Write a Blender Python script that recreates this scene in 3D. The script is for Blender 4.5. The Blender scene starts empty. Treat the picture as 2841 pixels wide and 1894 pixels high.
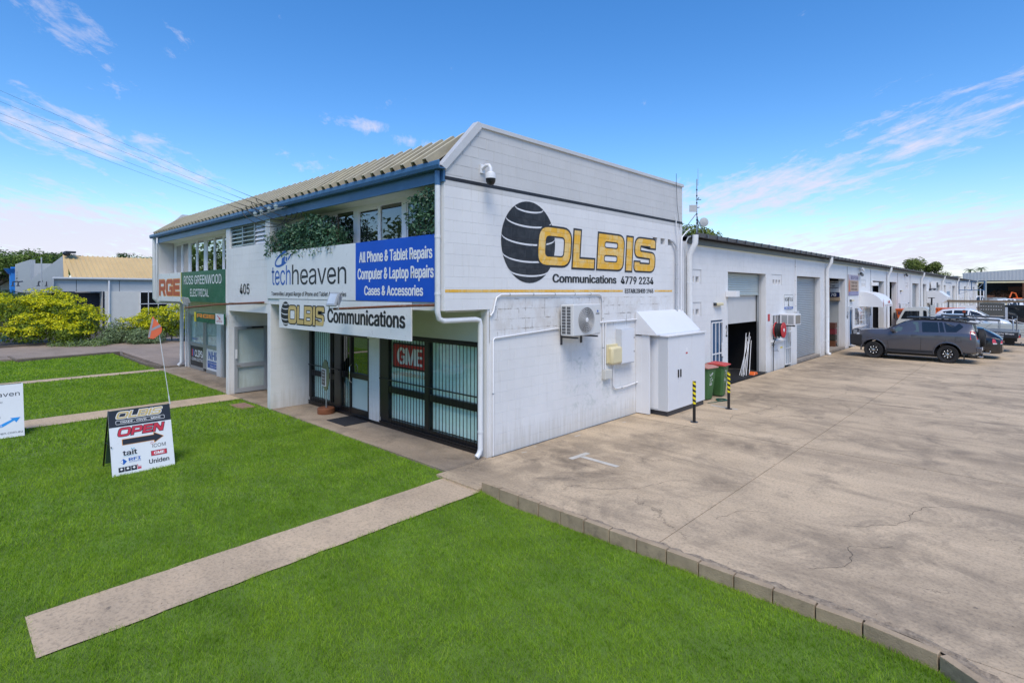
import bpy, math, random, os
import numpy as np
from mathutils import Matrix, Vector
S = bpy.context.scene
COL = S.collection
R_ = math.radians
rng = random.Random(7)

# ------------------------------------------------------------------ camera
cam_d = bpy.data.cameras.new("camera"); cam = bpy.data.objects.new("camera", cam_d); COL.objects.link(cam)
cam_d.sensor_width = 36.0; cam_d.lens = 36.0 * 1521.8 / 2841.0
cam_d.shift_y = -140.0 / 2841.0
cam_d.clip_start = 0.05; cam_d.clip_end = 3000
cam.location = (7.471, -7.2345, 3.15)
_az = math.atan(1451.5 / 1521.8)
cam.rotation_euler = (R_(90), 0, _az)
S.camera = cam
S.render.resolution_x = 1024; S.render.resolution_y = 682
S.view_settings.view_transform = 'Standard'; S.view_settings.look = 'None'
S.view_settings.exposure = 1.05; S.view_settings.gamma = 1.0
S.view_settings.use_curve_mapping = False

# ------------------------------------------------------------------ node helper
class NT:
    def __init__(s, tree):
        s.t = tree; s.n = tree.nodes; s.l = tree.links
    def new(s, typ, ins=None, **kw):
        nd = s.n.new(typ)
        for k, v in kw.items(): setattr(nd, k, v)
        if ins:
            for k, v in ins.items(): s.put(nd, k, v)
        return nd
    def put(s, nd, k, v):
        sock = nd.inputs[k]
        if isinstance(v, bpy.types.NodeSocket): s.l.new(v, sock)
        elif isinstance(v, bpy.types.Node): s.l.new(v.outputs[0], sock)
        else: sock.default_value = v
    def math(s, op, a, b=0.0, c=None, clamp=False):
        nd = s.new('ShaderNodeMath', {0: a, 1: b}, operation=op, use_clamp=clamp)
        if c is not None: s.put(nd, 2, c)
        return nd.outputs[0]
    def mix(s, f, a, b, blend='MIX'):
        nd = s.n.new('ShaderNodeMix'); nd.data_type = 'RGBA'; nd.blend_type = blend
        s.put(nd, 0, f)
        for i, v in ((6, a), (7, b)):
            if isinstance(v, (tuple, list)): nd.inputs[i].default_value = (*v[:3], 1)
            else: s.put(nd, i, v)
        return nd.outputs[2]
    def ramp(s, f, *stops, interp='LINEAR'):
        nd = s.n.new('ShaderNodeValToRGB'); s.put(nd, 0, f); cr = nd.color_ramp; cr.interpolation = interp
        while len(cr.elements) < len(stops): cr.elements.new(0.5)
        for e, (p, c) in zip(cr.elements, stops):
            e.position = p; e.color = (c, c, c, 1) if isinstance(c, (int, float)) else (*c[:3], 1)
        return nd.outputs[0]
    def noise(s, vec, scale, detail=4, rough=.55, dist=0.0):
        nd = s.new('ShaderNodeTexNoise', {'Scale': scale, 'Detail': detail, 'Roughness': rough, 'Distortion': dist})
        if vec is not None: s.put(nd, 'Vector', vec)
        return nd.outputs[0]
    def mapping(s, vec, scale=(1, 1, 1), loc=(0, 0, 0), rot=(0, 0, 0)):
        return s.new('ShaderNodeMapping', {'Vector': vec, 'Scale': scale, 'Location': loc, 'Rotation': rot}).outputs[0]
    def band(s, x, a, b, soft):
        u = s.new('ShaderNodeMapRange', {'Value': x, 'From Min': a - soft, 'From Max': a + soft}).outputs[0]
        v = s.new('ShaderNodeMapRange', {'Value': x, 'From Min': b + soft, 'From Max': b - soft}).outputs[0]
        return s.math('MULTIPLY', u, v)

def newmat(name):
    m = bpy.data.materials.new(name); m.use_nodes = True
    t = NT(m.node_tree); b = t.n['Principled BSDF']
    return m, t, b

def M(name, col, rough=.6, metal=0.0, var=.10, vs=2.5, bump=0.0, bs=120, spec=.5, coat=0.0, dirt=None, ds=5.0, pos='Object'):
    m, t, b = newmat(name)
    tc = t.new('ShaderNodeTexCoord').outputs['Object'] if pos == 'Object' else t.new('ShaderNodeNewGeometry').outputs['Position']
    n1 = t.noise(tc, vs, 5, .6)
    f = t.new('ShaderNodeMapRange', {'Value': n1, 'From Min': .25, 'From Max': .75, 'To Min': 1 - var, 'To Max': 1 + var}).outputs[0]
    c = t.mix(1.0, (*col, 1), t.new('ShaderNodeCombineXYZ', {0: f, 1: f, 2: f}).outputs[0], 'MULTIPLY')
    if dirt:
        n2 = t.ramp(t.noise(tc, ds, 6, .7), (.55, 0.0), (.75, 1.0))
        c = t.mix(t.math('MULTIPLY', n2, dirt[3] if len(dirt) > 3 else .6), c, dirt[:3])
    t.put(b, 'Base Color', c)
    r = t.new('ShaderNodeMapRange', {'Value': t.noise(tc, vs * 6, 3), 'To Min': max(0.02, rough - .08), 'To Max': min(1, rough + .08)}).outputs[0]
    t.put(b, 'Roughness', r)
    b.inputs['Metallic'].default_value = metal
    b.inputs['Specular IOR Level'].default_value = spec
    b.inputs['Coat Weight'].default_value = coat
    if bump:
        bp = t.new('ShaderNodeBump', {'Strength': bump, 'Distance': .01, 'Height': t.noise(tc, bs, 4, .6)})
        t.put(b, 'Normal', bp)
    return m

# ------------------------------------------------------------------ world: sky + thin cloud
SUN_DIR = Vector((0.40, -0.38, 0.84)).normalized()
w = bpy.data.worlds.new("World"); S.world = w; w.use_nodes = True
t = NT(w.node_tree); bg = t.n['Background']
sky = t.new('ShaderNodeTexSky', sky_type='NISHITA', sun_disc=False)
sky.sun_elevation = math.asin(SUN_DIR.z); sky.sun_rotation = math.atan2(SUN_DIR.x, SUN_DIR.y)
sky.air_density = 1.0; sky.dust_density = 0.4; sky.ozone_density = 2.2; sky.altitude = 0
d = t.new('ShaderNodeTexCoord').outputs['Generated']
sp = t.new('ShaderNodeSeparateXYZ', {0: d})
# direction rotated so that azimuth 0 is the middle of the view
el = t.math('ARCSINE', sp.outputs[2])
az = t.math('ARCTAN2', sp.outputs[0], sp.outputs[1])      # from +Y towards +X
az = t.math('ADD', az, _az)                                # 0 = camera forward
def blob(ax, ex, rx, ry, rot, amp):
    a0, e0, a1, e1 = R_(ax), R_(ex), R_(rx), R_(ry)
    u = t.math('SUBTRACT', az, a0); v = t.math('SUBTRACT', el, e0)
    c, s_ = math.cos(R_(rot)), math.sin(R_(rot))
    uu = t.math('DIVIDE', t.math('ADD', t.math('MULTIPLY', u, c), t.math('MULTIPLY', v, s_)), a1)
    vv = t.math('DIVIDE', t.math('SUBTRACT', t.math('MULTIPLY', v, c), t.math('MULTIPLY', u, s_)), e1)
    r2 = t.math('ADD', t.math('MULTIPLY', uu, uu), t.math('MULTIPLY', vv, vv))
    return t.math('MULTIPLY', t.math('EXPONENT', t.math('MULTIPLY', r2, -1.0)), amp)
blobs = [(-38.5, 12.5, 9, 2.4, -6, .50), (-31, 10.5, 4.5, 1.3, -12, .44), (-40, 21, 6, 4.0, -25, .30), (-15.2, 16.3, 3.6, .8, -4, .50), (-9.8, 15.0, 3.6, .7, -6, .46), (-12.5, 18.4, 2.0, .6, 20, .30),
         (-20, 11.8, 3.5, 1.1, 0, .34), (-24, 14.8, 2.5, .8, 0, .25), (-31, 21, 3, 2.0, 0, .14), (24, 9.2, 13, 2.9, 7, .60), (37.5, 13.0, 9.5, 3.0, 17, .46), (22, 12, 5, 1.2, 8, .25),
         (-40, 4.4, 15, 3.6, -3, .85), (38, 3.6, 24, 3.6, 4, .72), (-15, 3, 16, 1.6, 0, .12), (8, 14, 3, 1, 0, .12), (-19, 12.5, 5, 1.2, 0, .2)]
tot = None
for bl in blobs:
    b_ = blob(*bl); tot = b_ if tot is None else t.math('MAXIMUM', tot, b_)
pl = t.new('ShaderNodeVectorMath', {0: d, 1: t.new('ShaderNodeCombineXYZ', {0: t.math('ADD', sp.outputs[2], .12), 1: t.math('ADD', sp.outputs[2], .12), 2: 1.0}).outputs[0]}, operation='DIVIDE').outputs[0]
pl = t.mapping(pl, (1.0, 1.0, 0.0), rot=(0, 0, R_(38)))
pls = t.mapping(pl, (1.0, 2.6, 1.0))
nz = t.noise(pls, 3.2, 9, .66, .4)
nz2 = t.noise(t.mapping(pl, (3, 3.6, 1), loc=(3, 1, 0)), 2.6, 8, .72, .5)
nzz = t.math('ADD', t.math('MULTIPLY', nz, .65), t.math('MULTIPLY', nz2, .35))
cl = t.math('ADD', t.math('SUBTRACT', nzz, .63), t.math('MULTIPLY', tot, .50))
cl = t.new('ShaderNodeMapRange', {'Value': cl, 'From Min': 0.0, 'From Max': .22}).outputs[0]
cl = t.math('MULTIPLY', cl, .86)
hz = t.new('ShaderNodeMapRange', {'Value': el, 'From Min': R_(10), 'From Max': R_(-2), 'To Min': 0, 'To Max': .42}).outputs[0]
hsv = t.new('ShaderNodeHueSaturation', {'Hue': .504, 'Saturation': 1.34, 'Value': 1.0, 'Color': sky.outputs[0]}).outputs[0]
hsv = t.mix(1.0, hsv, (.98, 1.0, 1.03), 'MULTIPLY')
SKYV = 1.0
c1 = t.mix(hz, hsv, (2.9, 3.3, 4.7))
c2 = t.mix(cl, c1, (3.9, 3.8, 4.5))
t.put(bg, 'Color', c2); bg.inputs['Strength'].default_value = 0.10

sun_d = bpy.data.lights.new("sun", 'SUN'); sun = bpy.data.objects.new("sun", sun_d); COL.objects.link(sun)
sun_d.energy = 1.5; sun_d.angle = R_(30); sun_d.color = (1.0, .92, .80)
sun.rotation_euler = SUN_DIR.to_track_quat('Z', 'Y').to_euler(); sun.location = (10, -10, 30)

# ------------------------------------------------------------------ mesh builder
class MB:
    def __init__(s): s.v = []; s.f = []; s.m = []; s.cur = 0
    def add(s, vs, fs):
        o = len(s.v); s.v += [tuple(v) for v in vs]
        for f in fs: s.f.append(tuple(i + o for i in f)); s.m.append(s.cur)
        return s
    def box(s, x0, x1, y0, y1, z0, z1, Mx=None):
        if x0 > x1: x0, x1 = x1, x0
        if y0 > y1: y0, y1 = y1, y0
        if z0 > z1: z0, z1 = z1, z0
        vs = [(x0, y0, z0), (x1, y0, z0), (x1, y1, z0), (x0, y1, z0), (x0, y0, z1), (x1, y0, z1), (x1, y1, z1), (x0, y1, z1)]
        if Mx is not None: vs = [Mx @ Vector(v) for v in vs]
        return s.add(vs, [(0, 3, 2, 1), (4, 5, 6, 7), (0, 1, 5, 4), (1, 2, 6, 5), (2, 3, 7, 6), (3, 0, 4, 7)])
    def ring(s, p, d, r, n):
        d = Vector(d).normalized(); a = d.orthogonal().normalized()
        if abs(d.z) < .9: a = d.cross(Vector((0, 0, 1))).normalized()
        b = d.cross(a)
        return [Vector(p) + (a * math.cos(2 * math.pi * i / n) + b * math.sin(2 * math.pi * i / n)) * r for i in range(n)]
    def cyl(s, p0, p1, r, n=12, r1=None):
        p0 = Vector(p0); p1 = Vector(p1); d = p1 - p0; r1 = r if r1 is None else r1
        vs = s.ring(p0, d, r, n) + s.ring(p1, d, r1, n)
        fs = [(i, (i + 1) % n, n + (i + 1) % n, n + i) for i in range(n)]
        fs += [tuple(reversed(range(n))), tuple(range(n, 2 * n))]
        return s.add(vs, fs)
    def tube(s, pts, r, n=8, caps=True):
        pts = [Vector(p) for p in pts]; vs = []; fs = []; k = len(pts); prev = None
        rr = r if isinstance(r, (list, tuple)) else [r] * k
        for i, p in enumerate(pts):
            d = (pts[min(i + 1, k - 1)] - pts[max(i - 1, 0)])
            if d.length < 1e-9: d = Vector((0, 0, 1))
            d.normalize()
            if prev is None:
                a = d.orthogonal().normalized()
            else:
                a = (prev - d * prev.dot(d))
                a = a.normalized() if a.length > 1e-6 else d.orthogonal().normalized()
            prev = a; b = d.cross(a)
            vs += [p + (a * math.cos(2 * math.pi * j / n) + b * math.sin(2 * math.pi * j / n)) * rr[i] for j in range(n)]
        for i in range(k - 1):
            for j in range(n):
                fs.append((i * n + j, i * n + (j + 1) % n, (i + 1) * n + (j + 1) % n, (i + 1) * n + j))
        if caps: fs += [tuple(reversed(range(n))), tuple(range((k - 1) * n, k * n))]
        return s.add(vs, fs)
    def prism(s, poly, o, U, V, h):
        """poly in (u,v), extruded from o by h along U x V"""
        o = Vector(o); U = Vector(U); V = Vector(V); N = U.cross(V).normalized() * h; n = len(poly)
        a = [o + U * p[0] + V * p[1] for p in poly]
        return s.add(a + [p + N for p in a], [tuple(reversed(range(n))), tuple(range(n, 2 * n))] +
                     [(i, (i + 1) % n, n + (i + 1) % n, n + i) for i in range(n)])
    def lathe(s, prof, c, ax=(0, 0, 1), n=20, cap=True):
        c = Vector(c); ax = Vector(ax).normalized(); vs = []; fs = []; k = len(prof)
        for (r, h) in prof: vs += s.ring(c + ax * h, ax, max(r, 1e-4), n)
        for i in range(k - 1):
            for j in range(n): fs.append((i * n + j, i * n + (j + 1) % n, (i + 1) * n + (j + 1) % n, (i + 1) * n + j))
        if cap: fs += [tuple(reversed(range(n))), tuple(range((k - 1) * n, k * n))]
        return s.add(vs, fs)
    def ball(s, c, rx, ry, rz, n=12, m=8):
        vs = []; fs = []
        for i in range(m + 1):
            a = math.pi * i / m
            for j in range(n):
                b = 2 * math.pi * j / n
                vs.append((c[0] + rx * math.sin(a) * math.cos(b), c[1] + ry * math.sin(a) * math.sin(b), c[2] - rz * math.cos(a)))
        for i in range(m):
            for j in range(n): fs.append((i * n + j, i * n + (j + 1) % n, (i + 1) * n + (j + 1) % n, (i + 1) * n + j))
        return s.add(vs, fs)
    def mesh(s, name):
        me = bpy.data.meshes.new(name); me.from_pydata(s.v, [], s.f); me.update(); return me

def mk(name, me, mat, parent=None, smooth=None, bev=0, props=None):
    o = bpy.data.objects.new(name, me); COL.objects.link(o)
    if mat is not None and len(me.materials) == 0:
        for m_ in (mat if isinstance(mat, (list, tuple)) else [mat]): me.materials.append(m_)
    if smooth is not None:
        me.polygons.foreach_set('use_smooth', [True] * len(me.polygons)); me.set_sharp_from_angle(angle=R_(smooth))
    if parent is not None:
        o.parent = parent
        if parent.get('_w'): o.location = -parent.location
    if bev:
        b = o.modifiers.new('bevel', 'BEVEL'); b.width = bev; b.segments = 2; b.limit_method = 'ANGLE'; b.angle_limit = R_(40)
    if props:
        for k, v in props.items(): o[k] = v
    return o

def part(name, mb, mat, parent=None, smooth=None, bev=0, label=None, **kw):
    me = mb.mesh(name)
    if isinstance(mat, (list, tuple)) and any(mb.m): me.polygons.foreach_set('material_index', mb.m)
    o = mk(name, me, mat, parent, smooth, bev)
    if label: o['label'] = label
    for k, v in kw.items(): o[k] = v
    return o

def thing(name, label, cat, loc=(0, 0, 0), rz=0.0, group=None, world=True):
    o = bpy.data.objects.new(name, None); COL.objects.link(o); o.empty_display_size = .1
    o.location = loc; o.rotation_euler = (0, 0, rz); o['label'] = label; o['category'] = cat
    if group: o['group'] = group
    if world and rz == 0: o['_w'] = 1
    return o

def solo(name, mb, mat, label, cat, group=None, smooth=None, bev=0, **kw):
    o = part(name, mb, mat, None, smooth, bev, label=label, category=cat, **kw)
    if group: o['group'] = group
    return o

def struct(name, mb, mat, parent=None, smooth=None):
    o = part(name, mb, mat, parent, smooth)
    if parent is None: o['kind'] = 'structure'
    return o

def dup(root, loc, rz=None, label=None):
    def cp(o, par):
        c = o.copy(); COL.objects.link(c)
        if par is not None: c.parent = par
        for ch in [x for x in list(KIDS.get(o.name, []))]: cp(ch, c)
        return c
    KIDS = {}
    for x in bpy.data.objects:
        if x.parent: KIDS.setdefault(x.parent.name, []).append(x)
    r = cp(root, None); r.location = loc
    if rz is not None: r.rotation_euler = (0, 0, rz)
    if label: r['label'] = label
    return r

# ------------------------------------------------------------------ flat lettering and shapes
PL = {'front': (Vector((1, 0, 0)), Vector((0, 0, 1))), 'side': (Vector((0, 1, 0)), Vector((0, 0, 1)))}
def frame(plane):
    U, V = PL[plane] if isinstance(plane, str) else plane
    return Vector(U), Vector(V)
try:
    FONT = bpy.data.fonts.load(os.path.join(bpy.utils.system_resource('DATAFILES'), 'fonts', 'Inter.woff2'))   # Blender's own interface font
except Exception:
    FONT = None
def curve_mesh(cd):
    ob = bpy.data.objects.new('tmp', cd); COL.objects.link(ob)
    dg = bpy.context.evaluated_depsgraph_get()
    me = bpy.data.meshes.new_from_object(ob.evaluated_get(dg))
    bpy.data.objects.remove(ob); bpy.data.curves.remove(cd)
    return me
def place(me, plane, org, off, aff=None):
    """mesh in xy -> world plane through org, off metres proud along U x V"""
    U, V = frame(plane); N = U.normalized().cross(V.normalized())
    n = len(me.vertices); co = np.empty(n * 3, dtype=np.float32); me.vertices.foreach_get('co', co); co = co.reshape(-1, 3)
    if aff is not None: co[:, :2] = aff(co[:, :2])
    o = Vector(org)
    W = np.array([list(U), list(V)]); out = co[:, :2] @ W + np.array(list(o + N * off))
    me.vertices.foreach_set('co', out.astype(np.float32).ravel()); me.update()
def text(body, box, mat, parent, plane, org, off=.004, bold=0.0, shear=0.0, sp=1.0, align='CENTER', name='lettering', arc=None):
    fat = bold * 1.5 if bold >= .008 else 0.0; bold = 0.0
    cd = bpy.data.curves.new('t', 'FONT'); cd.body = body; cd.size = 1; cd.font = FONT or cd.font; cd.offset = bold; cd.shear = shear
    cd.space_character = sp; cd.align_x = align; cd.resolution_u = 3; cd.fill_mode = 'FRONT' if hasattr(cd, 'fill_mode') else cd.fill_mode
    me = curve_mesh(cd); me.materials.clear()
    if fat:
        n = len(me.vertices); co = np.empty(n * 3, dtype=np.float32); me.vertices.foreach_get('co', co); co = co.reshape(-1, 3); fs = [tuple(p.vertices) for p in me.polygons]
        V = []; F = []; k = 5; ev = fat * .35
        for j in range(k):
            c_ = co.copy(); c_[:, 0] += fat * (2 * j / (k - 1) - 1) * .5; c_[:, 1] += ev * ((j % 2) - .5); V += [tuple(v) for v in c_]; F += [tuple(i + j * n for i in f) for f in fs]
        lay = np.repeat(np.arange(k) * .0003, n); me = bpy.data.meshes.new(name); me.from_pydata(V, [], F); me.update()
    else: lay = None
    n = len(me.vertices); co = np.empty(n * 3, dtype=np.float32); me.vertices.foreach_get('co', co); co = co.reshape(-1, 3)
    a = co[:, :2].min(0); b = co[:, :2].max(0)
    u0, u1, v0, v1 = box
    def aff(p):
        q = (p - a) / (b - a); q = q * [u1 - u0, v1 - v0] + [u0, v0]
        return q
    place(me, plane, org, off, aff)
    if lay is not None:
        U_, V_ = frame(plane); N_ = U_.normalized().cross(V_.normalized()); co = np.empty(n * 3, dtype=np.float32); me.vertices.foreach_get('co', co); co = co.reshape(-1, 3) + lay[:, None] * np.array(list(N_)); me.vertices.foreach_set('co', co.astype(np.float32).ravel()); me.update()
    me.materials.append(mat)
    return mk(name, me, None, parent)
def polys(loops, mat, parent, plane, org, off=.004, name='marking', label=None):
    cd = bpy.data.curves.new('c', 'CURVE'); cd.dimensions = '2D'; cd.fill_mode = 'BOTH'
    for lp in loops:
        s = cd.splines.new('POLY'); s.points.add(len(lp) - 1)
        for p, q in zip(s.points, lp): p.co = (q[0], q[1], 0, 1)
        s.use_cyclic_u = True
    me = curve_mesh(cd); place(me, plane, org, off); me.materials.clear(); me.materials.append(mat)
    o = mk(name, me, None, parent)
    if label: o['label'] = label
    return o
def rpoly(pts, seg=5):
    """pts: (x,y,r) rounded polygon"""
    out = []; n = len(pts)
    for i in range(n):
        x, y, r = pts[i]
        if r <= 0: out.append((x, y)); continue
        p = Vector((x, y)); a = Vector(pts[i - 1][:2]) - p; b = Vector(pts[(i + 1) % n][:2]) - p
        la, lb = a.length, b.length; a.normalize(); b.normalize()
        r_ = min(r, la * .499, lb * .499)
        p0 = p + a * r_; p1 = p + b * r_
        for k in range(seg + 1):
            q = k / seg
            c = p0 * (1 - q) ** 2 + p * 2 * q * (1 - q) + p1 * q * q
            out.append((c.x, c.y))
    return out
def offs(poly, d):
    n = len(poly); A = sum(poly[i][0] * poly[(i + 1) % n][1] - poly[(i + 1) % n][0] * poly[i][1] for i in range(n))
    out = []; sg = 1 if A > 0 else -1
    for i in range(n):
        p0 = Vector(poly[i - 1]); p = Vector(poly[i]); p1 = Vector(poly[(i + 1) % n])
        if (p - p0).length < 1e-6 or (p1 - p).length < 1e-6: continue
        e0 = (p - p0).normalized(); e1 = (p1 - p).normalized()
        n0 = Vector((e0.y, -e0.x)) * sg; n1 = Vector((e1.y, -e1.x)) * sg
        m_ = (n0 + n1)
        if m_.length < 1e-6: continue
        m_.normalize(); k = d / max(.35, m_.dot(n0)); out.append((p.x + m_.x * k, p.y + m_.y * k))
    return out
def RR(x0, y0, x1, y1, r): return rpoly([(x0, y0, r), (x1, y0, r), (x1, y1, r), (x0, y1, r)])
# wide block capitals on a unit-high grid: (outer loops, hole loops), width
T_ = .255
GL = {
 'O': ([RR(0, 0, 1.28, 1, .34)], [RR(T_, .22, 1.28 - T_, .78, .14)], 1.28),
 'L': ([[(0, 0), (.95, 0), (.95, .24), (.27, .24), (.27, 1), (0, 1)]], [], .95),
 'B': ([rpoly([(0, 0, 0), (1.14, 0, .26), (1.14, .5, .12), (1.14, 1, .26), (0, 1, 0)])], [RR(.27, .2, .87, .41, .09), RR(.27, .60, .87, .80, .09)], 1.14),
 'I': ([[(0, 0), (.28, 0), (.28, 1), (0, 1)]], [], .28),
 'S': ([rpoly([(0, 0, .24), (1.1, 0, .26), (1.1, .56, .20), (.27, .59, .05), (.27, .79, .05), (.83, .79, .05), (.83, .74, 0), (1.1, .74, 0), (1.1, 1, .24),
               (0, 1, .26), (0, .44, .20), (.83, .41, .05), (.83, .21, .05), (.27, .21, .05), (.27, .26, 0), (0, .26, 0)])], [], 1.1),
 'P': ([rpoly([(0, 0, 0), (.27, 0, 0), (.27, .3, 0), (1.1, .3, .26), (1.1, 1, .26), (0, 1, 0)])], [RR(.27, .52, .84, .78, .09)], 1.1),
 'E': ([[(0, 0), (1.0, 0), (1.0, .22), (.27, .22), (.27, .39), (.95, .39), (.95, .61), (.27, .61), (.27, .78), (1.0, .78), (1.0, 1), (0, 1)]], [], 1.0),
 'N': ([[(0, 0), (.27, 0), (.27, .62), (.78, 0), (1.12, 0), (1.12, 1), (.85, 1), (.85, .38), (.34, 1), (0, 1)]], [], 1.12),
 'R': ([rpoly([(0, 0, 0), (.27, 0, 0), (.27, .32, 0), (.6, .32, 0), (.82, 0, 0), (1.15, 0, 0), (.9, .36, 0), (1.1, .36, .18), (1.1, 1, .26), (0, 1, 0)])], [RR(.27, .54, .84, .78, .09)], 1.15),
 'G': ([rpoly([(0, 0, .3), (1.1, 0, .1), (1.1, .55, 0), (.55, .55, 0), (.55, .36, 0), (.83, .36, 0), (.83, .22, 0), (.27, .22, .06), (.27, .78, .06), (.83, .78, 0), (.83, .68, 0), (1.1, .68, 0), (1.1, 1, .28), (0, 1, .3)])], [], 1.1),
 'M': ([[(0, 0), (.27, 0), (.27, .6), (.6, .1), (.74, .1), (1.07, .6), (1.07, 0), (1.34, 0), (1.34, 1), (1.0, 1), (.67, .5), (.34, 1), (0, 1)]], [], 1.34),
}
def word(wd, box, fill, line, parent, plane, org, off=.004, shear=.0, gap=.12, lw=.06, name='lettering', offf=None):
    u0, u1, v0, v1 = box; tw = sum(GL[c][2] for c in wd) + gap * (len(wd) - 1); x = 0.0
    sh = shear; H_ = v1 - v0; sx = (u1 - u0) / (tw + sh)
    for c in wd:
        o_, h_, wc = GL[c]
        tr = lambda lp: [(u0 + (x + q[0] + sh * q[1]) * sx, v0 + q[1] * H_) for q in lp]
        O = [tr(l) for l in o_]; Hh = [tr(l) for l in h_]
        if line is not None:
            e = lw * H_
            polys([offs(l, e) for l in O] + [offs(l, -e * .7) for l in Hh], line, parent, plane, org, off, name)
        polys(O + Hh, fill, parent, plane, org, off + .002, name)
        x += wc + gap
def globe(c, a, b, dark, white, parent, plane, org, off, lats=(58, 33, 8, -17, -43), rw=.03, cut=None):
    n = 48; lp = [(c[0] + a * math.cos(2 * math.pi * i / n), c[1] + b * math.sin(2 * math.pi * i / n)) for i in range(n)]
    polys([lp], dark, parent, plane, org, off, 'globe_emblem')
    for la in lats:
        cl_ = math.cos(R_(la)); z = c[1] + b * math.sin(R_(la)); sag = b * .20 * cl_; m = 18; up = []; lo = []
        for i in range(m + 1):
            th = math.pi + math.pi * i / m
            x = c[0] + a * cl_ * math.cos(th) * .995; y = z + sag * math.sin(th)
            wv = rw * (.55 + .45 * math.sin(math.pi * i / m)); up.append((x, y + wv * .5)); lo.append((x, y - wv * .5))
        polys([up + lo[::-1]], white, parent, plane, org, off + .001, 'globe_band')

# ------------------------------------------------------------------ block walls
_bm = {}
def block_mesh(uw, h, mat, key):
    k = (round(uw, 3), round(h, 3), key)
    if k in _bm: return _bm[k]
    g = .0010; e = .0024; D = -.0042; mb = MB()
    a = [(g, 0, g), (uw - g, 0, g), (uw - g, 0, h - g), (g, 0, h - g)]
    b = [(g + e, D, g + e), (uw - g - e, D, g + e), (uw - g - e, D, h - g - e), (g + e, D, h - g - e)]
    mb.add(a + b, [(4, 5, 6, 7), (0, 1, 5, 4), (1, 2, 6, 5), (2, 3, 7, 6), (3, 0, 4, 7)])
    me = mb.mesh('block'); me.materials.append(mat); _bm[k] = me
    return me
def clip(poly, a, b, c):
    out = []
    for i in range(len(poly)):
        p, q = poly[i - 1], poly[i]; dp = a * p[0] + b * p[1] - c; dq = a * q[0] + b * q[1] - c
        if (dp >= 0) != (dq >= 0):
            s_ = dp / (dp - dq); out.append((p[0] + (q[0] - p[0]) * s_, p[1] + (q[1] - p[1]) * s_))
        if dq >= 0: out.append(q)
    return out
def blockwall(parent, org, U, u0, u1, z0, z1, holes, matf, budget, halfplane=None, L=.4, Hc=.2, phase=0.0, score=None):
    """Blocks laid in running bond on the plane through org along U, facing out = U x up."""
    U = Vector(U).normalized(); Z = Vector((0, 0, 1)); Nn = U.cross(Z)
    # local axes: x->U, y->into the wall, z->Z
    Mx = Matrix(((U.x, -Nn.x, 0, org[0]), (U.y, -Nn.y, 0, org[1]), (0, 0, 1, org[2]), (0, 0, 0, 1)))
    items = []; r = 0; z = z0
    while z < z1 - .01:
        h = min(Hc, z1 - z); zc = z + h / 2
        iv = [(u0, u1)]
        for (a, b, c, d_) in holes:
            if c < zc < d_:
                nv = []
                for (p, q) in iv:
                    if b <= p or a >= q: nv.append((p, q)); continue
                    if a > p + .02: nv.append((p, a))
                    if b < q - .02: nv.append((b, q))
                iv = nv
        row = int(round(z / Hc)); st = phase + (L / 2 if row % 2 else 0)
        for (p, q) in iv:
            k = math.floor((p - st) / L); x = st + k * L
            while x < q - 1e-4:
                a = max(x, p); b = min(x + L, q)
                if b - a > .03: items.append((a, b, z, z + h))
                x += L
        z += h; r += 1
    cp = Vector((7.47, -7.23, 3.15))
    def sc(it):
        P_ = Vector(org) + U * ((it[0] + it[1]) / 2) + Z * ((it[2] + it[3]) / 2)
        return (P_ - cp).length
    items.sort(key=sc)
    rest = {}
    nb = 0
    for it in items:
        a, b, c, d_ = it; mat = matf((a + b) / 2, (c + d_) / 2)
        poly = None
        if halfplane:
            poly = [(a, c), (b, c), (b, d_), (a, d_)]; full = 4
            for hp in halfplane: 
                poly = clip(poly, *hp)
                if len(poly) < 3: break
            if len(poly) < 3: continue
            us = [q[0] for q in poly]; 
            if max(us) - min(us) < .03: continue
            if len(poly) == 4 and abs(min(us) - a) < 1e-6 and abs(max(us) - b) < 1e-6 and all(any(abs(q[0] - x) < 1e-6 and abs(q[1] - y) < 1e-6 for q in poly) for x, y in ((a, c), (b, c), (b, d_), (a, d_))): poly = None
        if nb < budget and poly is None:
            o = bpy.data.objects.new('block', block_mesh(b - a, d_ - c, mat, mat.name)); COL.objects.link(o)
            o.parent = parent; o.matrix_local = (Matrix.Translation(-parent.location) if parent.get('_w') else Matrix.Identity(4)) @ Mx @ Matrix.Translation((a, 0, c)); nb += 1
        else:
            mb = rest.setdefault(mat.name, (MB(), mat))[0]
            if poly is None:
                g = .0010; e = .0024; D = -.0042
                A = [(a + g, 0, c + g), (b - g, 0, c + g), (b - g, 0, d_ - g), (a + g, 0, d_ - g)]
                B = [(a + g + e, D, c + g + e), (b - g - e, D, c + g + e), (b - g - e, D, d_ - g - e), (a + g + e, D, d_ - g - e)]
            else:
                cx_ = sum(q[0] for q in poly) / len(poly); cz_ = sum(q[1] for q in poly) / len(poly)
                sh = lambda q, k: (q[0] + (cx_ - q[0]) * k, q[1] + (cz_ - q[1]) * k)
                A = [(sh(q, .012)[0], 0, sh(q, .012)[1]) for q in poly]; B = [(sh(q, .035)[0], -.007, sh(q, .035)[1]) for q in poly]
            n = len(A); vs = [Mx @ Vector(v) for v in A + B]
            mb.add(vs, [tuple(range(n, 2 * n))] + [(i, (i + 1) % n, n + (i + 1) % n, n + i) for i in range(n)])
    for mb, mat in rest.values():
        if mb.f: part('blocks', mb, mat, parent, kind='stuff')
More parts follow.
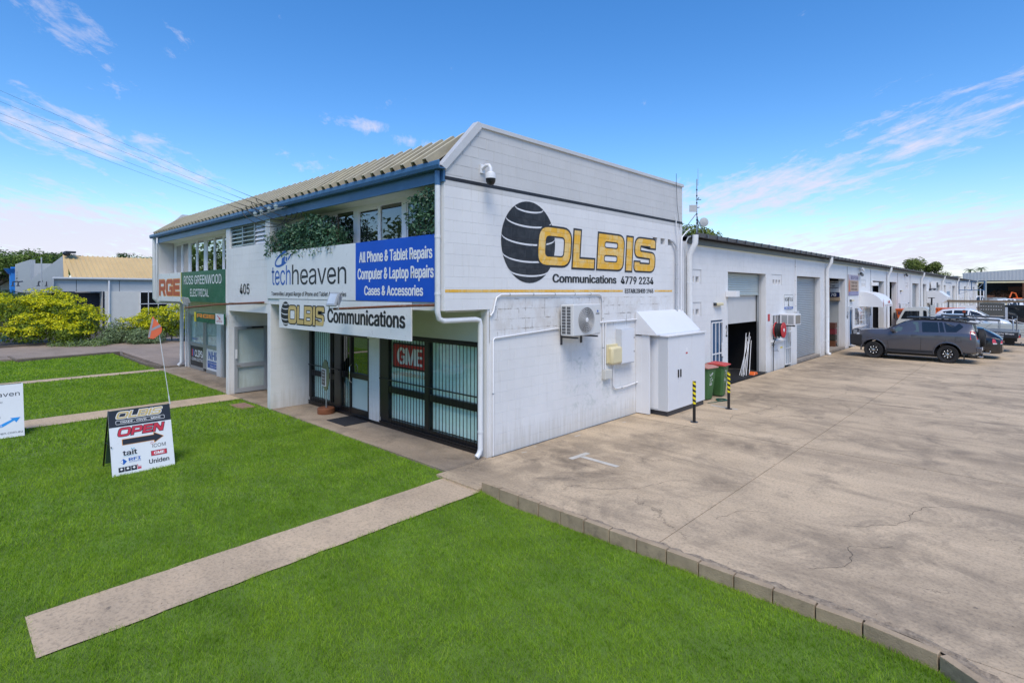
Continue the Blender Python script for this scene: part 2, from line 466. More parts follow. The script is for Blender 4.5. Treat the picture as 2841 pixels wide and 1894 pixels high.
def backing(mb, org, U, u0, u1, z0, z1, holes, th=.19):
    U = Vector(U).normalized(); Z = Vector((0, 0, 1)); Nn = U.cross(Z)
    us = sorted({u0, u1} | {x for h in holes for x in h[:2] if u0 < x < u1}); zs = sorted({z0, z1} | {x for h in holes for x in h[2:] if z0 < x < z1})
    Mx = Matrix(((U.x, -Nn.x, 0, org[0]), (U.y, -Nn.y, 0, org[1]), (0, 0, 1, org[2]), (0, 0, 0, 1)))
    for i in range(len(us) - 1):
        run = None
        for j in range(len(zs) - 1):
            uc = (us[i] + us[i + 1]) / 2; zc = (zs[j] + zs[j + 1]) / 2
            hole = any(h[0] < uc < h[1] and h[2] < zc < h[3] for h in holes)
            if not hole:
                if run is None: run = zs[j]
            if (hole or j == len(zs) - 2) and run is not None:
                top = zs[j] if hole else zs[j + 1]
                mb.box(us[i], us[i + 1], 0, th, run, top, Mx); run = None
# ------------------------------------------------------------------ materials
def wallpaint(name, col, peel=False, dirtlow=True):
    m, t, b = newmat(name)
    P = t.new('ShaderNodeNewGeometry').outputs['Position']; s_ = t.new('ShaderNodeSeparateXYZ', {0: P})
    rnd = t.new('ShaderNodeObjectInfo').outputs['Random']
    n = t.noise(P, 1.1, 5, .6)
    f = t.new('ShaderNodeMapRange', {'Value': n, 'From Min': .3, 'From Max': .7, 'To Min': .94, 'To Max': 1.03}).outputs[0]
    f = t.math('MULTIPLY', f, t.new('ShaderNodeMapRange', {'Value': rnd, 'To Min': .985, 'To Max': 1.012}).outputs[0])
    c = t.mix(1.0, (*col, 1), t.new('ShaderNodeCombineXYZ', {0: f, 1: f, 2: f}).outputs[0], 'MULTIPLY')
    # grime: splash zone near the ground, runs down the face
    st = t.noise(t.mapping(P, (7, 7, .45)), 2.0, 5, .65)
    low = t.new('ShaderNodeMapRange', {'Value': s_.outputs[2], 'From Min': 0.0, 'From Max': .55, 'To Min': .75, 'To Max': .0}).outputs[0]
    gm = t.math('MULTIPLY', t.ramp(t.math('ADD', t.math('MULTIPLY', st, .9), t.math('MULTIPLY', low, .50)), (.50, 0.0), (.85, 1.0)), .55)
    c = t.mix(gm, c, (col[0] * .62, col[1] * .58, col[2] * .50))
    if peel:
        y, z = s_.outputs[1], s_.outputs[2]
        zone = t.math('MULTIPLY', t.band(z, 2.30, 3.04, .04), t.band(y, .12, 7.1, .05))
        jz = t.math('ABSOLUTE', t.math('SUBTRACT', t.math('FRACT', t.math('ADD', t.math('DIVIDE', z, .2), .5)), .5))
        jy = t.math('ABSOLUTE', t.math('SUBTRACT', t.math('FRACT', t.math('ADD', t.math('DIVIDE', y, .2), .5)), .5))
        near = t.math('MINIMUM', jz, t.math('MULTIPLY', jy, 1.3))
        nn = t.noise(P, 3.4, 6, .75)
        sc_ = t.ramp(t.math('SUBTRACT', nn, t.math('MULTIPLY', near, 1.5)), (.475, 0.0), (.53, 1.0))
        c = t.mix(t.math('MULTIPLY', t.math('MULTIPLY', sc_, zone), .62), c, (.20, .165, .13))
        pale = t.ramp(t.noise(P, 2.3, 6, .7), (.46, 0.0), (.60, 1.0))
        c = t.mix(t.math('MULTIPLY', t.math('MULTIPLY', pale, zone), .35), c, (.50, .44, .38))
        # scuffed, touched-up patch lower down
        z2 = t.math('MULTIPLY', t.band(z, .35, 1.9, .2), t.band(y, 2.4, 4.4, .25))
        pa = t.ramp(t.noise(P, 2.9, 6, .72, .6), (.50, 0.0), (.60, 1.0))
        c = t.mix(t.math('MULTIPLY', t.math('MULTIPLY', pa, z2), .5), c, (.46, .50, .47))
        dk = t.ramp(t.noise(t.mapping(P, (1, 1, 2.2)), 9, 6, .75, .4), (.63, 0.0), (.68, 1.0))
        c = t.mix(t.math('MULTIPLY', t.math('MULTIPLY', dk, z2), .8), c, (.16, .16, .15))
    t.put(b, 'Base Color', c); b.inputs['Roughness'].default_value = .62
    bp = t.new('ShaderNodeBump', {'Strength': .25, 'Distance': .004, 'Height': t.noise(P, 140, 4, .7)})
    t.put(b, 'Normal', bp)
    return m
WHITE = wallpaint('wall_paint_white', (.73, .722, .715))
WPEEL = wallpaint('wall_paint_worn', (.73, .722, .715), True)
GREYW = wallpaint('wall_paint_grey', (.565, .56, .55))
CREAM = M('panel_cream', (.60, .62, .56), .6, var=.05, dirt=(.35, .33, .25, .3))
CAPM = M('cap_flashing', (.54, .54, .54), .45, var=.05, dirt=(.36, .35, .32, .35))
WTRIM = M('white_trim', (.74, .74, .75), .38, var=.05, dirt=(.45, .43, .38, .25))
PIPE = M('pipe_white', (.70, .71, .72), .32, var=.05, dirt=(.4, .38, .34, .3), ds=9)
BLUE = M('fascia_blue', (.050, .135, .27), .34, var=.12, dirt=(.12, .19, .26, .4))
BLACK = M('frame_black', (.008, .008, .010), .35, var=.2)
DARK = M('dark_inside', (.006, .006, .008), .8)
RUST = M('rusty_steel', (.16, .055, .025), .85, var=.35, vs=14, bump=.4, dirt=(.35, .30, .26, .7), ds=12)
ALU = M('aluminium', (.40, .42, .43), .38, .6, var=.08)
GALV = M('galvanised', (.42, .43, .44), .42, .8, var=.15, vs=8)
GREYP = M('grey_steel', (.33, .345, .36), .45, var=.06)
CHAR = M('charcoal_metal', (.028, .032, .042), .40, var=.2)
CONCRETE0 = M('edge_concrete', (.27, .235, .20), .9, var=.25, vs=6, bump=.6, bs=60, dirt=(.10, .09, .075, .7), ds=4)
CABL = M('cable_black', (.012, .012, .012), .5)
RUBBER = M('rubber', (.012, .012, .013), .75, var=.2, bump=.2)
CHROME = M('chrome', (.65, .66, .67), .12, 1.0)
RED = M('red_paint', (.52, .025, .03), .35, var=.1)
ORANGE = M('orange_paint', (.72, .13, .02), .45, var=.15, dirt=(.3, .08, .03, .5))
YEL = M('yellow_print', (.80, .62, .02), .45, var=.06)
LWHITE = M('lettering_white', (.78, .78, .79), .42, var=.03)
LBLACK = M('lettering_black', (.018, .019, .024), .42, var=.1)
SIGNW = M('sign_white', (.72, .735, .75), .30, var=.04, vs=1.2, dirt=(.55, .55, .53, .25))
SIGNB = M('sign_blue', (.002, .080, .52), .45, var=.07, vs=1.0)
SIGNG = M('sign_green', (.008, .115, .062), .30, var=.18, vs=1.5, dirt=(.16, .26, .22, .5), ds=2.2)
LBLUE = M('lettering_blue', (.012, .10, .42), .35)
LRED = M('lettering_red', (.55, .03, .05), .35)
LRUST = M('lettering_rust', (.46, .085, .035), .4)
LGOLD = M('lettering_gold', (.56, .42, .17), .35, var=.08)
LORNG = M('lettering_orange', (.72, .30, .05), .35)
def mural(name, col, worn, amt):
    m, t, b = newmat(name); P = t.new('ShaderNodeNewGeometry').outputs['Position']; s_ = t.new('ShaderNodeSeparateXYZ', {0: P})
    y, z = s_.outputs[1], s_.outputs[2]
    st = t.noise(t.mapping(P, (1, 1.0, .8)), 5.0, 7, .75, .8)
    blk = t.new('ShaderNodeTexWhiteNoise', {0: t.new('ShaderNodeCombineXYZ', {0: t.math('FLOOR', t.math('DIVIDE', y, .2)), 1: t.math('FLOOR', t.math('DIVIDE', z, .2))})}).outputs[0]
    f = t.ramp(t.math('ADD', st, t.math('MULTIPLY', t.math('SUBTRACT', blk, .5), .16)), (.42, 0.0), (.66, 1.0))
    c = t.mix(t.math('MULTIPLY', f, amt), col, worn)
    row = t.math('FLOOR', t.math('DIVIDE', z, .2))
    yo = t.math('MULTIPLY', t.math('FRACT', t.math('MULTIPLY', row, .5)), .4)
    jz = t.math('ABSOLUTE', t.math('SUBTRACT', t.math('FRACT', t.math('ADD', t.math('DIVIDE', z, .2), .5)), .5))
    jy = t.math('ABSOLUTE', t.math('SUBTRACT', t.math('FRACT', t.math('ADD', t.math('DIVIDE', t.math('ADD', y, yo), .4), .5)), .5))
    j = t.math('MINIMUM', t.math('MULTIPLY', jz, .2), t.math('MULTIPLY', jy, .4))
    jj = t.new('ShaderNodeMapRange', {'Value': j, 'From Min': .003, 'From Max': .008}).outputs[0]
    c = t.mix(t.math('MULTIPLY', t.math('SUBTRACT', 1.0, jj), .35), c, (col[0] * .45 + .02, col[1] * .45 + .02, col[2] * .45 + .02))
    t.put(b, 'Base Color', c); b.inputs['Roughness'].default_value = .55
    bp = t.new('ShaderNodeBump', {'Strength': .8, 'Distance': .006, 'Height': t.math('ADD', jj, t.math('MULTIPLY', t.noise(P, 140, 3), .15))})
    t.put(b, 'Normal', bp); return m
MYEL = mural('mural_yellow', (.80, .42, .020), (.78, .60, .28), .80)
MBLK = mural('mural_black', (.012, .013, .017), (.055, .058, .064), .6)
MDRK = mural('mural_line', (.014, .015, .020), (.03, .03, .035), .5)
MWHT = mural('mural_white', (.70, .70, .715), (.62, .62, .63), .4)
def glass(name, tint, rough=.02, dark=None, refl=1.0):
    m, t, b = newmat(name); t.n.remove(b); out = t.n['Material Output']
    bfc = t.new('ShaderNodeNewGeometry').outputs['Backfacing']
    fr = t.new('ShaderNodeFresnel', {'IOR': t.math('ADD', 1.52, t.math('MULTIPLY', bfc, 1 / 1.52 - 1.52))}).outputs[0]
    fr = t.math('MULTIPLY', fr, refl, clamp=True)
    gl = t.new('ShaderNodeBsdfGlossy', {'Color': (1, 1, 1, 1), 'Roughness': rough})
    tr = t.new('ShaderNodeBsdfTransparent', {'Color': (*tint, 1)}) if dark is None else t.new('ShaderNodeBsdfDiffuse', {'Color': (*dark, 1)})
    t.put(out, 'Surface', t.new('ShaderNodeMixShader', {0: fr, 1: tr.outputs[0], 2: gl.outputs[0]})); return m
GLASS = glass('window_glass', (.93, .99, .98), .01, refl=.9)
GLASSM = glass('mirrored_glass', (0, 0, 0), .012, dark=(.012, .014, .015), refl=2.8)
GLASSD = glass('dark_glass', (.10, .11, .11), .012, refl=2.0)
CARGL = glass('car_glass', (0, 0, 0), .02, dark=(.010, .012, .014), refl=1.3)
CARGL2 = glass('car_glass_clear', (0, 0, 0), .02, dark=(.09, .13, .13), refl=1.4)
FROST = M('frosted_film', (.50, .60, .58), .35, var=.03)
BLIND = M('blind_fabric', (.82, .93, .90), .8, var=.04)
BLINDB = M('blind_gap', (.10, .15, .14), .8)
LAMPG = M('lamp_glass', (.55, .58, .62), .15, coat=.5)
IVORY = M('ivory_plastic', (.66, .58, .36), .45, var=.06, dirt=(.4, .33, .2, .3))
CABW = M('cabinet_white', (.70, .71, .735), .36, var=.03, vs=1.0, dirt=(.5, .49, .47, .2), ds=2.0)
CABG = M('cabinet_grey', (.52, .545, .58), .40, var=.03, vs=1.0)

def ribbed_roof(name, col, dirtc, moss=None):
    m, t, b = newmat(name); P = t.new('ShaderNodeNewGeometry').outputs['Position']
    n = t.noise(P, 1.3, 6, .65); st = t.noise(t.mapping(P, (9, .7, .7)), 1.6, 6, .7)
    c = t.mix(t.ramp(n, (.35, 0.0), (.7, .7)), col, (col[0] * 1.2, col[1] * 1.15, col[2] * .92))
    c = t.mix(t.math('MULTIPLY', t.ramp(st, (.52, 0.0), (.70, 1.0)), .62), c, dirtc)
    c = t.mix(t.math('MULTIPLY', t.ramp(t.noise(P, 5.5, 6, .8), (.62, 0.0), (.74, 1.0)), .5), c, (.11, .10, .07))
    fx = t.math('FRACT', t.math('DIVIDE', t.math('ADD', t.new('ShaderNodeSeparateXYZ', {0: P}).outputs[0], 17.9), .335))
    rib_shade = t.math('MAXIMUM', t.band(fx, -.05, .27, .03), t.band(fx, .64, 1.05, .03))  # valley grime plus shade on each rib's far flank, painted into the colour
    c = t.mix(t.math('MULTIPLY', rib_shade, t.new('ShaderNodeMapRange', {'Value': t.noise(t.mapping(P, (3, 1, 1)), 2.2, 4), 'To Min': .35, 'To Max': .8}).outputs[0]), c, (.13, .112, .08))
    t.put(b, 'Base Color', c); b.inputs['Roughness'].default_value = .85
    t.put(b, 'Normal', t.new('ShaderNodeBump', {'Strength': .4, 'Distance': .01, 'Height': t.noise(P, 60, 5, .7)})); return m
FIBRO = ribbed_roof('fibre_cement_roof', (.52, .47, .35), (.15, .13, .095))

# ------------------------------------------------------------------ the two-storey corner building
bld = thing('two_storey_building', 'white painted two-storey block building with ribbed mansard roof and blue fascia on the corner', 'building', (0, 0, 0))
X_ = (1, 0, 0); Y_ = (0, 1, 0); Z_ = (0, 0, 1)
Y0 = -1.107; PK = (-.262, 6.22)
# --- side wall (faces +X)
vent_h = [(6.12 + i * .42, 6.36 + i * .42, 4.44, 4.62) for i in range(3)]
side_h = [(Y0 - .01, 0, -.01, 2.8)] + vent_h
mb = MB()
pro = [(Y0, 2.8), (0.0, 2.8), (0.0, -.2), (7.82, -.2), (7.82, 6.2), (PK[0], 6.2), (Y0, 5.32)]
wall = None
B1 = MB(); backing(B1, (-.007, 0, 0), Y_, 0.0, 7.82, -.2, 5.2, vent_h, .193)
B1.prism([(Y0, 2.8), (0, 2.8), (0, 5.2), (Y0, 5.2)], (-.2, 0, 0), Y_, Z_, .193)
B1.prism([(Y0, 5.2), (7.82, 5.2), (7.82, 6.18), (PK[0], 6.18), (Y0, 5.32)], (-.2, 0, 0), Y_, Z_, .193)
wall = part('wall', B1, WPEEL, bld)
m_ = (6.2 - 5.34) / (PK[0] - Y0)
matf = lambda u, z: GREYW if z > 5.1 else (WPEEL if z < 3.1 else WHITE)
blockwall(wall, (-.007, 0, 0), Y_, Y0, 7.82, 0.0, 6.2, [(Y0 - .01, 0, -.01, 2.8)] + vent_h, matf, 230,
          halfplane=[(m_, -1, m_ * Y0 - 5.34)], phase=.1)
# painted stripes and mural
mur = MB(); 
polys([[(Y0, 5.10), (7.82, 5.10), (7.82, 5.165), (Y0, 5.165)]], MDRK, wall, 'side', (0, 0, 0), .0012, 'painted_stripe', 'thin black painted stripe')
polys([[(Y0 + .01, 3.125), (4.62, 3.125), (4.62, 3.175), (Y0 + .01, 3.175)]], MYEL, wall, 'side', (0, 0, 0), .0012, 'painted_stripe', 'worn yellow painted stripe')
polys([[(6.2, 3.125), (7.2, 3.125), (7.2, 3.175), (6.2, 3.175)]], MYEL, wall, 'side', (0, 0, 0), .0012, 'painted_stripe', 'worn yellow painted stripe')
globe((1.115, 4.14), .825, .83, MBLK, MWHT, wall, 'side', (0, 0, 0), .0012, rw=.036)
# letters one by one at their measured places
def mletter(c, y0, y1, z0=3.675, z1=4.51, sh=.075):
    o_, h_, wc = GL[c]; sx = (y1 - y0 - sh) / wc; H_ = z1 - z0
    tr = lambda lp: [(y0 + q[0] * sx + sh * q[1], z0 + q[1] * H_) for q in lp]
    O = [tr(l) for l in o_]; Hh = [tr(l) for l in h_]
    polys([offs(l, .045) for l in O] + [offs(l, -.030) for l in Hh], MDRK, wall, 'side', (0, 0, 0), .0030, 'letter_outline')
    polys(O + Hh, MYEL, wall, 'side', (0, 0, 0), .0042, 'letter')
mletter('O', 1.36, 2.52, 3.70, 4.50); mletter('L', 2.555, 3.44); mletter('B', 3.50, 4.68); mletter('I', 4.75, 5.09, 3.665, 4.51); mletter('S', 5.15, 6.25, 3.675, 4.52)
text('Communications', (1.85, 4.33, 3.33, 3.52), LBLACK, wall, 'side', (0, 0, 0), .0015, bold=.05)
text('4779 2234', (4.52, 6.14, 3.325, 3.52), LBLACK, wall, 'side', (0, 0, 0), .0015, bold=.045)
text('ESTABLISHED 1965', (4.71, 6.13, 3.095, 3.205), LBLACK, wall, 'side', (0, 0, 0), .0015, bold=.05)
# vent throats
for (a, b, c, d_) in vent_h:
    v = MB(); v.prism([(a, c), (b, c), (b, d_)], (-.17, 0, 0), Y_, Z_, .02); v.box(-.19, -.17, a, b, c, d_)
    part('vent_throat', v, GREYP, wall)
# relief frame over the vents, wall cap, barge
c = MB(); c.prism([(PK[0] + .0, 6.18), (7.86, 6.18), (7.86, 6.262), (PK[0] - .02, 6.262)], (-.22, 0, 0), Y_, Z_, .255); part('wall_cap', c, CAPM, bld, bev=.006)
c = MB(); c.prism([(Y0 - .11, 5.33), (Y0 + .01, 5.27), (PK[0] + .01, 6.165), (PK[0] - .03, 6.27), (PK[0] - .09, 6.27)], (-.10, 0, 0), Y_, Z_, .14); part('barge_board', c, CAPM, bld, bev=.004)
# --- hidden back and far walls keep the volume closed
b = MB(); b.box(-18.05, -.2, 7.6, 7.8, 0, 6.1); part('rear_wall', b, WHITE, bld)
b = MB(); b.prism([(Y0, 2.8), (0, 2.8), (0, 0), (7.8, 0), (7.8, 6.25), (PK[0] - .0, 6.29), (Y0, 5.36)], (-18.1, 0, 0), Y_, Z_, .18); part('end_wall', b, GREYW, bld)
b = MB(); b.box(-17.92, -.2, -.1, 7.6, 5.98, 6.02); part('flat_roof', b, GREYP, bld)
# --- mansard roof, real ribs
def ribs(x0, x1, p0, p1, mat, name, par, pitch=.335, depth=.12):
    xs = []; x = x0
    prof = [(0, 0), (.30, 0), (.40, 1), (.68, 1), (.78, 0)]
    while x < x1:
        for a, b in prof: xs.append((x + a * pitch, b))
        x += pitch
    xs.append((x, 0))
    d = Vector((0, p1[0] - p0[0], p1[1] - p0[1])); n = Vector((0, -d.z, d.y)).normalized()
    vs = []; fs = []
    for i, (x, h) in enumerate(xs):
        for q in (0, 1):
            for th in (0, -.012):
                base = Vector((x, p0[0], p0[1])) + d * q; vs.append(base + n * (h * depth + th))
    for i in range(len(xs) - 1):
        a = i * 4; b = a + 4
        fs += [(a, b, b + 2, a + 2), (a + 1, a + 3, b + 3, b + 1), (a, a + 1, b + 1, b), (a + 2, b + 2, b + 3, a + 3)]
    mb = MB(); mb.add(vs, fs); return part(name, mb, mat, par)
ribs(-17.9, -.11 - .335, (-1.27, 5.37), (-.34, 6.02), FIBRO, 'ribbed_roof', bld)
b = MB(); b.box(-17.9, -.22, -.30, -.1, 5.96, 6.00); part('ridge_flashing', b, GREYP, bld)
# gutter and fascia
g = MB(); g.prism([(0, 0), (-.13, 0), (-.15, .06), (-.15, .125), (-.135, .145), (-.12, .145), (-.12, .02), (0, .02)], (-18.55, Y0 - .03, 5.27), Y_, Z_, 18.6)
part('gutter', g, BLUE, bld, bev=.003)
g = MB(); g.box(-17.95, -.0, Y0 - .03, Y0 + .02, 5.06, 5.268); part('fascia', g, BLUE, bld)
# soffit over the windows
g = MB(); g.box(-17.85, -.2, Y0 + .02, -.45, 5.07, 5.10); part('soffit', g, CREAM, bld)
# spandrel band behind the signs, and the overhang soffit
g = MB(); g.box(-17.9, -10.5, Y0, -.92, 2.8, 3.82); g.box(-7.42, -.2, Y0, -.92, 2.8, 4.12); g.box(-17.9, -10.5, -.92, -.52, 3.6, 3.82); g.box(-7.42, -.2, -.92, -.52, 3.9, 4.12)
part('spandrel', g, WHITE, bld)
g = MB(); g.box(-17.9, -.2, -.92, -.02, 2.76, 2.82); part('overhang_soffit', g, CREAM, bld)
# upper fins and stair bay block panel
for xf in (-10.53, -7.46):
    pw = MB(); pw.box(xf + .007, xf + .143, Y0 + .007, -.3, 2.8, 5.06); part('fin', pw, WHITE, bld)
sh_ = [(-10.24, -7.62, 4.44, 5.06)]
sb = MB(); backing(sb, (0, Y0 + .012, 0), X_, -10.385, -7.46, 2.8, 5.06, sh_, .15); stair = part('stair_wall', sb, WHITE, bld)
blockwall(stair, (0, Y0 + .012, 0), X_, -10.385, -7.46, 2.8, 5.06, sh_, lambda u, z: WHITE, 60, phase=-.05)
text('405', (-9.40, -8.68, 3.06, 3.36), LBLACK, stair, 'front', (0, Y0, 0), .004, bold=.014, name='street_number')
# upper windows
def upwin(x0, x1, mull, zt=5.07, zb=3.95, y=-.57):
    f = MB(); f.box(x0, x1, y - .03, y + .06, zt - .07, zt); f.box(x0, x1, y - .03, y + .06, zb, zb + .05)
    wf = part('window_frame', f, WTRIM, bld)
    for i in range(len(mull) - 1):
        a, b_ = mull[i][1], mull[i + 1][0]
        g = MB(); g.box(a, b_, y + .012, y + .018, zb + .05, zt - .07); part('pane', g, GLASSM, wf)
        if i % 2 == 0:
            s = MB(); s.box(a, a + .03, y - .0, y + .011, zb + .05, zt - .07); s.box(b_ - .03, b_, y - .0, y + .011, zb + .05, zt - .07); s.box(a + .035, b_ - .035, y - .01, y + .011, zt - .12, zt - .07)
            part('sash', s, WTRIM, wf)
    for a, b_ in mull:
        m = MB(); m.box(a + .01, b_ - .01, y - .012, y + .05, zb + .05, zt - .07); part('mullion', m, WTRIM, wf)
upwin(-7.3, -.2, [(-7.3, -7.2), (-6.62, -6.56), (-5.75, -5.69), (-4.83, -4.71), (-3.96, -3.72), (-2.92, -2.82), (-2.05, -1.87), (-1.15, -1.08), (-.3, -.2)])
upwin(-17.85, -10.6, [(-17.85, -17.63), (-16.92, -16.74), (-16.03, -15.76), (-15.13, -14.96), (-14.27, -13.95), (-13.26, -13.10), (-12.4, -12.25), (-11.6, -11.5), (-10.75, -10.6)], zb=3.82)
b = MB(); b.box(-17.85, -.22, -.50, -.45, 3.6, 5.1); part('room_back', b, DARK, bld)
# louvre windows above the stair wall
for i in range(3):
    a = -10.24 + i * .873; lf = MB(); z0, z1 = 4.44, 5.06; y = Y0 + .10
    lf.box(a, a + .03, y - .04, y + .04, z0, z1); lf.box(a + .843, a + .873, y - .04, y + .04, z0, z1); lf.box(a + .03, a + .843, y - .04, y + .04, z0, z0 + .025); lf.box(a + .03, a + .843, y - .04, y + .04, z1 - .025, z1)
    lw = part('louvre_window', lf, ALU, bld)
    for k in range(5):
        zc = z0 + .07 + k * .118; s = MB(); tl = R_((38, 30, 62)[i])
        c_, s2 = math.cos(tl), math.sin(tl)
        s.prism([(-.065 * c_, -.065 * s2 * 1.0), (.065 * c_, .065 * s2), (.065 * c_, .065 * s2 + .006), (-.065 * c_, -.065 * s2 + .006)], (a + .035, y, zc), Y_, Z_, .80)
        part('louvre_blade', s, (FROST if i != 2 else WTRIM), lw)
b = MB(); b.box(-10.24, -7.62, Y0 + .18, Y0 + .2, 4.4, 5.06); part('louvre_backdrop', b, GREYP, bld)
# --- ground floor piers
def pier(xa, xb, y1, nm='pier'):
    pb = MB(); pb.box(xa + .007, xb - .007, Y0 + .007, y1, -.2, 2.8); p = part(nm, pb, WHITE, bld)
    blockwall(p, (xb - .007, 0, 0), Y_, Y0, y1, 0, 2.8, [], lambda u, z: WHITE, 70, phase=Y0)
    blockwall(p, (0, Y0 + .007, 0), X_, xa, xb, 0, 2.8, [], lambda u, z: WHITE, 20, L=xb - xa, phase=xa)
pier(-10.52, -10.30, .9); pier(-7.46, -7.26, .02)
# beam over the stair entry
b = MB(); b.box(-10.30, -7.46, Y0 + .02, -.92, 2.55, 2.8); part('entry_beam', b, WHITE, bld)
b = MB(); b.box(-10.29, -7.47, .9, 1.0, 0, 2.8); b.box(-10.29, -7.47, -.9, .9, 2.62, 2.66); part('entry_lining', b, WHITE, bld)
# lintels above both shopfronts
lb = MB(); lb.box(-7.25, -.02, -.01, .12, 2.16, 2.76); part('lintel_panel', lb, CREAM, bld)
lb = MB(); lb.box(-17.92, -10.53, -.01, .12, 2.2, 2.76); part('lintel_panel', lb, CREAM, bld)
for xx in [-16.6, -15.3, -14.0, -12.7]:
    s = MB(); s.box(xx, xx + .02, -.016, -.01, 2.2, 2.76); part('cover_strip', s, WTRIM, bld)
# white block column in the shopfront
cb = MB(); cb.box(-4.153, -3.717, -.04, .2, 0, 2.16); col = part('column', cb, WHITE, bld)
blockwall(col, (0, -.04, 0), X_, -4.16, -3.71, 0, 2.16, [], lambda u, z: WHITE, 30, L=.45, phase=-4.16)
# --- right window bay: frame, glass, blinds, security bars
def shopwin(x0, x1, mulls, name='shop_window', bars=None, blinds=True, midrail=True, rails=True, y=0.0):
    f = MB(); f.box(x0, x1, y - .01, y + .07, 2.06, 2.16); f.box(x0, x1, y - .01, y + .07, .07, .2)
    for a, b_ in mulls: f.box(a, b_, y - .03, y + .07, .2, 2.06)
    if midrail:
        for i in range(len(mulls) - 1): f.box(mulls[i][1], mulls[i + 1][0], y - .015, y + .06, .81, .95)
    wf = part(name, f, BLACK, bld)
    for i in range(len(mulls) - 1):
        a, b_ = mulls[i][1], mulls[i + 1][0]
        for (c, d_) in ((.2, .81), (.95, 2.06)):
            g = MB(); g.box(a, b_, y + .02, y + .026, c, d_); part('pane', g, GLASS, wf)
        if blinds:
            n = max(1, int((b_ - a) / .118)); sw = (b_ - a) / n
            sl = MB(); sl.prism([(0, 0), (.121, .016), (.121, .018), (0, .002)], (0, 0, .21), X_, Y_, 1.84); sm = sl.mesh('blind_slat'); sm.materials.append(BLIND)
            for k in range(n):
                o = mk('blind_slat', sm, None, wf); o.location = (a + k * sw, y + .075 + (k % 2) * .006, 0)
    if bars:
        step = bars
        for i in range(len(mulls) - 1):
            a, b_ = mulls[i][1], mulls[i + 1][0]; n = int((b_ - a) / step)
            bm_ = MB(); bm_.box(-.0055, .0055, y - .051, y - .040, .10, 2.1); bme = bm_.mesh('security_bar'); bme.materials.append(BLACK)
            for k in range(n + 1):
                o = mk('security_bar', bme, None, wf); o.location = (a + (b_ - a) * (k + .5) / (n + 1), 0, 0)
        r = MB(); r.box(x0, x1, y - .056, y - .034, 1.09, 1.115); part('guard_rail', r, BLACK, wf)
        r = MB(); r.box(x0, x1, y - .056, y - .034, .085, .115); part('guard_rail', r, BLACK, wf)
        r = MB(); r.box(x0, x1, y - .056, y - .034, 2.085, 2.115); part('guard_rail', r, BLACK, wf)
    return wf
wr = shopwin(-3.70, -.10, [(-3.70, -3.36), (-1.99, -1.85), (-.34, -.26), (-.12, -.1)], bars=.110)
wl = shopwin(-7.26, -5.60, [(-7.26, -7.14), (-6.10, -6.03), (-5.86, -5.60)], bars=.110)
b = MB(); b.box(-7.26, -.02, .14, .16, .02, 2.16); part('shop_back', b, BLINDB, bld)
b = MB(); b.box(-7.26, -.10, -.05, .08, -.05, .068); part('plinth', b, BLACK, bld)
b = MB(); b.box(-.26, -.12, -.03, .05, 0, 2.16); b.box(-.2, -.02, -.06, .1, 0, 2.8); part('corner_post', b, WHITE, bld)
# sign film in the right window
sf = MB(); sf.box(-3.24, -1.995, .008, .014, 1.40, 1.98); fs_ = part('window_sticker', sf, LBLACK, wr)
polys([RR(-3.20, 1.44, -1.995, 1.94, .06)], RED, fs_, 'front', (0, .008, 0), .002, 'sticker_panel')
text('GME', (-3.05, -2.10, 1.50, 1.88), LWHITE, fs_, 'front', (0, .008, 0), .004, bold=.05, sp=.9)
text('AUTHORISED DEALER', (-3.22, -2.0, 1.245, 1.325), LORNG, wr, 'front', (0, .012, 0), .002, bold=.005)
# entry door, dark, half glazed
f = MB()
for a, b_ in ((-5.60, -5.52), (-5.10, -5.03), (-4.24, -4.17)): f.box(a, b_, -.03, .07, .05, 2.12)
f.box(-5.52, -4.24, -.03, .07, 2.0, 2.12); f.box(-5.52, -5.10, -.02, .06, .05, .18); f.box(-5.03, -4.24, -.02, .06, .05, .22); f.box(-5.52, -5.10, -.02, .06, .95, 1.09); f.box(-5.03, -4.24, -.02, .06, .97, 1.10)
dr = part('shop_door', f, BLACK, bld)
g = MB(); g.box(-5.03, -4.24, .02, .026, 1.10, 2.0); part('pane', g, GLASSM, dr)
g = MB(); g.box(-5.52, -5.10, .02, .026, 1.09, 2.0); part('pane', g, GLASSD, dr)
g = MB(); g.box(-5.52, -5.10, .02, .026, .18, .95); part('pane', g, GLASS, dr)
g = MB(); g.box(-5.03, -4.24, .018, .024, .22, .97); part('frosted_panel', g, FROST, dr)
for k in range(5):
    s = MB(); s.box(-5.47 + k * .083, -5.42 + k * .083, .07, .078, .18, .95); part('blind_slat', s, BLIND, dr)
for k in range(4):
    s = MB(); s.box(-5.46 + k * .1, -5.448 + k * .1, -.045, -.033, .12, 2.0); part('security_bar', s, BLACK, dr)
hd = MB(); hd.tube([(-4.98, -.03, .85), (-4.98, -.09, .9), (-4.98, -.09, 1.25), (-4.98, -.03, 1.3)], .012, 8); part('door_handle', hd, CHROME, dr, smooth=40)
# small light box over the column
lb = MB(); lb.box(-4.1, -3.85, -.13, -.04, 2.02, 2.1); solo('door_light', lb, WTRIM, 'small grey light fitting on top of the white column by the shop door', 'light', bev=.008)
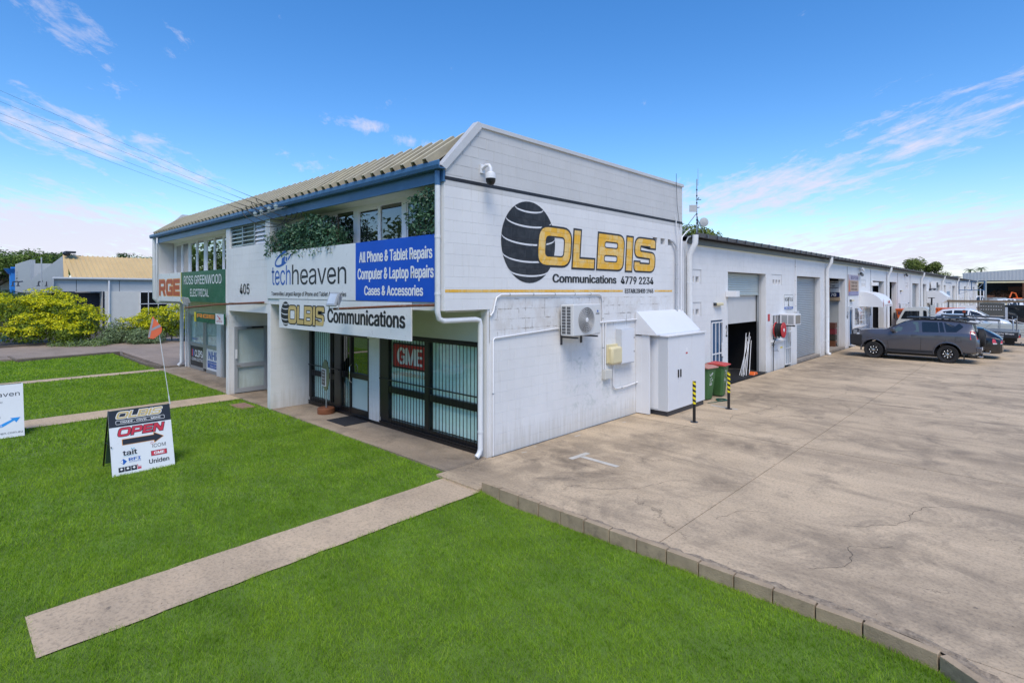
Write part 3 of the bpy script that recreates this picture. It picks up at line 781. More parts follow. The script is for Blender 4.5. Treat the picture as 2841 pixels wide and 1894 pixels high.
# --- left shopfront (electrical shop)
f = MB(); xs = [(-17.92, -17.72), (-16.16, -15.82), (-14.58, -14.5)]
f.box(-17.92, -14.5, -.02, .06, 2.10, 2.2)
for a, b_ in xs: f.box(a, b_, -.03, .06, .12, 2.10)
for a, b_ in ((-17.72, -16.16), (-15.82, -14.58)): f.box(a, b_, -.02, .06, .93, 1.07); f.box(a, b_, -.02, .06, .0, .12)
lw = part('shop_window', f, ALU, bld)
POSTER = M('poster_paper', (.62, .66, .60), .7, var=.25, vs=4, dirt=(.10, .14, .22, .75), ds=5)
for a, b_ in ((-17.72, -16.16), (-15.82, -14.58)):
    g = MB(); g.box(a, b_, .010, .016, 1.07, 2.10); part('pane', g, GLASS, lw)
    g = MB(); g.box(a, b_, .03, .035, 1.07, 2.10); part('poster', g, POSTER, lw)
g = MB(); g.box(-17.72, -16.16, .0, .012, .12, .93); p1 = part('poster', g, LBLACK, lw)
text('CLIPSAL', (-17.25, -15.95, .50, .78), LWHITE, p1, 'front', (0, 0, 0), .002, bold=.05)
text('LIVING ELECTRICAL', (-17.62, -16.0, .33, .45), LWHITE, p1, 'front', (0, 0, 0), .002, bold=.03)
for i, c in enumerate((LRED, LBLUE)): polys([[(-17.60 + i * .13, .50), (-17.48 + i * .13, .50), (-17.48 + i * .13, .78), (-17.60 + i * .13, .78)]], c, p1, 'front', (0, 0, 0), .002, 'logo_stripe')
g = MB(); g.box(-15.82, -14.58, .0, .012, .12, .93); p2_ = part('poster', g, SIGNW, lw)
text('NHP', (-15.62, -14.55, .52, .84), LBLUE, p2_, 'front', (0, 0, 0), .002, bold=.04)
polys([[(-15.72, .20), (-14.58, .20), (-14.58, .47), (-15.72, .47)]], LBLUE, p2_, 'front', (0, 0, 0), .002, 'logo_panel')
text('ELECTRICAL ENGINEERING', (-15.62, -14.5, .36, .43), LWHITE, p2_, 'front', (0, 0, 0), .004, bold=.01); text('PRODUCTS PTY LTD', (-15.42, -14.5, .24, .31), LWHITE, p2_, 'front', (0, 0, 0), .004, bold=.01)
text('ENERSAFE', (-17.6, -16.9, 1.16, 1.26), LBLUE, lw, 'front', (0, .0, 0), .008, bold=.01); text('Olympic Way', (-15.8, -14.7, 1.86, 1.99), LBLACK, lw, 'front', (0, .0, 0), .008)
g = MB(); g.box(-14.49, -14.06, -.08, .12, 0, 2.2); part('column', g, WHITE, bld)
g = MB(); g.box(-14.06, -13.9, -.02, .06, 0, 2.2); g.box(-12.9, -10.52, -.0, .06, 0, 2.2); part('door_frame', g, ALU, bld)
g = MB(); g.box(-13.9, -12.9, .02, .03, 0, 2.2); part('pane', g, GLASSM, bld)
g = MB(); g.box(-18.05, -17.93, -.06, .1, 0, 2.8); part('corner_post', g, WTRIM, bld)
# open glazed door against the pier
dl = thing('glass_door', 'grey aluminium framed glass door standing open against the white block pier below 405', 'door', (-10.27, -.92, 0))
f = MB(); f.box(-10.29, -10.24, -.95, -.86, .03, 2.05); f.box(-10.29, -10.24, -.06, .03, .03, 2.05); f.box(-10.29, -10.24, -.86, -.06, 1.95, 2.05); f.box(-10.29, -10.24, -.86, -.06, .03, .17); f.box(-10.29, -10.24, -.86, -.06, .80, .93)
part('door_frame', f, GREYP, dl, bev=.003)
DGL = glass('door_glass', (.95, .985, .975), .02, refl=.7)
for c, d_ in ((.17, .80), (.93, 1.95)):
    g = MB(); g.box(-10.268, -10.262, -.86, -.06, c, d_); part('pane', g, DGL, dl)
g = MB(); g.box(-10.24, -10.21, -.93, -.88, 1.08, 1.36); part('push_plate', g, WTRIM, dl)
g = MB(); g.tube([(-10.24, -.9, .88), (-10.20, -.9, .88), (-10.19, -.80, .85)], .012, 8); part('door_handle', g, CHROME, dl, smooth=40)
g = MB(); g.box(-10.24, -10.19, -.45, -.1, 1.99, 2.04); g.box(-10.235, -10.20, -.6, -.45, 2.0, 2.02); part('door_closer', g, BLACK, dl)

# ------------------------------------------------------------------ signs on the front
def board(name, label, x0, x1, z0, z1, mat, y=Y0 - .03, th=.025, rim=None):
    t_ = thing(name, label, 'sign', ((x0 + x1) / 2, y, z0)); b_ = MB(); b_.box(x0, x1, y, y + th, z0, z1); p = part('panel', b_, mat, t_, bev=.002); return t_, p
FY = Y0 - .03
s1, p = board('shop_sign', 'white hanging board reading OLBIS Communications below the phone repair signs', -6.65, -.94, 2.21, 2.93, SIGNW, FY)
fr = 'front'; og = (0, FY, 0)
globe((-6.27, 2.575), .27, .31, LBLACK, SIGNW, p, fr, og, .0015, rw=.022)
word('OLBIS', (-6.12, -4.26, 2.345, 2.78), LGOLD, LBLACK, p, fr, og, .003, shear=.04, gap=.10, lw=.07)
text('Communications', (-4.12, -1.12, 2.44, 2.76), LBLACK, p, fr, og, .003, bold=.05)
s2, p = board('shop_sign', 'long white techheaven sign under the artificial hedge', -7.40, -2.91, 2.95, 4.16, SIGNW, FY - .002)
og = (0, FY - .002, 0)
text('tech', (-7.10, -5.98, 3.30, 3.80), LBLUE, p, fr, og, .003, bold=.002, sp=.95)
text('heaven', (-5.90, -3.28, 3.30, 3.80), LBLACK, p, fr, og, .003, bold=-.006, sp=.95)
text('Townsvilles Largest Range of Phone and Tablet Accessories', (-7.12, -3.28, 3.00, 3.135), LBLACK, p, fr, og, .003, bold=.03)
n = 40; ring = []; inn = []
for i in range(n):
    a = R_(50) + R_(300) * i / (n - 1); ca, sa = math.cos(a), math.sin(a)
    for L_, rx, rz in ((ring, .50, .165), (inn, .43, .105)):
        u = rx * ca; v = rz * sa; L_.append((-6.43 + u * .95 - v * .25, 3.97 + v + u * .26))
polys([ring + inn[::-1]], LBLUE, p, fr, og, .003, 'logo_ring')
polys([[(-6.52, 3.80), (-6.33, 3.86), (-6.28, 4.04), (-6.47, 3.98)]], LBLUE, p, fr, og, .005, 'logo_hand')
polys([RR(-6.28, 3.88, -6.12, 4.02, .03)], LWHITE, p, fr, og, .006, 'logo_phone'); polys([RR(-6.255, 3.90, -6.15, 4.0, .02)], LBLUE, p, fr, og, .007, 'logo_phone')
s3, p = board('shop_sign', 'bright blue sign listing phone, tablet, computer and laptop repairs', -2.905, -.23, 2.95, 4.16, SIGNB, FY - .002)
text('All Phone & Tablet Repairs', (-2.76, -.30, 3.68, 3.965), LWHITE, p, fr, og, .003, bold=.05)
text('Computer & Laptop Repairs', (-2.82, -.26, 3.33, 3.62), LWHITE, p, fr, og, .003, bold=.05)
text('Cases & Accessories', (-2.56, -.57, 3.06, 3.26), LWHITE, p, fr, og, .003, bold=.05)
s4, p = board('shop_sign', 'white board with rust red RGE lettering at the far left of the front', -17.82, -14.92, 2.76, 3.82, SIGNW, FY); og = (0, FY, 0)
word('RGE', (-17.72, -15.05, 2.98, 3.58), LRUST, LORNG, p, fr, og, .003, gap=.08, lw=.05)
s5, p = board('shop_sign', 'dark green board reading ROSS GREENWOOD ELECTRICAL', -14.90, -10.54, 2.78, 3.82, SIGNG, FY - .002); og = (0, FY - .002, 0)
polys([rpoly([(-14.92, 2.775, .0), (-14.50, 2.775, 0), (-14.80, 2.9, .1), (-14.86, 3.1, .05), (-14.86, 3.82, 0), (-14.92, 3.82, 0)])], YEL, p, fr, og, .002, 'sign_edge')
text('ROSS GREENWOOD', (-14.55, -10.80, 3.38, 3.68), LWHITE, p, fr, og, .003, bold=.012); text('ELECTRICAL', (-13.85, -11.95, 2.96, 3.22), LWHITE, p, fr, og, .003, bold=.012)
s6, p = board('projecting_sign', 'small green and yellow RGE sign with red OFFICE arrow fixed to the pier', -13.18, -10.40, 2.12, 2.44, SIGNG, Y0 - .10, .04); og = (0, Y0 - .10, 0)
polys([[(-13.18, 2.12), (-12.95, 2.12), (-12.99, 2.2), (-12.99, 2.44), (-13.18, 2.44)]], YEL, p, fr, og, .002, 'sign_edge')
word('RGE', (-12.90, -11.2, 2.27, 2.39), LORNG, LRUST, p, fr, og, .003, gap=.08, lw=.07)
polys([[(-11.12, 2.12), (-10.4, 2.12), (-10.4, 2.44), (-11.12, 2.44)]], LWHITE, p, fr, og, .002, 'sign_end')
text('OFFICE', (-11.05, -10.52, 2.18, 2.235), LRED, p, fr, og, .004, bold=.02)
polys([[(-11.0, 2.385), (-10.97, 2.40), (-10.74, 2.31), (-10.74, 2.35), (-10.66, 2.265), (-10.86, 2.265), (-10.79, 2.29)]], LRED, p, fr, og, .004, 'arrow')

# ------------------------------------------------------------------ floodlights on rusty arms
def flood(x, z, ang, label, face_out):
    t_ = thing('floodlight', label, 'floodlight', (x, Y0 - .5, z))
    b_ = MB(); Mx = Matrix.Translation((x, Y0 - .52, z)) @ Matrix.Rotation(R_(ang), 4, 'X')
    b_.box(-.19, .19, -.02, .03, -.15, .15, Mx); b_.box(-.13, .13, .03, .12, -.09, .10, Mx); part('housing', b_, GREYP, t_, bev=.012)
    g = MB(); g.box(-.15, .15, -.026, -.021, -.11, .11, Mx); part('lens', g, LAMPG, t_)
    y = MB(); y.tube([(x - .2, Y0 - .5, z + .03), (x - .2, Y0 - .5, z - .19), (x + .2, Y0 - .5, z - .19), (x + .2, Y0 - .5, z + .03)], .012, 6); part('yoke', y, GREYP, t_)
    return t_
flood(-2.95, 2.98, -20, 'grey floodlight above the OLBIS Communications board', 1)
flood(-12.7, 2.80, 20, 'grey floodlight below the green ELECTRICAL sign', 1)
a = MB(); a.tube([(-2.95, Y0 - .5, 2.78), (-1.0, Y0 - .3, 2.87), (-.22, Y0 - .04, 2.90)], .024, 8); solo('lamp_arm', a, RUST, 'rusty steel arm holding the floodlight in front of the OLBIS Communications board', 'bracket', smooth=50)
a = MB(); a.tube([(-12.7, Y0 - .5, 2.60), (-10.4, Y0 - .28, 2.74), (-7.55, Y0 - .06, 2.84)], .028, 8); solo('lamp_arm', a, RUST, 'rusty peeling white steel arm below the number 405', 'bracket', smooth=50)

# ------------------------------------------------------------------ downpipes
def downpipe(pts, r, label, name='downpipe', mat=None, brk=(), n=10, grp=None):
    t_ = thing(name, label, 'downpipe', pts[-1], group=grp); q = MB(); q.tube(pts, r, n); part('pipe', q, mat or PIPE, t_, smooth=50)
    for p_, d_ in brk:
        s = MB(); s.lathe([(r + .006, -.02), (r + .006, .02)], p_, d_, n); part('bracket', s, mat or PIPE, t_)
    return t_
dpx, dpy = -.11, Y0 - .07
d1 = downpipe([(dpx, dpy, 5.0), (dpx, dpy, 2.78), (dpx, dpy + .03, 2.66), (dpx + .01, dpy + .12, 2.62), (dpx + .02, -.30, 2.62), (dpx + .02, -.2, 2.60), (dpx + .02, -.17, 2.5), (dpx + .02, -.17, .18), (dpx + .02, -.20, .10), (dpx + .02, -.27, .04)], .050,
         'white round downpipe running down the front corner beside the blue sign', brk=[((dpx, dpy, 4.1), Z_), ((dpx, dpy, 3.1), Z_), ((dpx + .02, -.17, .5), Z_)], n=12)
q = MB(); q.tube([(dpx, dpy, 5.26), (dpx, dpy, 5.0)], .052, 12); part('pipe_head', q, BLUE, d1, smooth=50)
downpipe([(-18.25, dpy, 5.28), (-18.25, dpy, 2.85), (-18.25, dpy + .1, 2.72), (-18.25, -.35, 2.70), (-18.25, -.2, 2.6), (-18.25, -.2, .2), (-18.3, -.3, .06)], .07, 'grey downpipe at the far left corner beneath the blue gutter', brk=[((-18.25, dpy, 4.2), Z_)])
downpipe([(-17.98, dpy + .02, 5.05), (-17.98, dpy + .02, 2.8), (-17.98, -.12, 2.72), (-17.98, -.12, .02)], .03, 'thin white pipe beside the far left downpipe', name='thin_pipe')

# ------------------------------------------------------------------ climbing hedges on the balcony
def leafmat(name, cols, rough=.5, trans=.25):
    m, t, b = newmat(name); r = t.new('ShaderNodeNewGeometry').outputs['Random Per Island']
    st = [(i / max(1, len(cols) - 1), c) for i, c in enumerate(cols)]
    t.put(b, 'Base Color', t.ramp(r, *st)); b.inputs['Roughness'].default_value = rough; b.inputs['Specular IOR Level'].default_value = .35
    if trans:
        out = t.n['Material Output']; tl = t.new('ShaderNodeBsdfTranslucent'); t.put(tl, 'Color', t.ramp(r, *st))
        t.put(out, 'Surface', t.new('ShaderNodeMixShader', {0: trans, 1: b.outputs[0], 2: tl.outputs[0]}))
    return m
def leaves(P, size, seed=1, up=.5, asp=.5, jitter=.5, nrm=None, bend=True):
    """P (n,3) -> mesh of folded pointed leaves (2 quads each)"""
    r = np.random.default_rng(seed); n = len(P)
    if nrm is None:
        N = r.normal(size=(n, 3)); N[:, 2] = np.abs(N[:, 2]) + up
    else: N = nrm + r.normal(size=(n, 3)) * jitter
    N /= np.linalg.norm(N, axis=1)[:, None]
    T = r.normal(size=(n, 3)); T -= (T * N).sum(1)[:, None] * N; T /= np.linalg.norm(T, axis=1)[:, None]; Bv = np.cross(N, T)
    s = (size * r.uniform(.6, 1.35, n))[:, None]; w = s * asp
    a = P - T * s * .5; c = P + T * s * .5 - N * s * .12; b_ = P + Bv * w * .5 + N * s * .08; d_ = P - Bv * w * .5 + N * s * .08
    V = np.stack([a, b_, c, d_], 1).reshape(-1, 3); k = np.arange(n) * 4
    F = np.concatenate([np.stack([k, k + 1, k + 2], 1), np.stack([k, k + 2, k + 3], 1)])
    return V, F
def np_mesh(name, V, F):
    me = bpy.data.meshes.new(name); me.vertices.add(len(V)); me.vertices.foreach_set('co', V.astype(np.float32).ravel())
    k = F.shape[1]; me.loops.add(F.size); me.loops.foreach_set('vertex_index', F.astype(np.int32).ravel())
    me.polygons.add(len(F)); me.polygons.foreach_set('loop_start', (np.arange(len(F)) * k).astype(np.int32))
    me.update(calc_edges=True); return me
IVY = leafmat('hedge_leaf', [(.016, .05, .026), (.035, .10, .045), (.055, .14, .06), (.13, .24, .14), (.022, .06, .032)], .42, .15)
STEM = M('stem_brown', (.06, .04, .025), .9)
def hedge(x0, x1, fn, label, n, seed, y0=-1.18, y1=-.66):
    r = np.random.default_rng(seed); P = []
    while len(P) < n:
        x = r.uniform(x0, x1); z = r.uniform(3.98, 5.12); y = r.uniform(y0, y1)
        lo, hi = fn(x, r)
        if lo < z < hi: P.append((x, y, z))
    P = np.array(P); V, F = leaves(P, .085, seed, up=.1, asp=.5, nrm=np.tile([0.15, -.8, .45], (n, 1)), jitter=.55)
    t_ = thing('hanging_plant', label, 'plant', ((x0 + x1) / 2, -1, 4.2)); me = np_mesh('foliage', V, F); mk('foliage', me, IVY, t_)
    st = MB()
    for i in range(16):
        x = rng.uniform(x0, x1); st.tube([(x, -.9, 4.16), (x + rng.uniform(-.1, .1), -.95, 4.5), (x + rng.uniform(-.15, .15), -.9, 4.85)], .006, 5)
    part('stem', st, STEM, t_)
def wig(x, k): return .05 * math.sin(x * 9 + k) + .04 * math.sin(x * 23 + k * 2) + .03 * math.sin(x * 47 + k)
hedge(-7.55, -5.45, lambda x, r: (4.10 + wig(x, 1) - .04, 4.62 + .18 * min(1, (x + 7.55) / 1.2) + wig(x, 2)), 'left section of dark green artificial hedge spilling over the techheaven sign', 2600, 3)
hedge(-5.6, -3.75, lambda x, r: (4.10 + wig(x, 3) - .05 - .10 * math.exp(-((x + 4.9) / .15) ** 2), min(5.0, 4.98 - .28 * abs(x + 5.0) ** 1.2 + wig(x, 4)) - .25 * max(0, x + 4.3)), 'right section of dark green artificial hedge spilling over the techheaven sign', 2300, 4)
hedge(-1.12, -.20, lambda x, r: (4.22 - .2 * max(0, x + .7) + .25 * max(0, -.8 - x) + wig(x, 5) * .5, 4.98 - .2 * max(0, -.7 - x) + wig(x, 6) * .6), 'small leafy climber beside the downpipe above the blue sign', 1250, 5)
# ------------------------------------------------------------------ things on the mural wall
# dome camera
t_ = thing('security_camera', 'white and black dome security camera on a bracket high on the mural wall', 'camera', (0, -.2, 5.42))
q = MB(); q.box(0, .03, -.27, -.17, 5.34, 5.50); q.tube([(.02, -.22, 5.42), (.12, -.22, 5.47), (.2, -.22, 5.46), (.24, -.22, 5.40), (.24, -.22, 5.33)], .032, 10); part('bracket', q, WTRIM, t_, smooth=40)
q = MB(); q.lathe([(.04, 0), (.085, -.03), (.095, -.08), (.095, -.13)], (.24, -.22, 5.34), Z_, 20); part('housing', q, WTRIM, t_, smooth=40)
q = MB(); q.lathe([(.092, 0), (.088, -.05), (.06, -.11), (.0, -.135)], (.24, -.22, 5.21), Z_, 20); part('dome', q, BLACK, t_, smooth=60)
# air conditioner
t_ = thing('air_conditioner', 'pale grey outdoor air conditioner unit hung under the yellow stripe on the mural wall', 'air conditioner', (.2, 2.6, 2.2))
A0, A1, AZ0, AZ1 = 2.02, 3.02, 2.19, 2.86
q = MB(); q.box(.09, .43, A0, A1, AZ0, AZ1); ac = part('casing', q, M('ac_casing', (.62, .625, .62), .4, var=.04), t_, bev=.018)
q = MB(); q.lathe([(.0, .004), (.265, .004), (.275, .0)], (.431, A0 + .46, (AZ0 + AZ1) / 2), X_, 36); part('fan_recess', q, M('fan_dark', (.10, .10, .105), .5), ac)
for k in range(7):
    rr = .055 + k * .036; q = MB(); n = 40
    pts = [(.447, A0 + .46 + rr * math.cos(2 * math.pi * i / n), (AZ0 + AZ1) / 2 + rr * math.sin(2 * math.pi * i / n)) for i in range(n + 1)]
    q.tube(pts, .0085, 6, False); part('grille_ring', q, M('grille_grey', (.42, .42, .42), .4) if k == 0 else bpy.data.materials['grille_grey'], ac)
q = MB(); q.lathe([(.05, 0), (.05, .02), (.02, .026)], (.435, A0 + .46, (AZ0 + AZ1) / 2), X_, 18); part('hub', q, WTRIM, ac, smooth=40)
q = MB(); 
for k in range(16):
    a = 2 * math.pi * k / 16; c_, s_ = math.cos(a), math.sin(a); cy, cz = A0 + .46, (AZ0 + AZ1) / 2
    q.tube([(.444, cy + .05 * c_, cz + .05 * s_), (.444, cy + .265 * c_, cz + .265 * s_)], .004, 4)
part('grille_spokes', q, bpy.data.materials['grille_grey'], ac)
for i in range(2):
    for k in range(9):
        q = MB(); q.box(.13 + i * .13, .225 + i * .13, A0 - .006, A0 + .003, AZ0 + .045 + k * .066, AZ0 + .095 + k * .066); part('coil_opening', q, bpy.data.materials['fan_dark'], ac)
q = MB(); q.box(.428, .436, A0 + .78, A0 + .97, AZ0 + .03, AZ1 - .06); part('service_panel', q, bpy.data.materials['ac_casing'], ac, bev=.004)
polys([[(A0 + .84, AZ1 - .17), (A0 + .88, AZ1 - .12), (A0 + .91, AZ1 - .16), (A0 + .90, AZ1 - .18)]], LBLUE, ac, 'side', (.437, 0, 0), .001, 'logo')
text('HAIXIN', (A0 + .81, A0 + .94, AZ1 - .225, AZ1 - .195), LBLACK, ac, 'side', (.437, 0, 0), .001, bold=.02)
for yy in (2.14, 2.86):
    q = MB(); q.box(0, .03, yy - .02, yy + .02, 1.98, 2.40); q.box(.03, .46, yy - .02, yy + .02, 2.135, 2.17); part('bracket', q, CHAR, t_)
# boxes
t_ = thing('meter_box', 'tall narrow grey steel meter box on the white wall beside the cream box', 'box', (0, 4.6, 1.4)); q = MB(); q.box(0, .16, 4.30, 4.90, 1.36, 2.22); e = part('casing', q, CABG, t_, bev=.008)
q = MB(); q.box(.161, .170, 4.32, 4.88, 1.38, 2.20); part('cover', q, CABW, e, bev=.004)
q = MB(); q.box(.165, .18, 4.86, 4.87, 1.62, 1.66); q.box(.165, .18, 4.86, 4.87, 1.96, 2.0); part('screw', q, BLACK, e)
t_ = thing('switch_box', 'rounded yellowed cream plastic box on the white wall left of the meter box', 'box', (0, 4.1, 1.4)); q = MB(); q.box(0, .17, 3.90, 4.36, 1.38, 1.80); part('cover', q, IVORY, t_, bev=.05, smooth=50)
q = MB(); q.box(0, .05, 3.86, 4.38, 1.41, 1.86); part('back_plate', q, IVORY, t_, bev=.01)
t_ = thing('junction_box', 'small square white junction box low on the wall under the cream box', 'box', (0, 3.85, 1.1)); q = MB(); q.box(0, .10, 3.70, 4.0, 1.05, 1.27); part('casing', q, M('box_offwhite', (.58, .57, .52), .4, var=.06), t_, bev=.01)
def conduit(pts, r, label, mat=WTRIM, clips=(), n=8, grp=None):
    t_ = thing('conduit', label, 'conduit', pts[0], group=grp); q = MB(); q.tube(pts, r, n); part('pipe', q, mat, t_, smooth=50)
    for (p_, d_) in clips:
        s = MB(); s.lathe([(r + .004, -.012), (r + .01, 0), (r + .004, .012)], p_, d_, 8); part('clip', s, ALU, t_)
    return t_
conduit([(.03, -.02, 2.68), (.03, .06, 2.76), (.03, .10, 2.9), (.03, .14, 3.02), (.03, .26, 3.08), (.03, 3.5, 3.08), (.03, 3.62, 3.05), (.03, 3.68, 2.95), (.03, 3.70, 2.4), (.03, 3.72, 1.28)], .018, 'long white conduit arching under the yellow stripe and over the air conditioner',
        clips=[((.03, y, 3.08), Y_) for y in (.5, 1.2, 1.9, 2.6, 3.2)] + [((.03, .1, 2.85), Z_), ((.03, 3.69, 2.9), Z_), ((.03, 3.70, 2.5), Z_), ((.03, 3.71, 1.8), Z_)])
conduit([(.02, .06, .02), (.02, .06, 2.22), (.02, .10, 2.25), (.02, 1.95, 2.34), (.02, 2.05, 2.34)], .014, 'thin white pipe rising at the building corner and running to the air conditioner', clips=[((.02, .06, 1.2), Z_)])
conduit([(.03, 3.02, 2.40), (.03, 5.25, 2.42)], .02, 'short white pipe between the air conditioner and the white cabinets', clips=[((.03, 4.7, 2.42), Y_)])
conduit([(.03, 3.80, 1.28), (.03, 3.80, 1.5), (.03, 3.82, 2.42)], .018, 'white conduit dropping beside the cream box')
conduit([(.05, 4.12, 1.38), (.05, 4.12, 1.25), (.04, 4.12, .86), (.04, 4.18, .78), (.04, 4.3, .76), (.04, 4.7, .76), (.04, 5.25, .80)], .018, 'curved white conduit looping under the cream box to the cabinets', clips=[((.04, 4.5, .76), Y_), ((.04, 5.15, .79), Y_)])
# pipe bundle at the end of the wall
conduit([(-.1, 7.12, 4.62), (.05, 7.15, 4.55), (.08, 7.30, 4.42), (.08, 7.32, 4.2), (.08, 7.32, 2.55), (.1, 7.34, 2.48)], .034, 'grey lagged refrigerant pipe dropping from the wall vents', mat=M('lagging', (.40, .42, .45), .6), clips=[((.08, 7.32, z), Z_) for z in (4.3, 3.9, 3.5, 3.1, 2.7)], n=10)
conduit([(.06, 7.28, 5.3), (.06, 7.30, 5.24), (.06, 7.34, 4.95), (.06, 7.42, 4.7), (.06, 7.44, 2.6)], .016, 'thin white conduit rising above the wall vents')
conduit([(.12, 8.05, 4.95), (.12, 7.85, 4.88), (.10, 7.6, 4.7), (.10, 7.56, 4.4), (.10, 7.56, 2.6)], .018, 'white conduit curving down from the shed eave')
conduit([(.12, 8.1, 4.75), (.12, 7.95, 4.72), (.12, 7.78, 4.55), (.12, 7.74, 4.3), (.12, 7.74, 2.5)], .020, 'grey conduit beside the first shed downpipe', mat=GREYP)
q = MB(); q.tube([(.05, 7.35, 6.5), (.05, 7.35, 6.28), (.05, 7.4, 5.6), (.04, 7.6, 4.9)], .006, 5); solo('aerial_cable', q, CABL, 'thin black whip and cable hanging down the far end of the mural wall', 'cable')
# --- white cabinets beside the wall
t_ = thing('electrical_cabinet', 'pair of tall white electrical cabinets with dark plinth beside the mural wall', 'cabinet', (.8, 6.5, 0))
q = MB(); q.box(.16, .80, 5.40, 7.52, .12, 2.0); cb = part('body', q, CABG, t_, bev=.006)
for a, b_ in ((5.41, 5.98), (5.99, 6.72), (6.73, 7.51)):
    q = MB(); q.box(.802, .822, a, b_, .13, 1.99); part('door', q, CABW, cb, bev=.004)
q = MB(); q.box(.10, .86, 5.36, 7.56, 2.0, 2.03); part('top', q, CABW, cb, bev=.003)
q = MB(); q.box(.20, .79, 5.43, 7.49, .0, .12); part('plinth', q, CHAR, cb)
for yy in (5.93, 6.06):
    q = MB(); q.box(.822, .846, yy - .02, yy + .02, .93, 1.13); part('door_handle', q, BLACK, cb, bev=.006)
q = MB(); q.box(.8225, .825, 6.36, 6.46, 1.5, 1.54); part('sticker', q, RED, cb); q = MB(); q.box(.8225, .825, 6.36, 6.46, 1.56, 1.66); part('sticker', q, LWHITE, cb)
q = MB(); q.box(.24, .55, 5.392, 5.399, .16, 1.95); part('side_panel', q, CABW, cb)
t_ = thing('cabinet_cowl', 'white sheet metal enclosure with sloping hood between the wall and the cabinets', 'cowl', (.2, 5.3, 0))
q = MB(); q.box(0.005, .16, 5.24, 7.6, .02, 2.0); q.box(.16, .38, 5.24, 5.30, .02, 2.02); q.box(.005, .16, 5.235, 5.24, .02, 2.0); part('side_panel', q, CABW, t_)
q = MB(); q.prism([(0.005, 2.62), (.05, 2.62), (.62, 2.06), (.62, 2.03), (.005, 2.03)], (0, 7.66, 0), X_, Z_, 2.46); part('hood', q, CABW, t_, bev=.003)
# --- bollards
bo = thing('bollard', 'black bollard with yellow and black striped sleeve nearest the camera, before the white cabinets', 'bollard', (1.54, 5.33, 0), group='striped bollards in front of the cabinets', world=False)
q = MB(); q.cyl((0, 0, 0), (0, 0, .98), .036, 14); part('post', q, BLACK, bo, smooth=40)
q = MB(); q.lathe([(.09, 0), (.09, .012)], (0, 0, 0), Z_, 16); part('base_plate', q, CHAR, bo)
STR = newmat('hazard_stripe'); m_h, t, b = STR
oc = t.new('ShaderNodeTexCoord').outputs['Object']; so = t.new('ShaderNodeSeparateXYZ', {0: oc})
ang = t.math('ARCTAN2', so.outputs[1], so.outputs[0]); ph = t.math('FRACT', t.math('ADD', t.math('MULTIPLY', so.outputs[2], 8.5), t.math('MULTIPLY', ang, .16)))
t.put(b, 'Base Color', t.mix(t.math('GREATER_THAN', ph, .5), (.012, .012, .012), (.74, .62, .01))); b.inputs['Roughness'].default_value = .4
q = MB(); q.cyl((0, 0, .44), (0, 0, .985), .040, 16); part('sleeve', q, m_h, bo, smooth=40)
dup(bo, (1.54, 7.38, 0), label='black bollard with striped sleeve standing in front of the green wheelie bins')
# --- wheelie bins
GRN = M('bin_green', (.045, .125, .035), .5, var=.12, dirt=(.10, .15, .08, .35)); LIDR = M('bin_lid_red', (.50, .06, .05), .5, var=.15, dirt=(.5, .25, .22, .4)); LIDP = M('bin_lid_faded', (.42, .20, .16), .55, var=.2, dirt=(.45, .36, .33, .5))
def bin_(loc, rz, label, lid, stickers):
    t_ = thing('wheelie_bin', label, 'bin', loc, rz, 'green wheelie bins by the cabinets', world=False)
    q = MB(); v = []; 
    lv = [(.16, .17, .03), (.165, .185, .08), (.215, .235, .62), (.235, .26, .90)]
    for hx, hy, z in lv:
        c = .05; v += [(-hx + c, -hy, z), (hx - c, -hy, z), (hx, -hy + c, z), (hx, hy - c, z), (hx - c, hy, z), (-hx + c, hy, z), (-hx, hy - c, z), (-hx, -hy + c, z)]
    fs = [tuple(reversed(range(8)))] + [(i * 8 + j, i * 8 + (j + 1) % 8, (i + 1) * 8 + (j + 1) % 8, (i + 1) * 8 + j) for i in range(3) for j in range(8)] + [tuple(range(24, 32))]
    q.add(v, fs); body = part('body', q, GRN, t_, bev=.008, smooth=40)
    q = MB(); q.box(-.255, .255, -.28, .28, .90, .93); part('rim', q, GRN, body, bev=.01)
    q = MB(); q.prism([(-.27, .925), (.29, .925), (.29, .95), (.15, .985), (-.2, 1.0), (-.27, .98)], (0, .285, 0), X_, Z_, .57); part('lid', q, lid, t_, bev=.012)
    q = MB(); q.tube([(-.26, -.2, .92), (-.33, -.2, .95), (-.33, .2, .95), (-.26, .2, .92)], .014, 6); part('handle', q, GRN, t_)
    for s_ in (-1, 1):
        q = MB(); q.cyl((-.17, s_ * .22, .1), (-.17, s_ * .265, .1), .1, 16); part('wheel', q, RUBBER, t_)
    q = MB(); rr = random.Random(stickers)
    for k in range(26):
        y = rr.uniform(-.1, .06); z = rr.uniform(.42, .78); w_ = rr.uniform(.01, .03); h = rr.uniform(.01, .03); x = .165 + (z - .08) * .0926 + .004
        x = .165 + .05 * (z - .08) / .54 + .004
        q.box(x, x + .002, y, y + w_, z, z + h)
    part('stickers', q, LWHITE, body, kind='stuff')
    return t_
bin_((.50, 8.20, 0), R_(-8), 'front green wheelie bin with faded pink lid and scribbled stickers', LIDP, 3)
bin_((.56, 9.02, 0), R_(5), 'rear green wheelie bin with bright red lid behind the first bin', LIDR, 5)
q = MB(); n = 60
q.tube([(.95 + (.13 + .03 * math.sin(i * .5)) * math.cos(i * .55), 8.35 + (.16 + .03 * math.sin(i * .3)) * math.sin(i * .55), .012 + .0006 * i) for i in range(46)] + [(.9, 7.9, .01), (.82, 7.7, .01)], .010, 6)
solo('garden_hose', q, M('hose_green', (.02, .09, .06), .4), 'coiled green garden hose on the concrete before the front bin', 'hose')

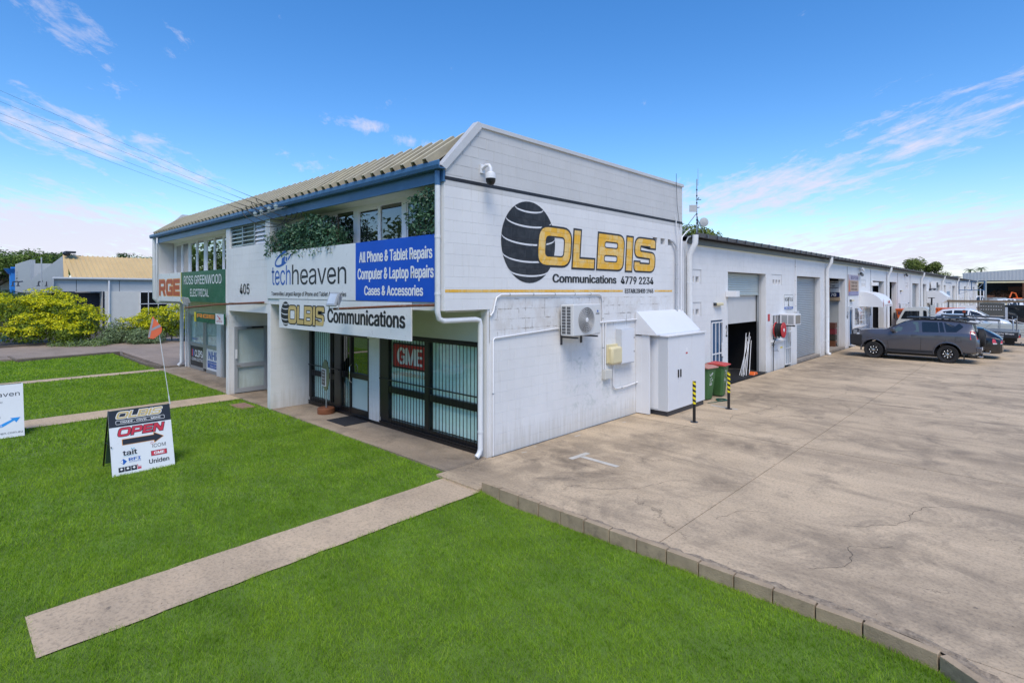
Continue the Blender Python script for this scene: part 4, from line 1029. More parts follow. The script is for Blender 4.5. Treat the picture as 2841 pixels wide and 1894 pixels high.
# ------------------------------------------------------------------ long shed
shed = thing('industrial_shed', 'long low white block shed with dark roof edge and a row of roller doors', 'building', (0, 60, 0))
SX = -.03; EAVE = 4.62; END = 122.0
dps = [7.95, 22.9, 38.3, 53.9, 69.5, 84.9, 100.6, 116.0]
holes = [(11.19, 14.8, -.3, 3.8)]
for D in dps[1:]:
    holes += [(D - 4.3, D - .7, -.3, 3.8), (D + .55, D + 4.1, -.3, 3.8)]
holes = [h for h in holes if h[1] < END]
smallh = [(9.85, 10.75, -.3, 2.2), (15.45, 16.75, 1.2, 2.2), (16.98, 17.75, -.3, 2.2)]
for D in dps[1:-1]: smallh += [(D + 4.85, D + 5.7, -.3, 2.2), (D + 6.3, D + 8.6, 1.1, 2.15), (D + 9.2, D + 10.1, -.3, 2.2)]
ventr = []
for (y, z, n) in [(8.42, 3.42, 2), (8.42, 2.42, 2), (8.42, 1.9, 2), (15.55, 3.42, 3)] + [(D + 8.0, 3.42, 3) for D in dps[1:5]]:
    for i in range(n): ventr.append((y + i * .34, y + i * .34 + .22, z, z + .17))
allh = holes + smallh + ventr
bk = MB(); backing(bk, (SX - .007, 0, 0), Y_, 7.83, END, -.2, EAVE, allh, .19)
sw = part('wall', bk, WHITE, shed)
blockwall(sw, (SX - .007, 0, 0), Y_, 7.83, 38.0, 0, EAVE, allh, lambda u, z: WHITE, 290, phase=.2)
q = MB(); q.box(-14, SX - .2, 7.83, END, EAVE - .05, EAVE); part('ceiling', q, GREYP, shed)
q = MB(); q.box(-14, SX - .1, END - .2, END, 0, EAVE + .3); part('end_wall', q, WHITE, shed)
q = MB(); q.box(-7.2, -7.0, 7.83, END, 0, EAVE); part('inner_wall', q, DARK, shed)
q = MB(); q.box(-14, SX - .25, 7.83, END, .0, .03); part('floor_slab', q, M('shed_floor', (.10, .09, .08), .8, var=.2), shed)
for (a, b_, c, d_) in ventr:
    v = MB(); v.prism([(a, c), (b_, c), (b_, d_)], (SX - .17, 0, 0), Y_, Z_, .02); v.box(SX - .19, SX - .17, a, b_, c, d_); part('vent_throat', v, GREYP, sw)
# recessed frames round vents (raised lip)
for (y, z, n) in [(8.2, 3.38, 1), (8.2, 2.38, 1), (15.42, 3.38, 1)] + [(D + 7.85, 3.38, 1) for D in dps[1:5]]:
    q = MB(); w_ = .92 if y < 10 else 1.15; q.box(SX, SX + .012, y, y + w_, z + .42, z + .44); q.box(SX, SX + .012, y + w_ - .02, y + w_, z, z + .42); part('vent_surround', q, GREYW, sw)
# fascia and roof sheets
q = MB(); q.box(SX, SX + .035, 8.2, END, 4.56, 4.74); part('fascia', q, CHAR, shed)
q = MB(); q.box(SX, SX + .022, 8.45, END, 4.525, 4.558); part('cover_strip', q, IVORY, shed)
ROOFD = M('roof_steel_dark', (.085, .09, .105), .42, .2, var=.15)
shm = MB(); W_ = .765
shm.prism([(-.9, .02), (.27, .0), (.27, .012), (-.9, .035)], (0, W_ - .055, 0), X_, Z_, W_ - .055)
shm.prism([(-.9, .02), (.275, -.002), (.34, -.01), (.33, .11), (-.9, .12)], (0, W_, 0), X_, Z_, .055)
shm.prism([(.265, .0), (.295, -.012), (.315, .10), (.285, .105)], (0, W_ - .055, 0), X_, Z_, W_ - .055)
sme = shm.mesh('roof_sheet'); sme.materials.append(ROOFD)
k = 0; y = 8.15
while y < END:
    o = mk('roof_sheet', sme, None, shed); o.location = Vector((SX, y, 4.765)) - shed.location; y += W_; k += 1
q = MB(); q.prism([(-14, 4.80), (-.5, 4.87), (-.5, 4.83), (-14, 4.76)], (0, END, 0), X_, Z_, END - 8.1); part('roof', q, ROOFD, shed)
# downpipes
for i, D in enumerate(dps):
    if D > END: continue
    y = D + (.2 if i == 0 else .1)
    downpipe([(SX + .27, y + .02, 4.80), (SX + .26, y + .02, 4.56), (SX + .20, y + .01, 4.42), (SX + .10, y, 4.22), (SX + .10, y, .14), (SX + .17, y, .06), (SX + .25, y, .03)], .088,
             ['white', 'white', 'white', 'white', 'white', 'white', 'white', 'white'][i] + ' square elbowed downpipe ' + ['at the start of the shed next to the mural wall', 'just before the opening with the number 70', 'just behind the curved awning', 'beyond the barred window behind the white truck', 'beyond the projecting metal box', 'at the left edge of the blue frame', 'seen through the blue frame', 'nearest the far end of the shed'][i],
             brk=[((SX + .1, y, z), Z_) for z in (3.4, 1.9, .7)], n=10, grp='downpipes along the shed')
# roller doors
ROLL = M('roller_door_grey', (.34, .36, .375), .42, .35, var=.05); ROLLG = M('roller_door_pale', (.42, .48, .48), .42, .3, var=.05)
def roller(y0, y1, z0, z1, mat, x=-.30, pitch=.082):
    q = MB(); pts = []; z = z0
    while z < z1:
        for a, b_ in ((0, 0), (.25, .008), (.5, .012), (.75, .008)): pts.append((x + b_, min(z1, z + a * pitch)))
        z += pitch
    pts.append((x, z1)); vs = []; fs = []
    for p_ in pts: vs += [(p_[0], y0, p_[1]), (p_[0], y1, p_[1])]
    fs = [(2 * i, 2 * i + 1, 2 * i + 3, 2 * i + 2) for i in range(len(pts) - 1)]
    q.add(vs, fs); q.box(x - .02, x + .025, y0, y1, z0 - .03, z0 + .02); r_ = part('roller_door', q, mat, shed)
    g = MB(); g.box(x - .04, x + .04, y1 - .06, y1, 0, z1); g.box(x - .04, x + .04, y0, y0 + .06, 0, z1); part('guide_rail', g, ALU, r_)
roller(11.25, 14.75, 3.02, 3.78, ROLLG)
for i, h in enumerate(holes):
    if i == 0: continue
    if h[0] in (holes[2][0], holes[3][0], holes[4][0]): continue
    roller(h[0] + .05, h[1] - .05, .17, 3.78, ROLL)
for (a, b_, c, d_) in holes:
    q = MB(); q.box(-.36, SX - .19, b_, b_ + .3, 0, 3.8); part('door_reveal', q, WHITE, shed); q = MB(); q.box(-.36, SX - .19, a - .3, a, 0, 3.8); part('door_reveal', q, WHITE, shed)
    q = MB(); q.box(-.6, SX - .01, a + .02, b_ - .02, .002, .12 if a > 15 else .03); part('threshold', q, CONCRETE0, shed)
# first opening: hanging panel and dark room; stacked poles and red thing
q = MB(); q.box(-.42, -.38, 11.2, 14.72, 1.98, 3.1); part('inner_panel', q, GREYW, shed)
for D, lab in ((11.19, ''),):
    pass
pl_ = thing('pole_bundle', 'bundle of pale poles leaning inside the first open roller door', 'poles', (-.6, 14.0, 0))
for k in range(7):
    q = MB(); q.tube([(-.2 - (k % 3) * .1, 12.95 + k * .10, .05), (-.50, 14.05 + k * .085, 1.55 - (k % 4) * .16)], .011, 6); part('pole', q, WTRIM, pl_)
q = MB(); q.prism([(-.2, 0), (.2, 0), (.12, .1), (-.1, .13)], (-.2, 13.7, .04), Y_, Z_, .2); solo('safety_cone', q, ORANGE, 'flattened orange red plastic marker at the foot of the leaning poles', 'marker', bev=.02)
q = MB(); q.box(-1.2, .05, 11.3, 14.7, .034, .05); solo('rubber_mat', q, RUBBER, 'dark rubber mat in the first open doorway of the shed', 'mat')
# black interior walls seen in the open bays
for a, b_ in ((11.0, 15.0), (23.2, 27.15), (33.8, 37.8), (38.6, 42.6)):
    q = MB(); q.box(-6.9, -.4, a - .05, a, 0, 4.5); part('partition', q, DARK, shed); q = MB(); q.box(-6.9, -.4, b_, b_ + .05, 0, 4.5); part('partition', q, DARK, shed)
# contents of the bay marked 70, standing against its right hand partition
t_ = thing('storage_rack', 'orange steel storage rack inside the opening with the blue number 70 panel', 'rack', (-.9, 27.0, 0)); RO = M('rack_orange', (.45, .12, .02), .5, var=.2)
q = MB(); q.box(-1.05, -.78, 26.9, 27.0, 2.8, 3.75); part('upright', q, RO, t_)
q = MB(); q.box(-1.4, -.27, 26.85, 27.05, 2.62, 2.80); part('shelf', q, M('shelf_board', (.36, .27, .18), .7), t_)
q = MB(); q.box(-.76, -.30, 26.96, 27.0, 2.82, 3.06); n7 = part('number_panel', q, M('navy_panel', (.010, .02, .09), .4), t_)
text('70', (-.74, -.46, 2.85, 3.03), LWHITE, n7, 'front', (0, 26.96, 0), .004, bold=.05)
for z0_, z1_ in ((3.08, 3.30), (3.33, 3.70)):
    q = MB(); q.box(-.76, -.31, 26.96, 27.0, z0_, z1_); n8 = part('notice_panel', q, SIGNW, t_)
text('CEMENT', (-.73, -.36, 3.57, 3.66), LBLACK, n8, 'front', (0, 26.96, 0), .004, bold=.03); text('CART', (-.72, -.50, 3.38, 3.47), LBLACK, n8, 'front', (0, 26.96, 0), .004, bold=.03)
q = MB(); q.box(-1.4, -.26, 27.02, 27.12, 0, 2.62); part('back_panel', q, M('panel_board', (.42, .43, .42), .6, var=.08), t_)
q = MB(); q.tube([(-.92, 26.6, 1.75), (-.32, 26.7, .05)], .022, 6); solo('steel_pole', q, CHAR, 'dark pole leaning across the opening marked 70', 'pole')
t_ = thing('scrap_stack', 'dark red and brown stack of goods on a pallet inside the opening marked 70', 'stack', (-.9, 26.6, 0))
rr = random.Random(5)
for k in range(8):
    q = MB(); z = .12 + (k // 2) * .33; x = -1.1 + (k % 2) * .36; q.box(x, x + .33, 26.5, 26.9, z, z + .3); part('crate', q, M('crate_dark%d' % k, (rr.uniform(.03, .16), rr.uniform(.01, .05), .02), .7), t_, bev=.01)
q = MB(); q.box(-1.15, -.3, 26.4, 26.95, .03, .11); part('pallet', q, CHAR, t_)
# --- doors and windows between the roller doors
DBLUE = M('door_blue', (.02, .09, .20), .4, var=.1)
def grid_gate(par, y0, y1, z0, z1, x, nv, nh, mat=WTRIM, nm='security_bar'):
    for i in range(nv + 1):
        yy = y0 + (y1 - y0) * i / nv; q = MB(); w_ = .022 if i in (0, nv) else .012; q.box(x - .012, x + .012, yy - w_, yy + w_, z0, z1); part(nm, q, mat, par)
    for i in range(nh + 1):
        zz = z0 + (z1 - z0) * i / nh; q = MB(); q.box(x - .010, x + .010, y0, y1, zz - .018, zz + .018); part('cross_bar', q, mat, par)
def door_unit(y0, y1, label, mat, bars=4, hb=3, stepz=.05):
    t_ = thing('barred_door', label, 'door', (SX, y0, 0)); q = MB(); q.box(SX - .09, SX - .05, y0, y1, stepz, 2.2); part('door', q, mat, t_)
    grid_gate(t_, y0 + .03, y1 - .03, stepz + .05, 2.13, SX + .02, bars, hb)
    q = MB(); q.box(SX + .03, SX + .06, y1 - .16, y1 - .04, 1.0, 1.45); part('lock_box', q, WTRIM, t_, bev=.005); return t_
door_unit(9.85, 10.75, 'blue door behind white bars left of the number 2 opening', DBLUE, 3, 2)
door_unit(16.98, 17.75, 'white barred door with pale curtains between the hose reel and the number 3', M('curtain_pale', (.42, .46, .47), .7, var=.15, vs=12), 3, 3)
text('2', (11.0, 11.13, 1.62, 2.0), LBLACK, sw, 'side', (SX, 0, 0), .003, bold=.03, name='unit_number'); text('3', (18.05, 18.35, 1.62, 2.0), LBLACK, sw, 'side', (SX, 0, 0), .003, bold=.04, name='unit_number'); text('4', (27.3, 27.6, 1.62, 2.0), LBLACK, sw, 'side', (SX, 0, 0), .003, bold=.03, name='unit_number')
text('5', (33.1, 33.5, 1.62, 2.0), LBLACK, sw, 'side', (SX, 0, 0), .003, bold=.03, name='unit_number')
def win_unit(y0, y1, z0, z1, label, nv=5, nh=3, cage=.05):
    t_ = thing('barred_window', label, 'window', (SX, y0, z0)); q = MB(); q.box(SX - .08, SX - .05, y0, y1, z0, z1); part('pane', q, GLASSM, t_)
    q = MB(); q.box(SX - .05, SX + .10, y0 - .05, y1 + .08, z0 - .07, z0); part('sill', q, WTRIM, t_)
    grid_gate(t_, y0, y1, z0 + .02, z1, SX + cage, nv, nh); return t_
win_unit(15.45, 16.75, 1.2, 2.2, 'small window half hidden behind the red hose reel', 4, 2, .015)
wdesc = ['barred window cage between the blue door and the curved awning', 'white barred window behind the small white truck cab', 'barred window below the projecting sloped metal box', 'barred window beyond the wall mounted air conditioner', 'barred window seen below the blue frame, nearer one', 'barred window seen below the blue frame, farther one']
ddesc = ['narrow blue door next to the number 4', 'dark blue barred door behind the small white truck', 'blue barred door beyond the fourth downpipe', 'blue door beyond the fifth downpipe', 'blue door near the left post of the blue frame', 'blue door near the end of the shed']
gdesc = ['tall white barred gate under the curved white awning', 'white barred gate beyond the cage window behind the white truck', 'white barred gate under the sloped metal box', 'white barred gate past the wall air conditioner', 'white barred gate behind the blue frame', 'white barred gate close to the far end of the shed']
for i, D in enumerate(dps[1:-1]):
    door_unit(D + 4.85, D + 5.7, ddesc[i], DBLUE, 1, 1)
    win_unit(D + 6.3, D + 8.6, 1.1, 2.15, wdesc[i], 6, 3, .22 if i == 0 else .05)
    door_unit(D + 9.2, D + 10.1, gdesc[i], DBLUE, 5, 3)
# hose reel
t_ = thing('fire_hose_reel', 'red fire hose reel with black hose on the shed wall beside the first roller door', 'hose reel', (.15, 15.75, 1.6))
yc, zc = 15.62, 1.62
for x in (.06, .34):
    q = MB(); q.lathe([(.30, 0), (.305, .012), (.30, .024)], (x, yc, zc), X_, 32); part('disc', q, RED, t_, smooth=40)
q = MB(); q.lathe([(.25, .085), (.27, .10), (.25, .13), (.27, .16), (.25, .19), (.27, .22), (.25, .25), (.27, .28), (.25, .31), (.2, .335)], (0, yc, zc), X_, 28); part('hose_coil', q, RUBBER, t_, smooth=50)
q = MB(); q.lathe([(.07, .365), (.07, .372), (.03, .375)], (0, yc, zc), X_, 18); part('hub', q, LWHITE, t_)
q = MB(); q.box(SX, .06, yc - .05, yc + .05, zc - .15, zc + .15); part('bracket', q, RED, t_)
q = MB(); q.tube([(.2, yc - .26, zc - .1), (.16, yc - .3, 1.3), (.06, yc - .25, 1.1), (.05, yc - .22, .95)], .018, 8); part('hose', q, RUBBER, t_)
q = MB(); q.tube([(.04, yc - .22, 1.12), (.04, yc - .22, .02)], .018, 8); q.tube([(.04, yc - .36, 1.04), (.04, yc - .05, 1.04)], .016, 6); solo('water_pipe', q, CHAR, 'dark vertical water pipe below the fire hose reel', 'pipe', smooth=40)
q = MB(); q.tube([(.04, yc - .22, .80), (.1, yc + .1, .80), (.12, yc + .14, .76)], .014, 6); q.tube([(.1, yc + .05, .8), (.1, yc + .05, .88)], .01, 6); solo('water_tap', q, GALV, 'small tap beside the dark pipe under the hose reel', 'tap')
q = MB(); q.box(SX + .001, SX + .006, 15.0, 15.22, 1.98, 2.25); fsn = solo('fire_sign', q, RED, 'small red and white fire hose sign above the hose reel', 'sign')
q = MB(); q.box(SX + .001, SX + .004, 16.45, 16.7, .82, .88); solo('wall_plate', q, YEL, 'tiny yellow plate on the wall under the small window', 'plate')
# window air conditioner
t_ = thing('window_air_conditioner', 'boxy white air conditioner sticking out above the hose reel window', 'air conditioner', (.3, 16.8, 2.0))
q = MB(); q.box(SX, .55, 16.35, 17.1, 1.78, 2.22); e = part('casing', q, WTRIM, t_, bev=.01)
q = MB(); q.box(.552, .558, 16.42, 17.03, 1.83, 2.17); part('grille', q, M('grille_brown', (.25, .22, .18), .6, var=.3, vs=30), e)
for i in range(2):
    q = MB(); q.box(.06 + i * .24, .26 + i * .24, 16.342, 16.348, 1.83, 2.17); part('side_grille', q, GREYP, e)
q = MB(); q.box(SX, .5, 16.5, 16.54, 1.72, 1.76); part('bracket', q, CHAR, t_)
# tree logo sign
t_ = thing('unit_sign', 'small white sign with a tree logo above blue strip by number 3', 'sign', (SX, 17.4, 2.4)); q = MB(); q.box(SX, SX + .02, 16.86, 18.0, 2.38, 3.0); p = part('panel', q, SIGNW, t_)
og = (SX + .02, 0, 0)
for b_ in ([(16.86, 2.985), (18.0, 2.985), (18.0, 3.0), (16.86, 3.0)], [(16.86, 2.38), (16.88, 2.38), (16.88, 3.0), (16.86, 3.0)], [(17.98, 2.38), (18.0, 2.38), (18.0, 3.0), (17.98, 3.0)]): polys([b_], CHAR, p, 'side', og, .001, 'border')
text('NORFOLK', (16.92, 17.95, 2.72, 2.88), LBLACK, p, 'side', og, .002, bold=.01)
polys([[(17.28, 2.52), (17.52, 2.52), (17.44, 2.56), (17.43, 2.8), (17.55, 2.93), (17.42, 2.84), (17.34, 2.9), (17.37, 2.8), (17.36, 2.56)]], LBLACK, p, 'side', og, .003, 'tree_logo')
polys([[(16.88, 2.39), (17.98, 2.39), (17.98, 2.49), (16.88, 2.49)]], LBLUE, p, 'side', og, .002, 'strip'); text('SUPPLIES TOWNSVILLE', (16.98, 17.9, 2.41, 2.47), LWHITE, p, 'side', og, .003, bold=.01)
# door sign of the 27 m unit
t_ = thing('unit_sign', 'tall worn brown and purple door specialist sign on the shed wall near number 4', 'sign', (SX, 28.8, 3)); q = MB(); q.box(SX, SX + .02, 27.6, 30.0, 2.90, 4.06); p = part('panel', q, M('sign_faded', (.42, .30, .22), .6, var=.12, dirt=(.6, .55, .5, .6)), t_)
polys([[(27.6, 3.75), (30.0, 3.75), (30.0, 4.06), (27.6, 4.06)]], M('sign_mauve', (.42, .38, .46), .6, var=.12, dirt=(.6, .55, .5, .5)), p, 'side', og, .001, 'band'); polys([[(27.6, 2.90), (30.0, 2.90), (30.0, 3.12), (27.6, 3.12)]], M('sign_violet', (.20, .19, .36), .6, var=.2, dirt=(.6, .55, .5, .5)), p, 'side', og, .001, 'band')
text('ROOF SEAL', (28.2, 29.95, 3.80, 4.0), M('sign_navy', (.10, .10, .22), .6), p, 'side', og, .003, bold=.03)
for i, w_ in enumerate(('STREETSIDE', 'TUESDAY-SUN', 'OPEN 4PM')): text(w_, (28.25, 29.6, 3.57 - i * .19, 3.67 - i * .19), M('sign_brown%d' % i, (.10, .06, .05), .6), p, 'side', og, .003, bold=.02)
polys([[(27.65, 3.1), (28.0, 3.1), (27.95, 3.5), (27.85, 3.9), (27.7, 3.6)]], LRUST, p, 'side', og, .002, 'figure')
text('SOUTHERN', (28.0, 29.8, 2.94, 3.07), M('sign_lilac', (.5, .48, .6), .6), p, 'side', og, .003, bold=.02)
# curved awning
t_ = thing('curved_awning', 'white barrel shaped awning with small red logo over the barred gate', 'awning', (0, 32, 2.3)); prof = [(0, 2.22)] + [(.95 * math.sin(R_(a)), 2.30 + .80 * math.cos(R_(a))) for a in range(0, 91, 9)]
q = MB(); prof2 = [(.0, 3.10)] + [(1.15 * math.sin(R_(a)), 2.32 + .78 * math.cos(R_(a))) for a in range(6, 91, 6)] + [(1.15, 2.22), (0.0, 2.22)]
q.prism([(a + SX, b_) for a, b_ in prof2], (0, 33.3, 0), X_, Z_, 2.9); aw = part('hood', q, WTRIM, t_, smooth=30)
polys([[(32.1, 2.42), (32.5, 2.42), (32.5, 2.58), (32.1, 2.58)]], RED, aw, 'side', (SX + 1.15, 0, 0), .003, 'logo'); polys([[(30.5, 2.24), (30.65, 2.24), (30.6, 2.75), (30.5, 2.6)]], LRUST, aw, 'side', (SX + 1.12, 0, 0), .04, 'logo')
text('SECURITY DOORS', (31.0, 33.0, 2.27, 2.33), LRUST, aw, 'side', (SX + 1.15, 0, 0), .004)
# wall lights
def walllight(y, z, label): 
    t_ = thing('wall_light', label, 'light', (SX, y, z)); q = MB(); q.box(SX, SX + .08, y - .22, y - .14, z - .05, z + .05); part('base', q, CHAR, t_)
    q = MB(); q.box(SX + .02, SX + .12, y - .14, y + .32, z - .045, z + .045); part('diffuser', q, IVORY, t_, bev=.02)
walllight(10.25, 2.72, 'cream batten light on the shed wall left of the first roller door'); walllight(28.2, 2.62, 'cream batten light below the brown and purple sign'); walllight(44.0, 3.15, 'cream batten light beyond the second dark opening')
def wallbox(y, z, w_, h, d_, label, mat=WTRIM): q = MB(); q.box(SX, SX + d_, y, y + w_, z, z + h); solo('wall_box', q, mat, label, 'box', bev=.008)
wallbox(11.0, 2.95, .30, .20, .35, 'small white box beside the rolled up first door'); wallbox(18.2, 1.95, .30, .33, .12, 'small grey switch box just above the number 3', CABG); wallbox(33.6, 3.48, .5, .22, .3, 'small white box at the corner of the opening above the awning'); wallbox(27.35, 2.0, .25, .32, .1, 'grey switch box above the number 4', CABG)
conduit([(SX + .02, 18.35, 4.5), (SX + .02, 18.35, 2.1)], .02, 'white conduit running down beside the closed roller door', clips=[((SX + .02, 18.35, z), Z_) for z in (4.2, 3.6, 3.0, 2.5)])
for i, (y, lab) in enumerate(((27.36, 'thin dark cable down the shed wall left of the brown sign'), (33.3, 'thin dark cable down the shed wall behind the awning'), (42.6, 'thin dark cable beyond the second dark opening'), (48.3, 'thin dark cable left of the far roller doors'))):
    conduit([(SX + .02, y, 4.5), (SX + .02, y, 1.6)], .012, lab, mat=GREYP, clips=[((SX + .02, y, z), Z_) for z in (4.35, 3.6, 2.9, 2.2)])
def bullet(y, z, label, dark=False):
    t_ = thing('security_camera', label, 'camera', (SX, y, z)); q = MB(); q.tube([(SX, y, z), (SX + .12, y, z)], .02, 6); part('bracket', q, CHAR if dark else WTRIM, t_)
    q = MB(); q.box(SX + .08, SX + .2, y - .05, y + .45, z - .02, z + .12, Matrix.Translation((0, y, z)) @ Matrix.Rotation(R_(-12), 4, 'X') @ Matrix.Translation((0, -y, -z))); part('housing', q, CHAR if dark else WTRIM, t_, bev=.02)
bullet(30.2, 4.42, 'white bullet camera under the eave beyond the brown sign'); bullet(30.0, 4.12, 'small dark camera below the white bullet camera', True); bullet(45.6, 4.40, 'small dark camera under the eave past the second downpipe', True)
# projecting metal box, wall ac
t_ = thing('metal_hood', 'white box shaped metal hood with sloped front on the shed wall beyond the truck', 'hood', (0, 58.5, 2)); q = MB(); q.prism([(SX, 3.15), (.9, 3.15), (1.55, 2.6), (1.55, 2.35), (1.2, 2.0), (SX, 2.0)], (0, 60.6, 0), X_, Z_, 2.6); part('hood', q, WTRIM, t_, bev=.01)
q = MB(); q.box(.3, .42, 58.4, 58.6, 3.15, 3.35); q.box(.6, .7, 58.4, 58.6, 3.15, 3.3); part('vent_stub', q, GREYP, t_)
t_ = thing('air_conditioner', 'wall mounted air conditioner high on the shed above the sloped metal hood', 'air conditioner', (0, 60.5, 3.4)); q = MB(); q.box(SX + .1, .5, 60.0, 61.4, 3.4, 4.05); part('casing', q, WTRIM, t_, bev=.01)
q = MB(); q.box(.502, .51, 60.1, 61.3, 3.45, 4.0); part('grille', q, CHAR, t_); q = MB(); q.box(SX, .5, 59.6, 60, 3.2, 3.4); part('bracket', q, CHAR, t_)
# painted wording on the far units
text('blu welding', (73.5, 79.5, 3.95, 4.25), M('faded_blue', (.35, .45, .58), .6), sw, 'side', (SX, 0, 0), .004, bold=.01)
q = MB(); q.box(SX, SX + .02, 74.5, 77.5, 2.2, 3.1); solo('unit_sign', q, M('sign_pale_blue', (.25, .35, .47), .5, var=.3, vs=9), 'small pale blue notice on the far shed wall left of the blue frame', 'sign')

# ------------------------------------------------------------------ antenna mast on the roof
mx, my = -3.69, 16.67
def mo(k, dz=0.0, back=0.0): return (mx + .7236 * k - .69 * back, my + .6902 * k + .7236 * back, dz)
t_ = thing('antenna_mast', 'thin galvanised antenna mast with whip and cross brackets on the shed roof', 'antenna', (mx, my, 5.2))
q = MB(); q.cyl((mx, my, 5.0), (mx, my, 8.24), .024, 8); part('pole', q, GALV, t_, smooth=50)
q = MB(); q.cyl(mo(.055, 7.95), mo(.055, 8.72), .010, 6); q.tube([mo(0, 7.97), mo(.055, 7.97)], .008, 5); q.tube([mo(0, 8.2), mo(.055, 8.2)], .008, 5); part('whip', q, GALV, t_)
q = MB(); q.tube([mo(-.04, 7.30), mo(.20, 7.31)], .016, 6); q.tube([mo(0, 7.28), mo(.10, 7.40)], .018, 6); q.tube([mo(-.02, 6.93), mo(.12, 6.96)], .016, 6); part('cross_bracket', q, CHAR, t_)
q = MB()
for z in (7.45, 7.72, 7.12, 6.62, 6.35, 6.2): q.cyl((mx, my, z), (mx, my, z + .06), .034, 8)
q.tube([mo(.03, 5.6), mo(.06, 6.1), mo(.02, 6.55)], .022, 6); part('clamp', q, CHAR, t_)
q = MB(); q.tube([mo(-.03, 6.66), mo(-.62, 5.85, .1)], .016, 6); q.tube([mo(.03, 6.45), mo(.35, 5.75, .1)], .016, 6); part('stay', q, GALV, t_)
LG = M('antenna_grey', (.46, .455, .43), .5)
q = MB(); Mx = Matrix.Translation(mo(-.19, 6.90, -.05)) @ Matrix.Rotation(_az, 4, 'Z'); q.box(-.16, .16, -.02, .02, -.155, .155, Mx); solo('panel_antenna', q, LG, 'square pale flat panel antenna on the left of the mast', 'antenna', bev=.004)
q = MB(); fw = Vector((.6902, -.7236, 0)); q.lathe([(.01, 0), (.19, .015), (.205, .03), (.195, .05), (.1, .07), (.01, .08)], Vector(mo(.31, 6.28, -.02)), fw, 28); solo('dish_antenna', q, LG, 'round pale dish antenna on the right of the mast', 'antenna', smooth=40)

# ------------------------------------------------------------------ service lines and insulators
INS = M('insulator_porcelain', (.42, .50, .52), .2)
insx = [-7.58, -7.17, -6.69, -6.29]; zf = [6.89, 7.03, 7.27, 7.49]; nm_ = ['lowest', 'second lowest', 'second highest', 'highest']
for i in range(4):
    p = Vector((insx[i], Y0 - .27, 5.20 + .02 * i)); f_ = Vector((-8.95 + .06 * i, -6.25, zf[i])); e_ = p + (f_ - p) * 2.3; e_.z += .25
    q = MB(); pts = []
    for k in range(25):
        s_ = k / 24; w_ = p.lerp(e_, s_); w_.z -= .35 * 4 * s_ * (1 - s_) * .35; pts.append(w_)
    d0 = (e_ - p).normalized(); q.tube([p] + [p + d0 * .05] + pts[1:], [.014, .013] + [.0027 if j else .007 for j in range(24)], 6)
    solo('overhead_cable', q, CABL, nm_[i] + ' of the four overhead service cables at the left of the roof', 'cable', group='overhead cables', smooth=60)
    t_ = thing('insulator', ['leftmost', 'second from left', 'third from left', 'rightmost'][i] + ' white porcelain insulator and steel arm on the blue fascia', 'insulator', p, group='porcelain insulators on the fascia')
    ax = Vector((0.05, -.2, .98)); q = MB(); q.lathe([(.02, -.07), (.045, -.065), (.05, -.03), (.028, -.02), (.055, 0), (.055, .03), (.03, .04), (.04, .06), (.015, .07)], p, ax, 14); part('body', q, INS, t_, smooth=45)
    q = MB(); q.tube([p + Vector((0, 0, -.05)), p + Vector((.10, .08, -.03)), p + Vector((.18, .22, .0))], .012, 6); q.tube([p + Vector((0, .02, -.06)), p + Vector((.22, .05, -.07))], .008, 5); part('arm', q, GALV, t_)
    # drooping jumper loops
    tgt = Vector((-5.9 + .28 * (i - 1), Y0 - .04, 5.08)); a0 = p + d0 * (.34 + .05 * i) ; mid = Vector(((a0.x + tgt.x) / 2 - .1 + .12 * i, Y0 - .22, 4.62 + .09 * i)); q = MB(); pts = []
    for k in range(17):
        s_ = k / 16; u_ = a0 + Vector((-.10, 0, -.22)); v_ = mid
        w_ = a0 * (1 - s_) ** 4 + u_ * 4 * s_ * (1 - s_) ** 3 + v_ * 6 * s_ * s_ * (1 - s_) ** 2 + (tgt + Vector((0, -.05, -.40))) * 4 * s_ ** 3 * (1 - s_) + tgt * s_ ** 4
        pts.append(w_)
    q.tube(pts, .009, 6); solo('jumper_cable', q, CABL, ['lowest', 'second lowest', 'second highest', 'highest'][i] + ' black looped cable drooping below the insulators', 'cable', group='looped cables under the insulators', smooth=60)
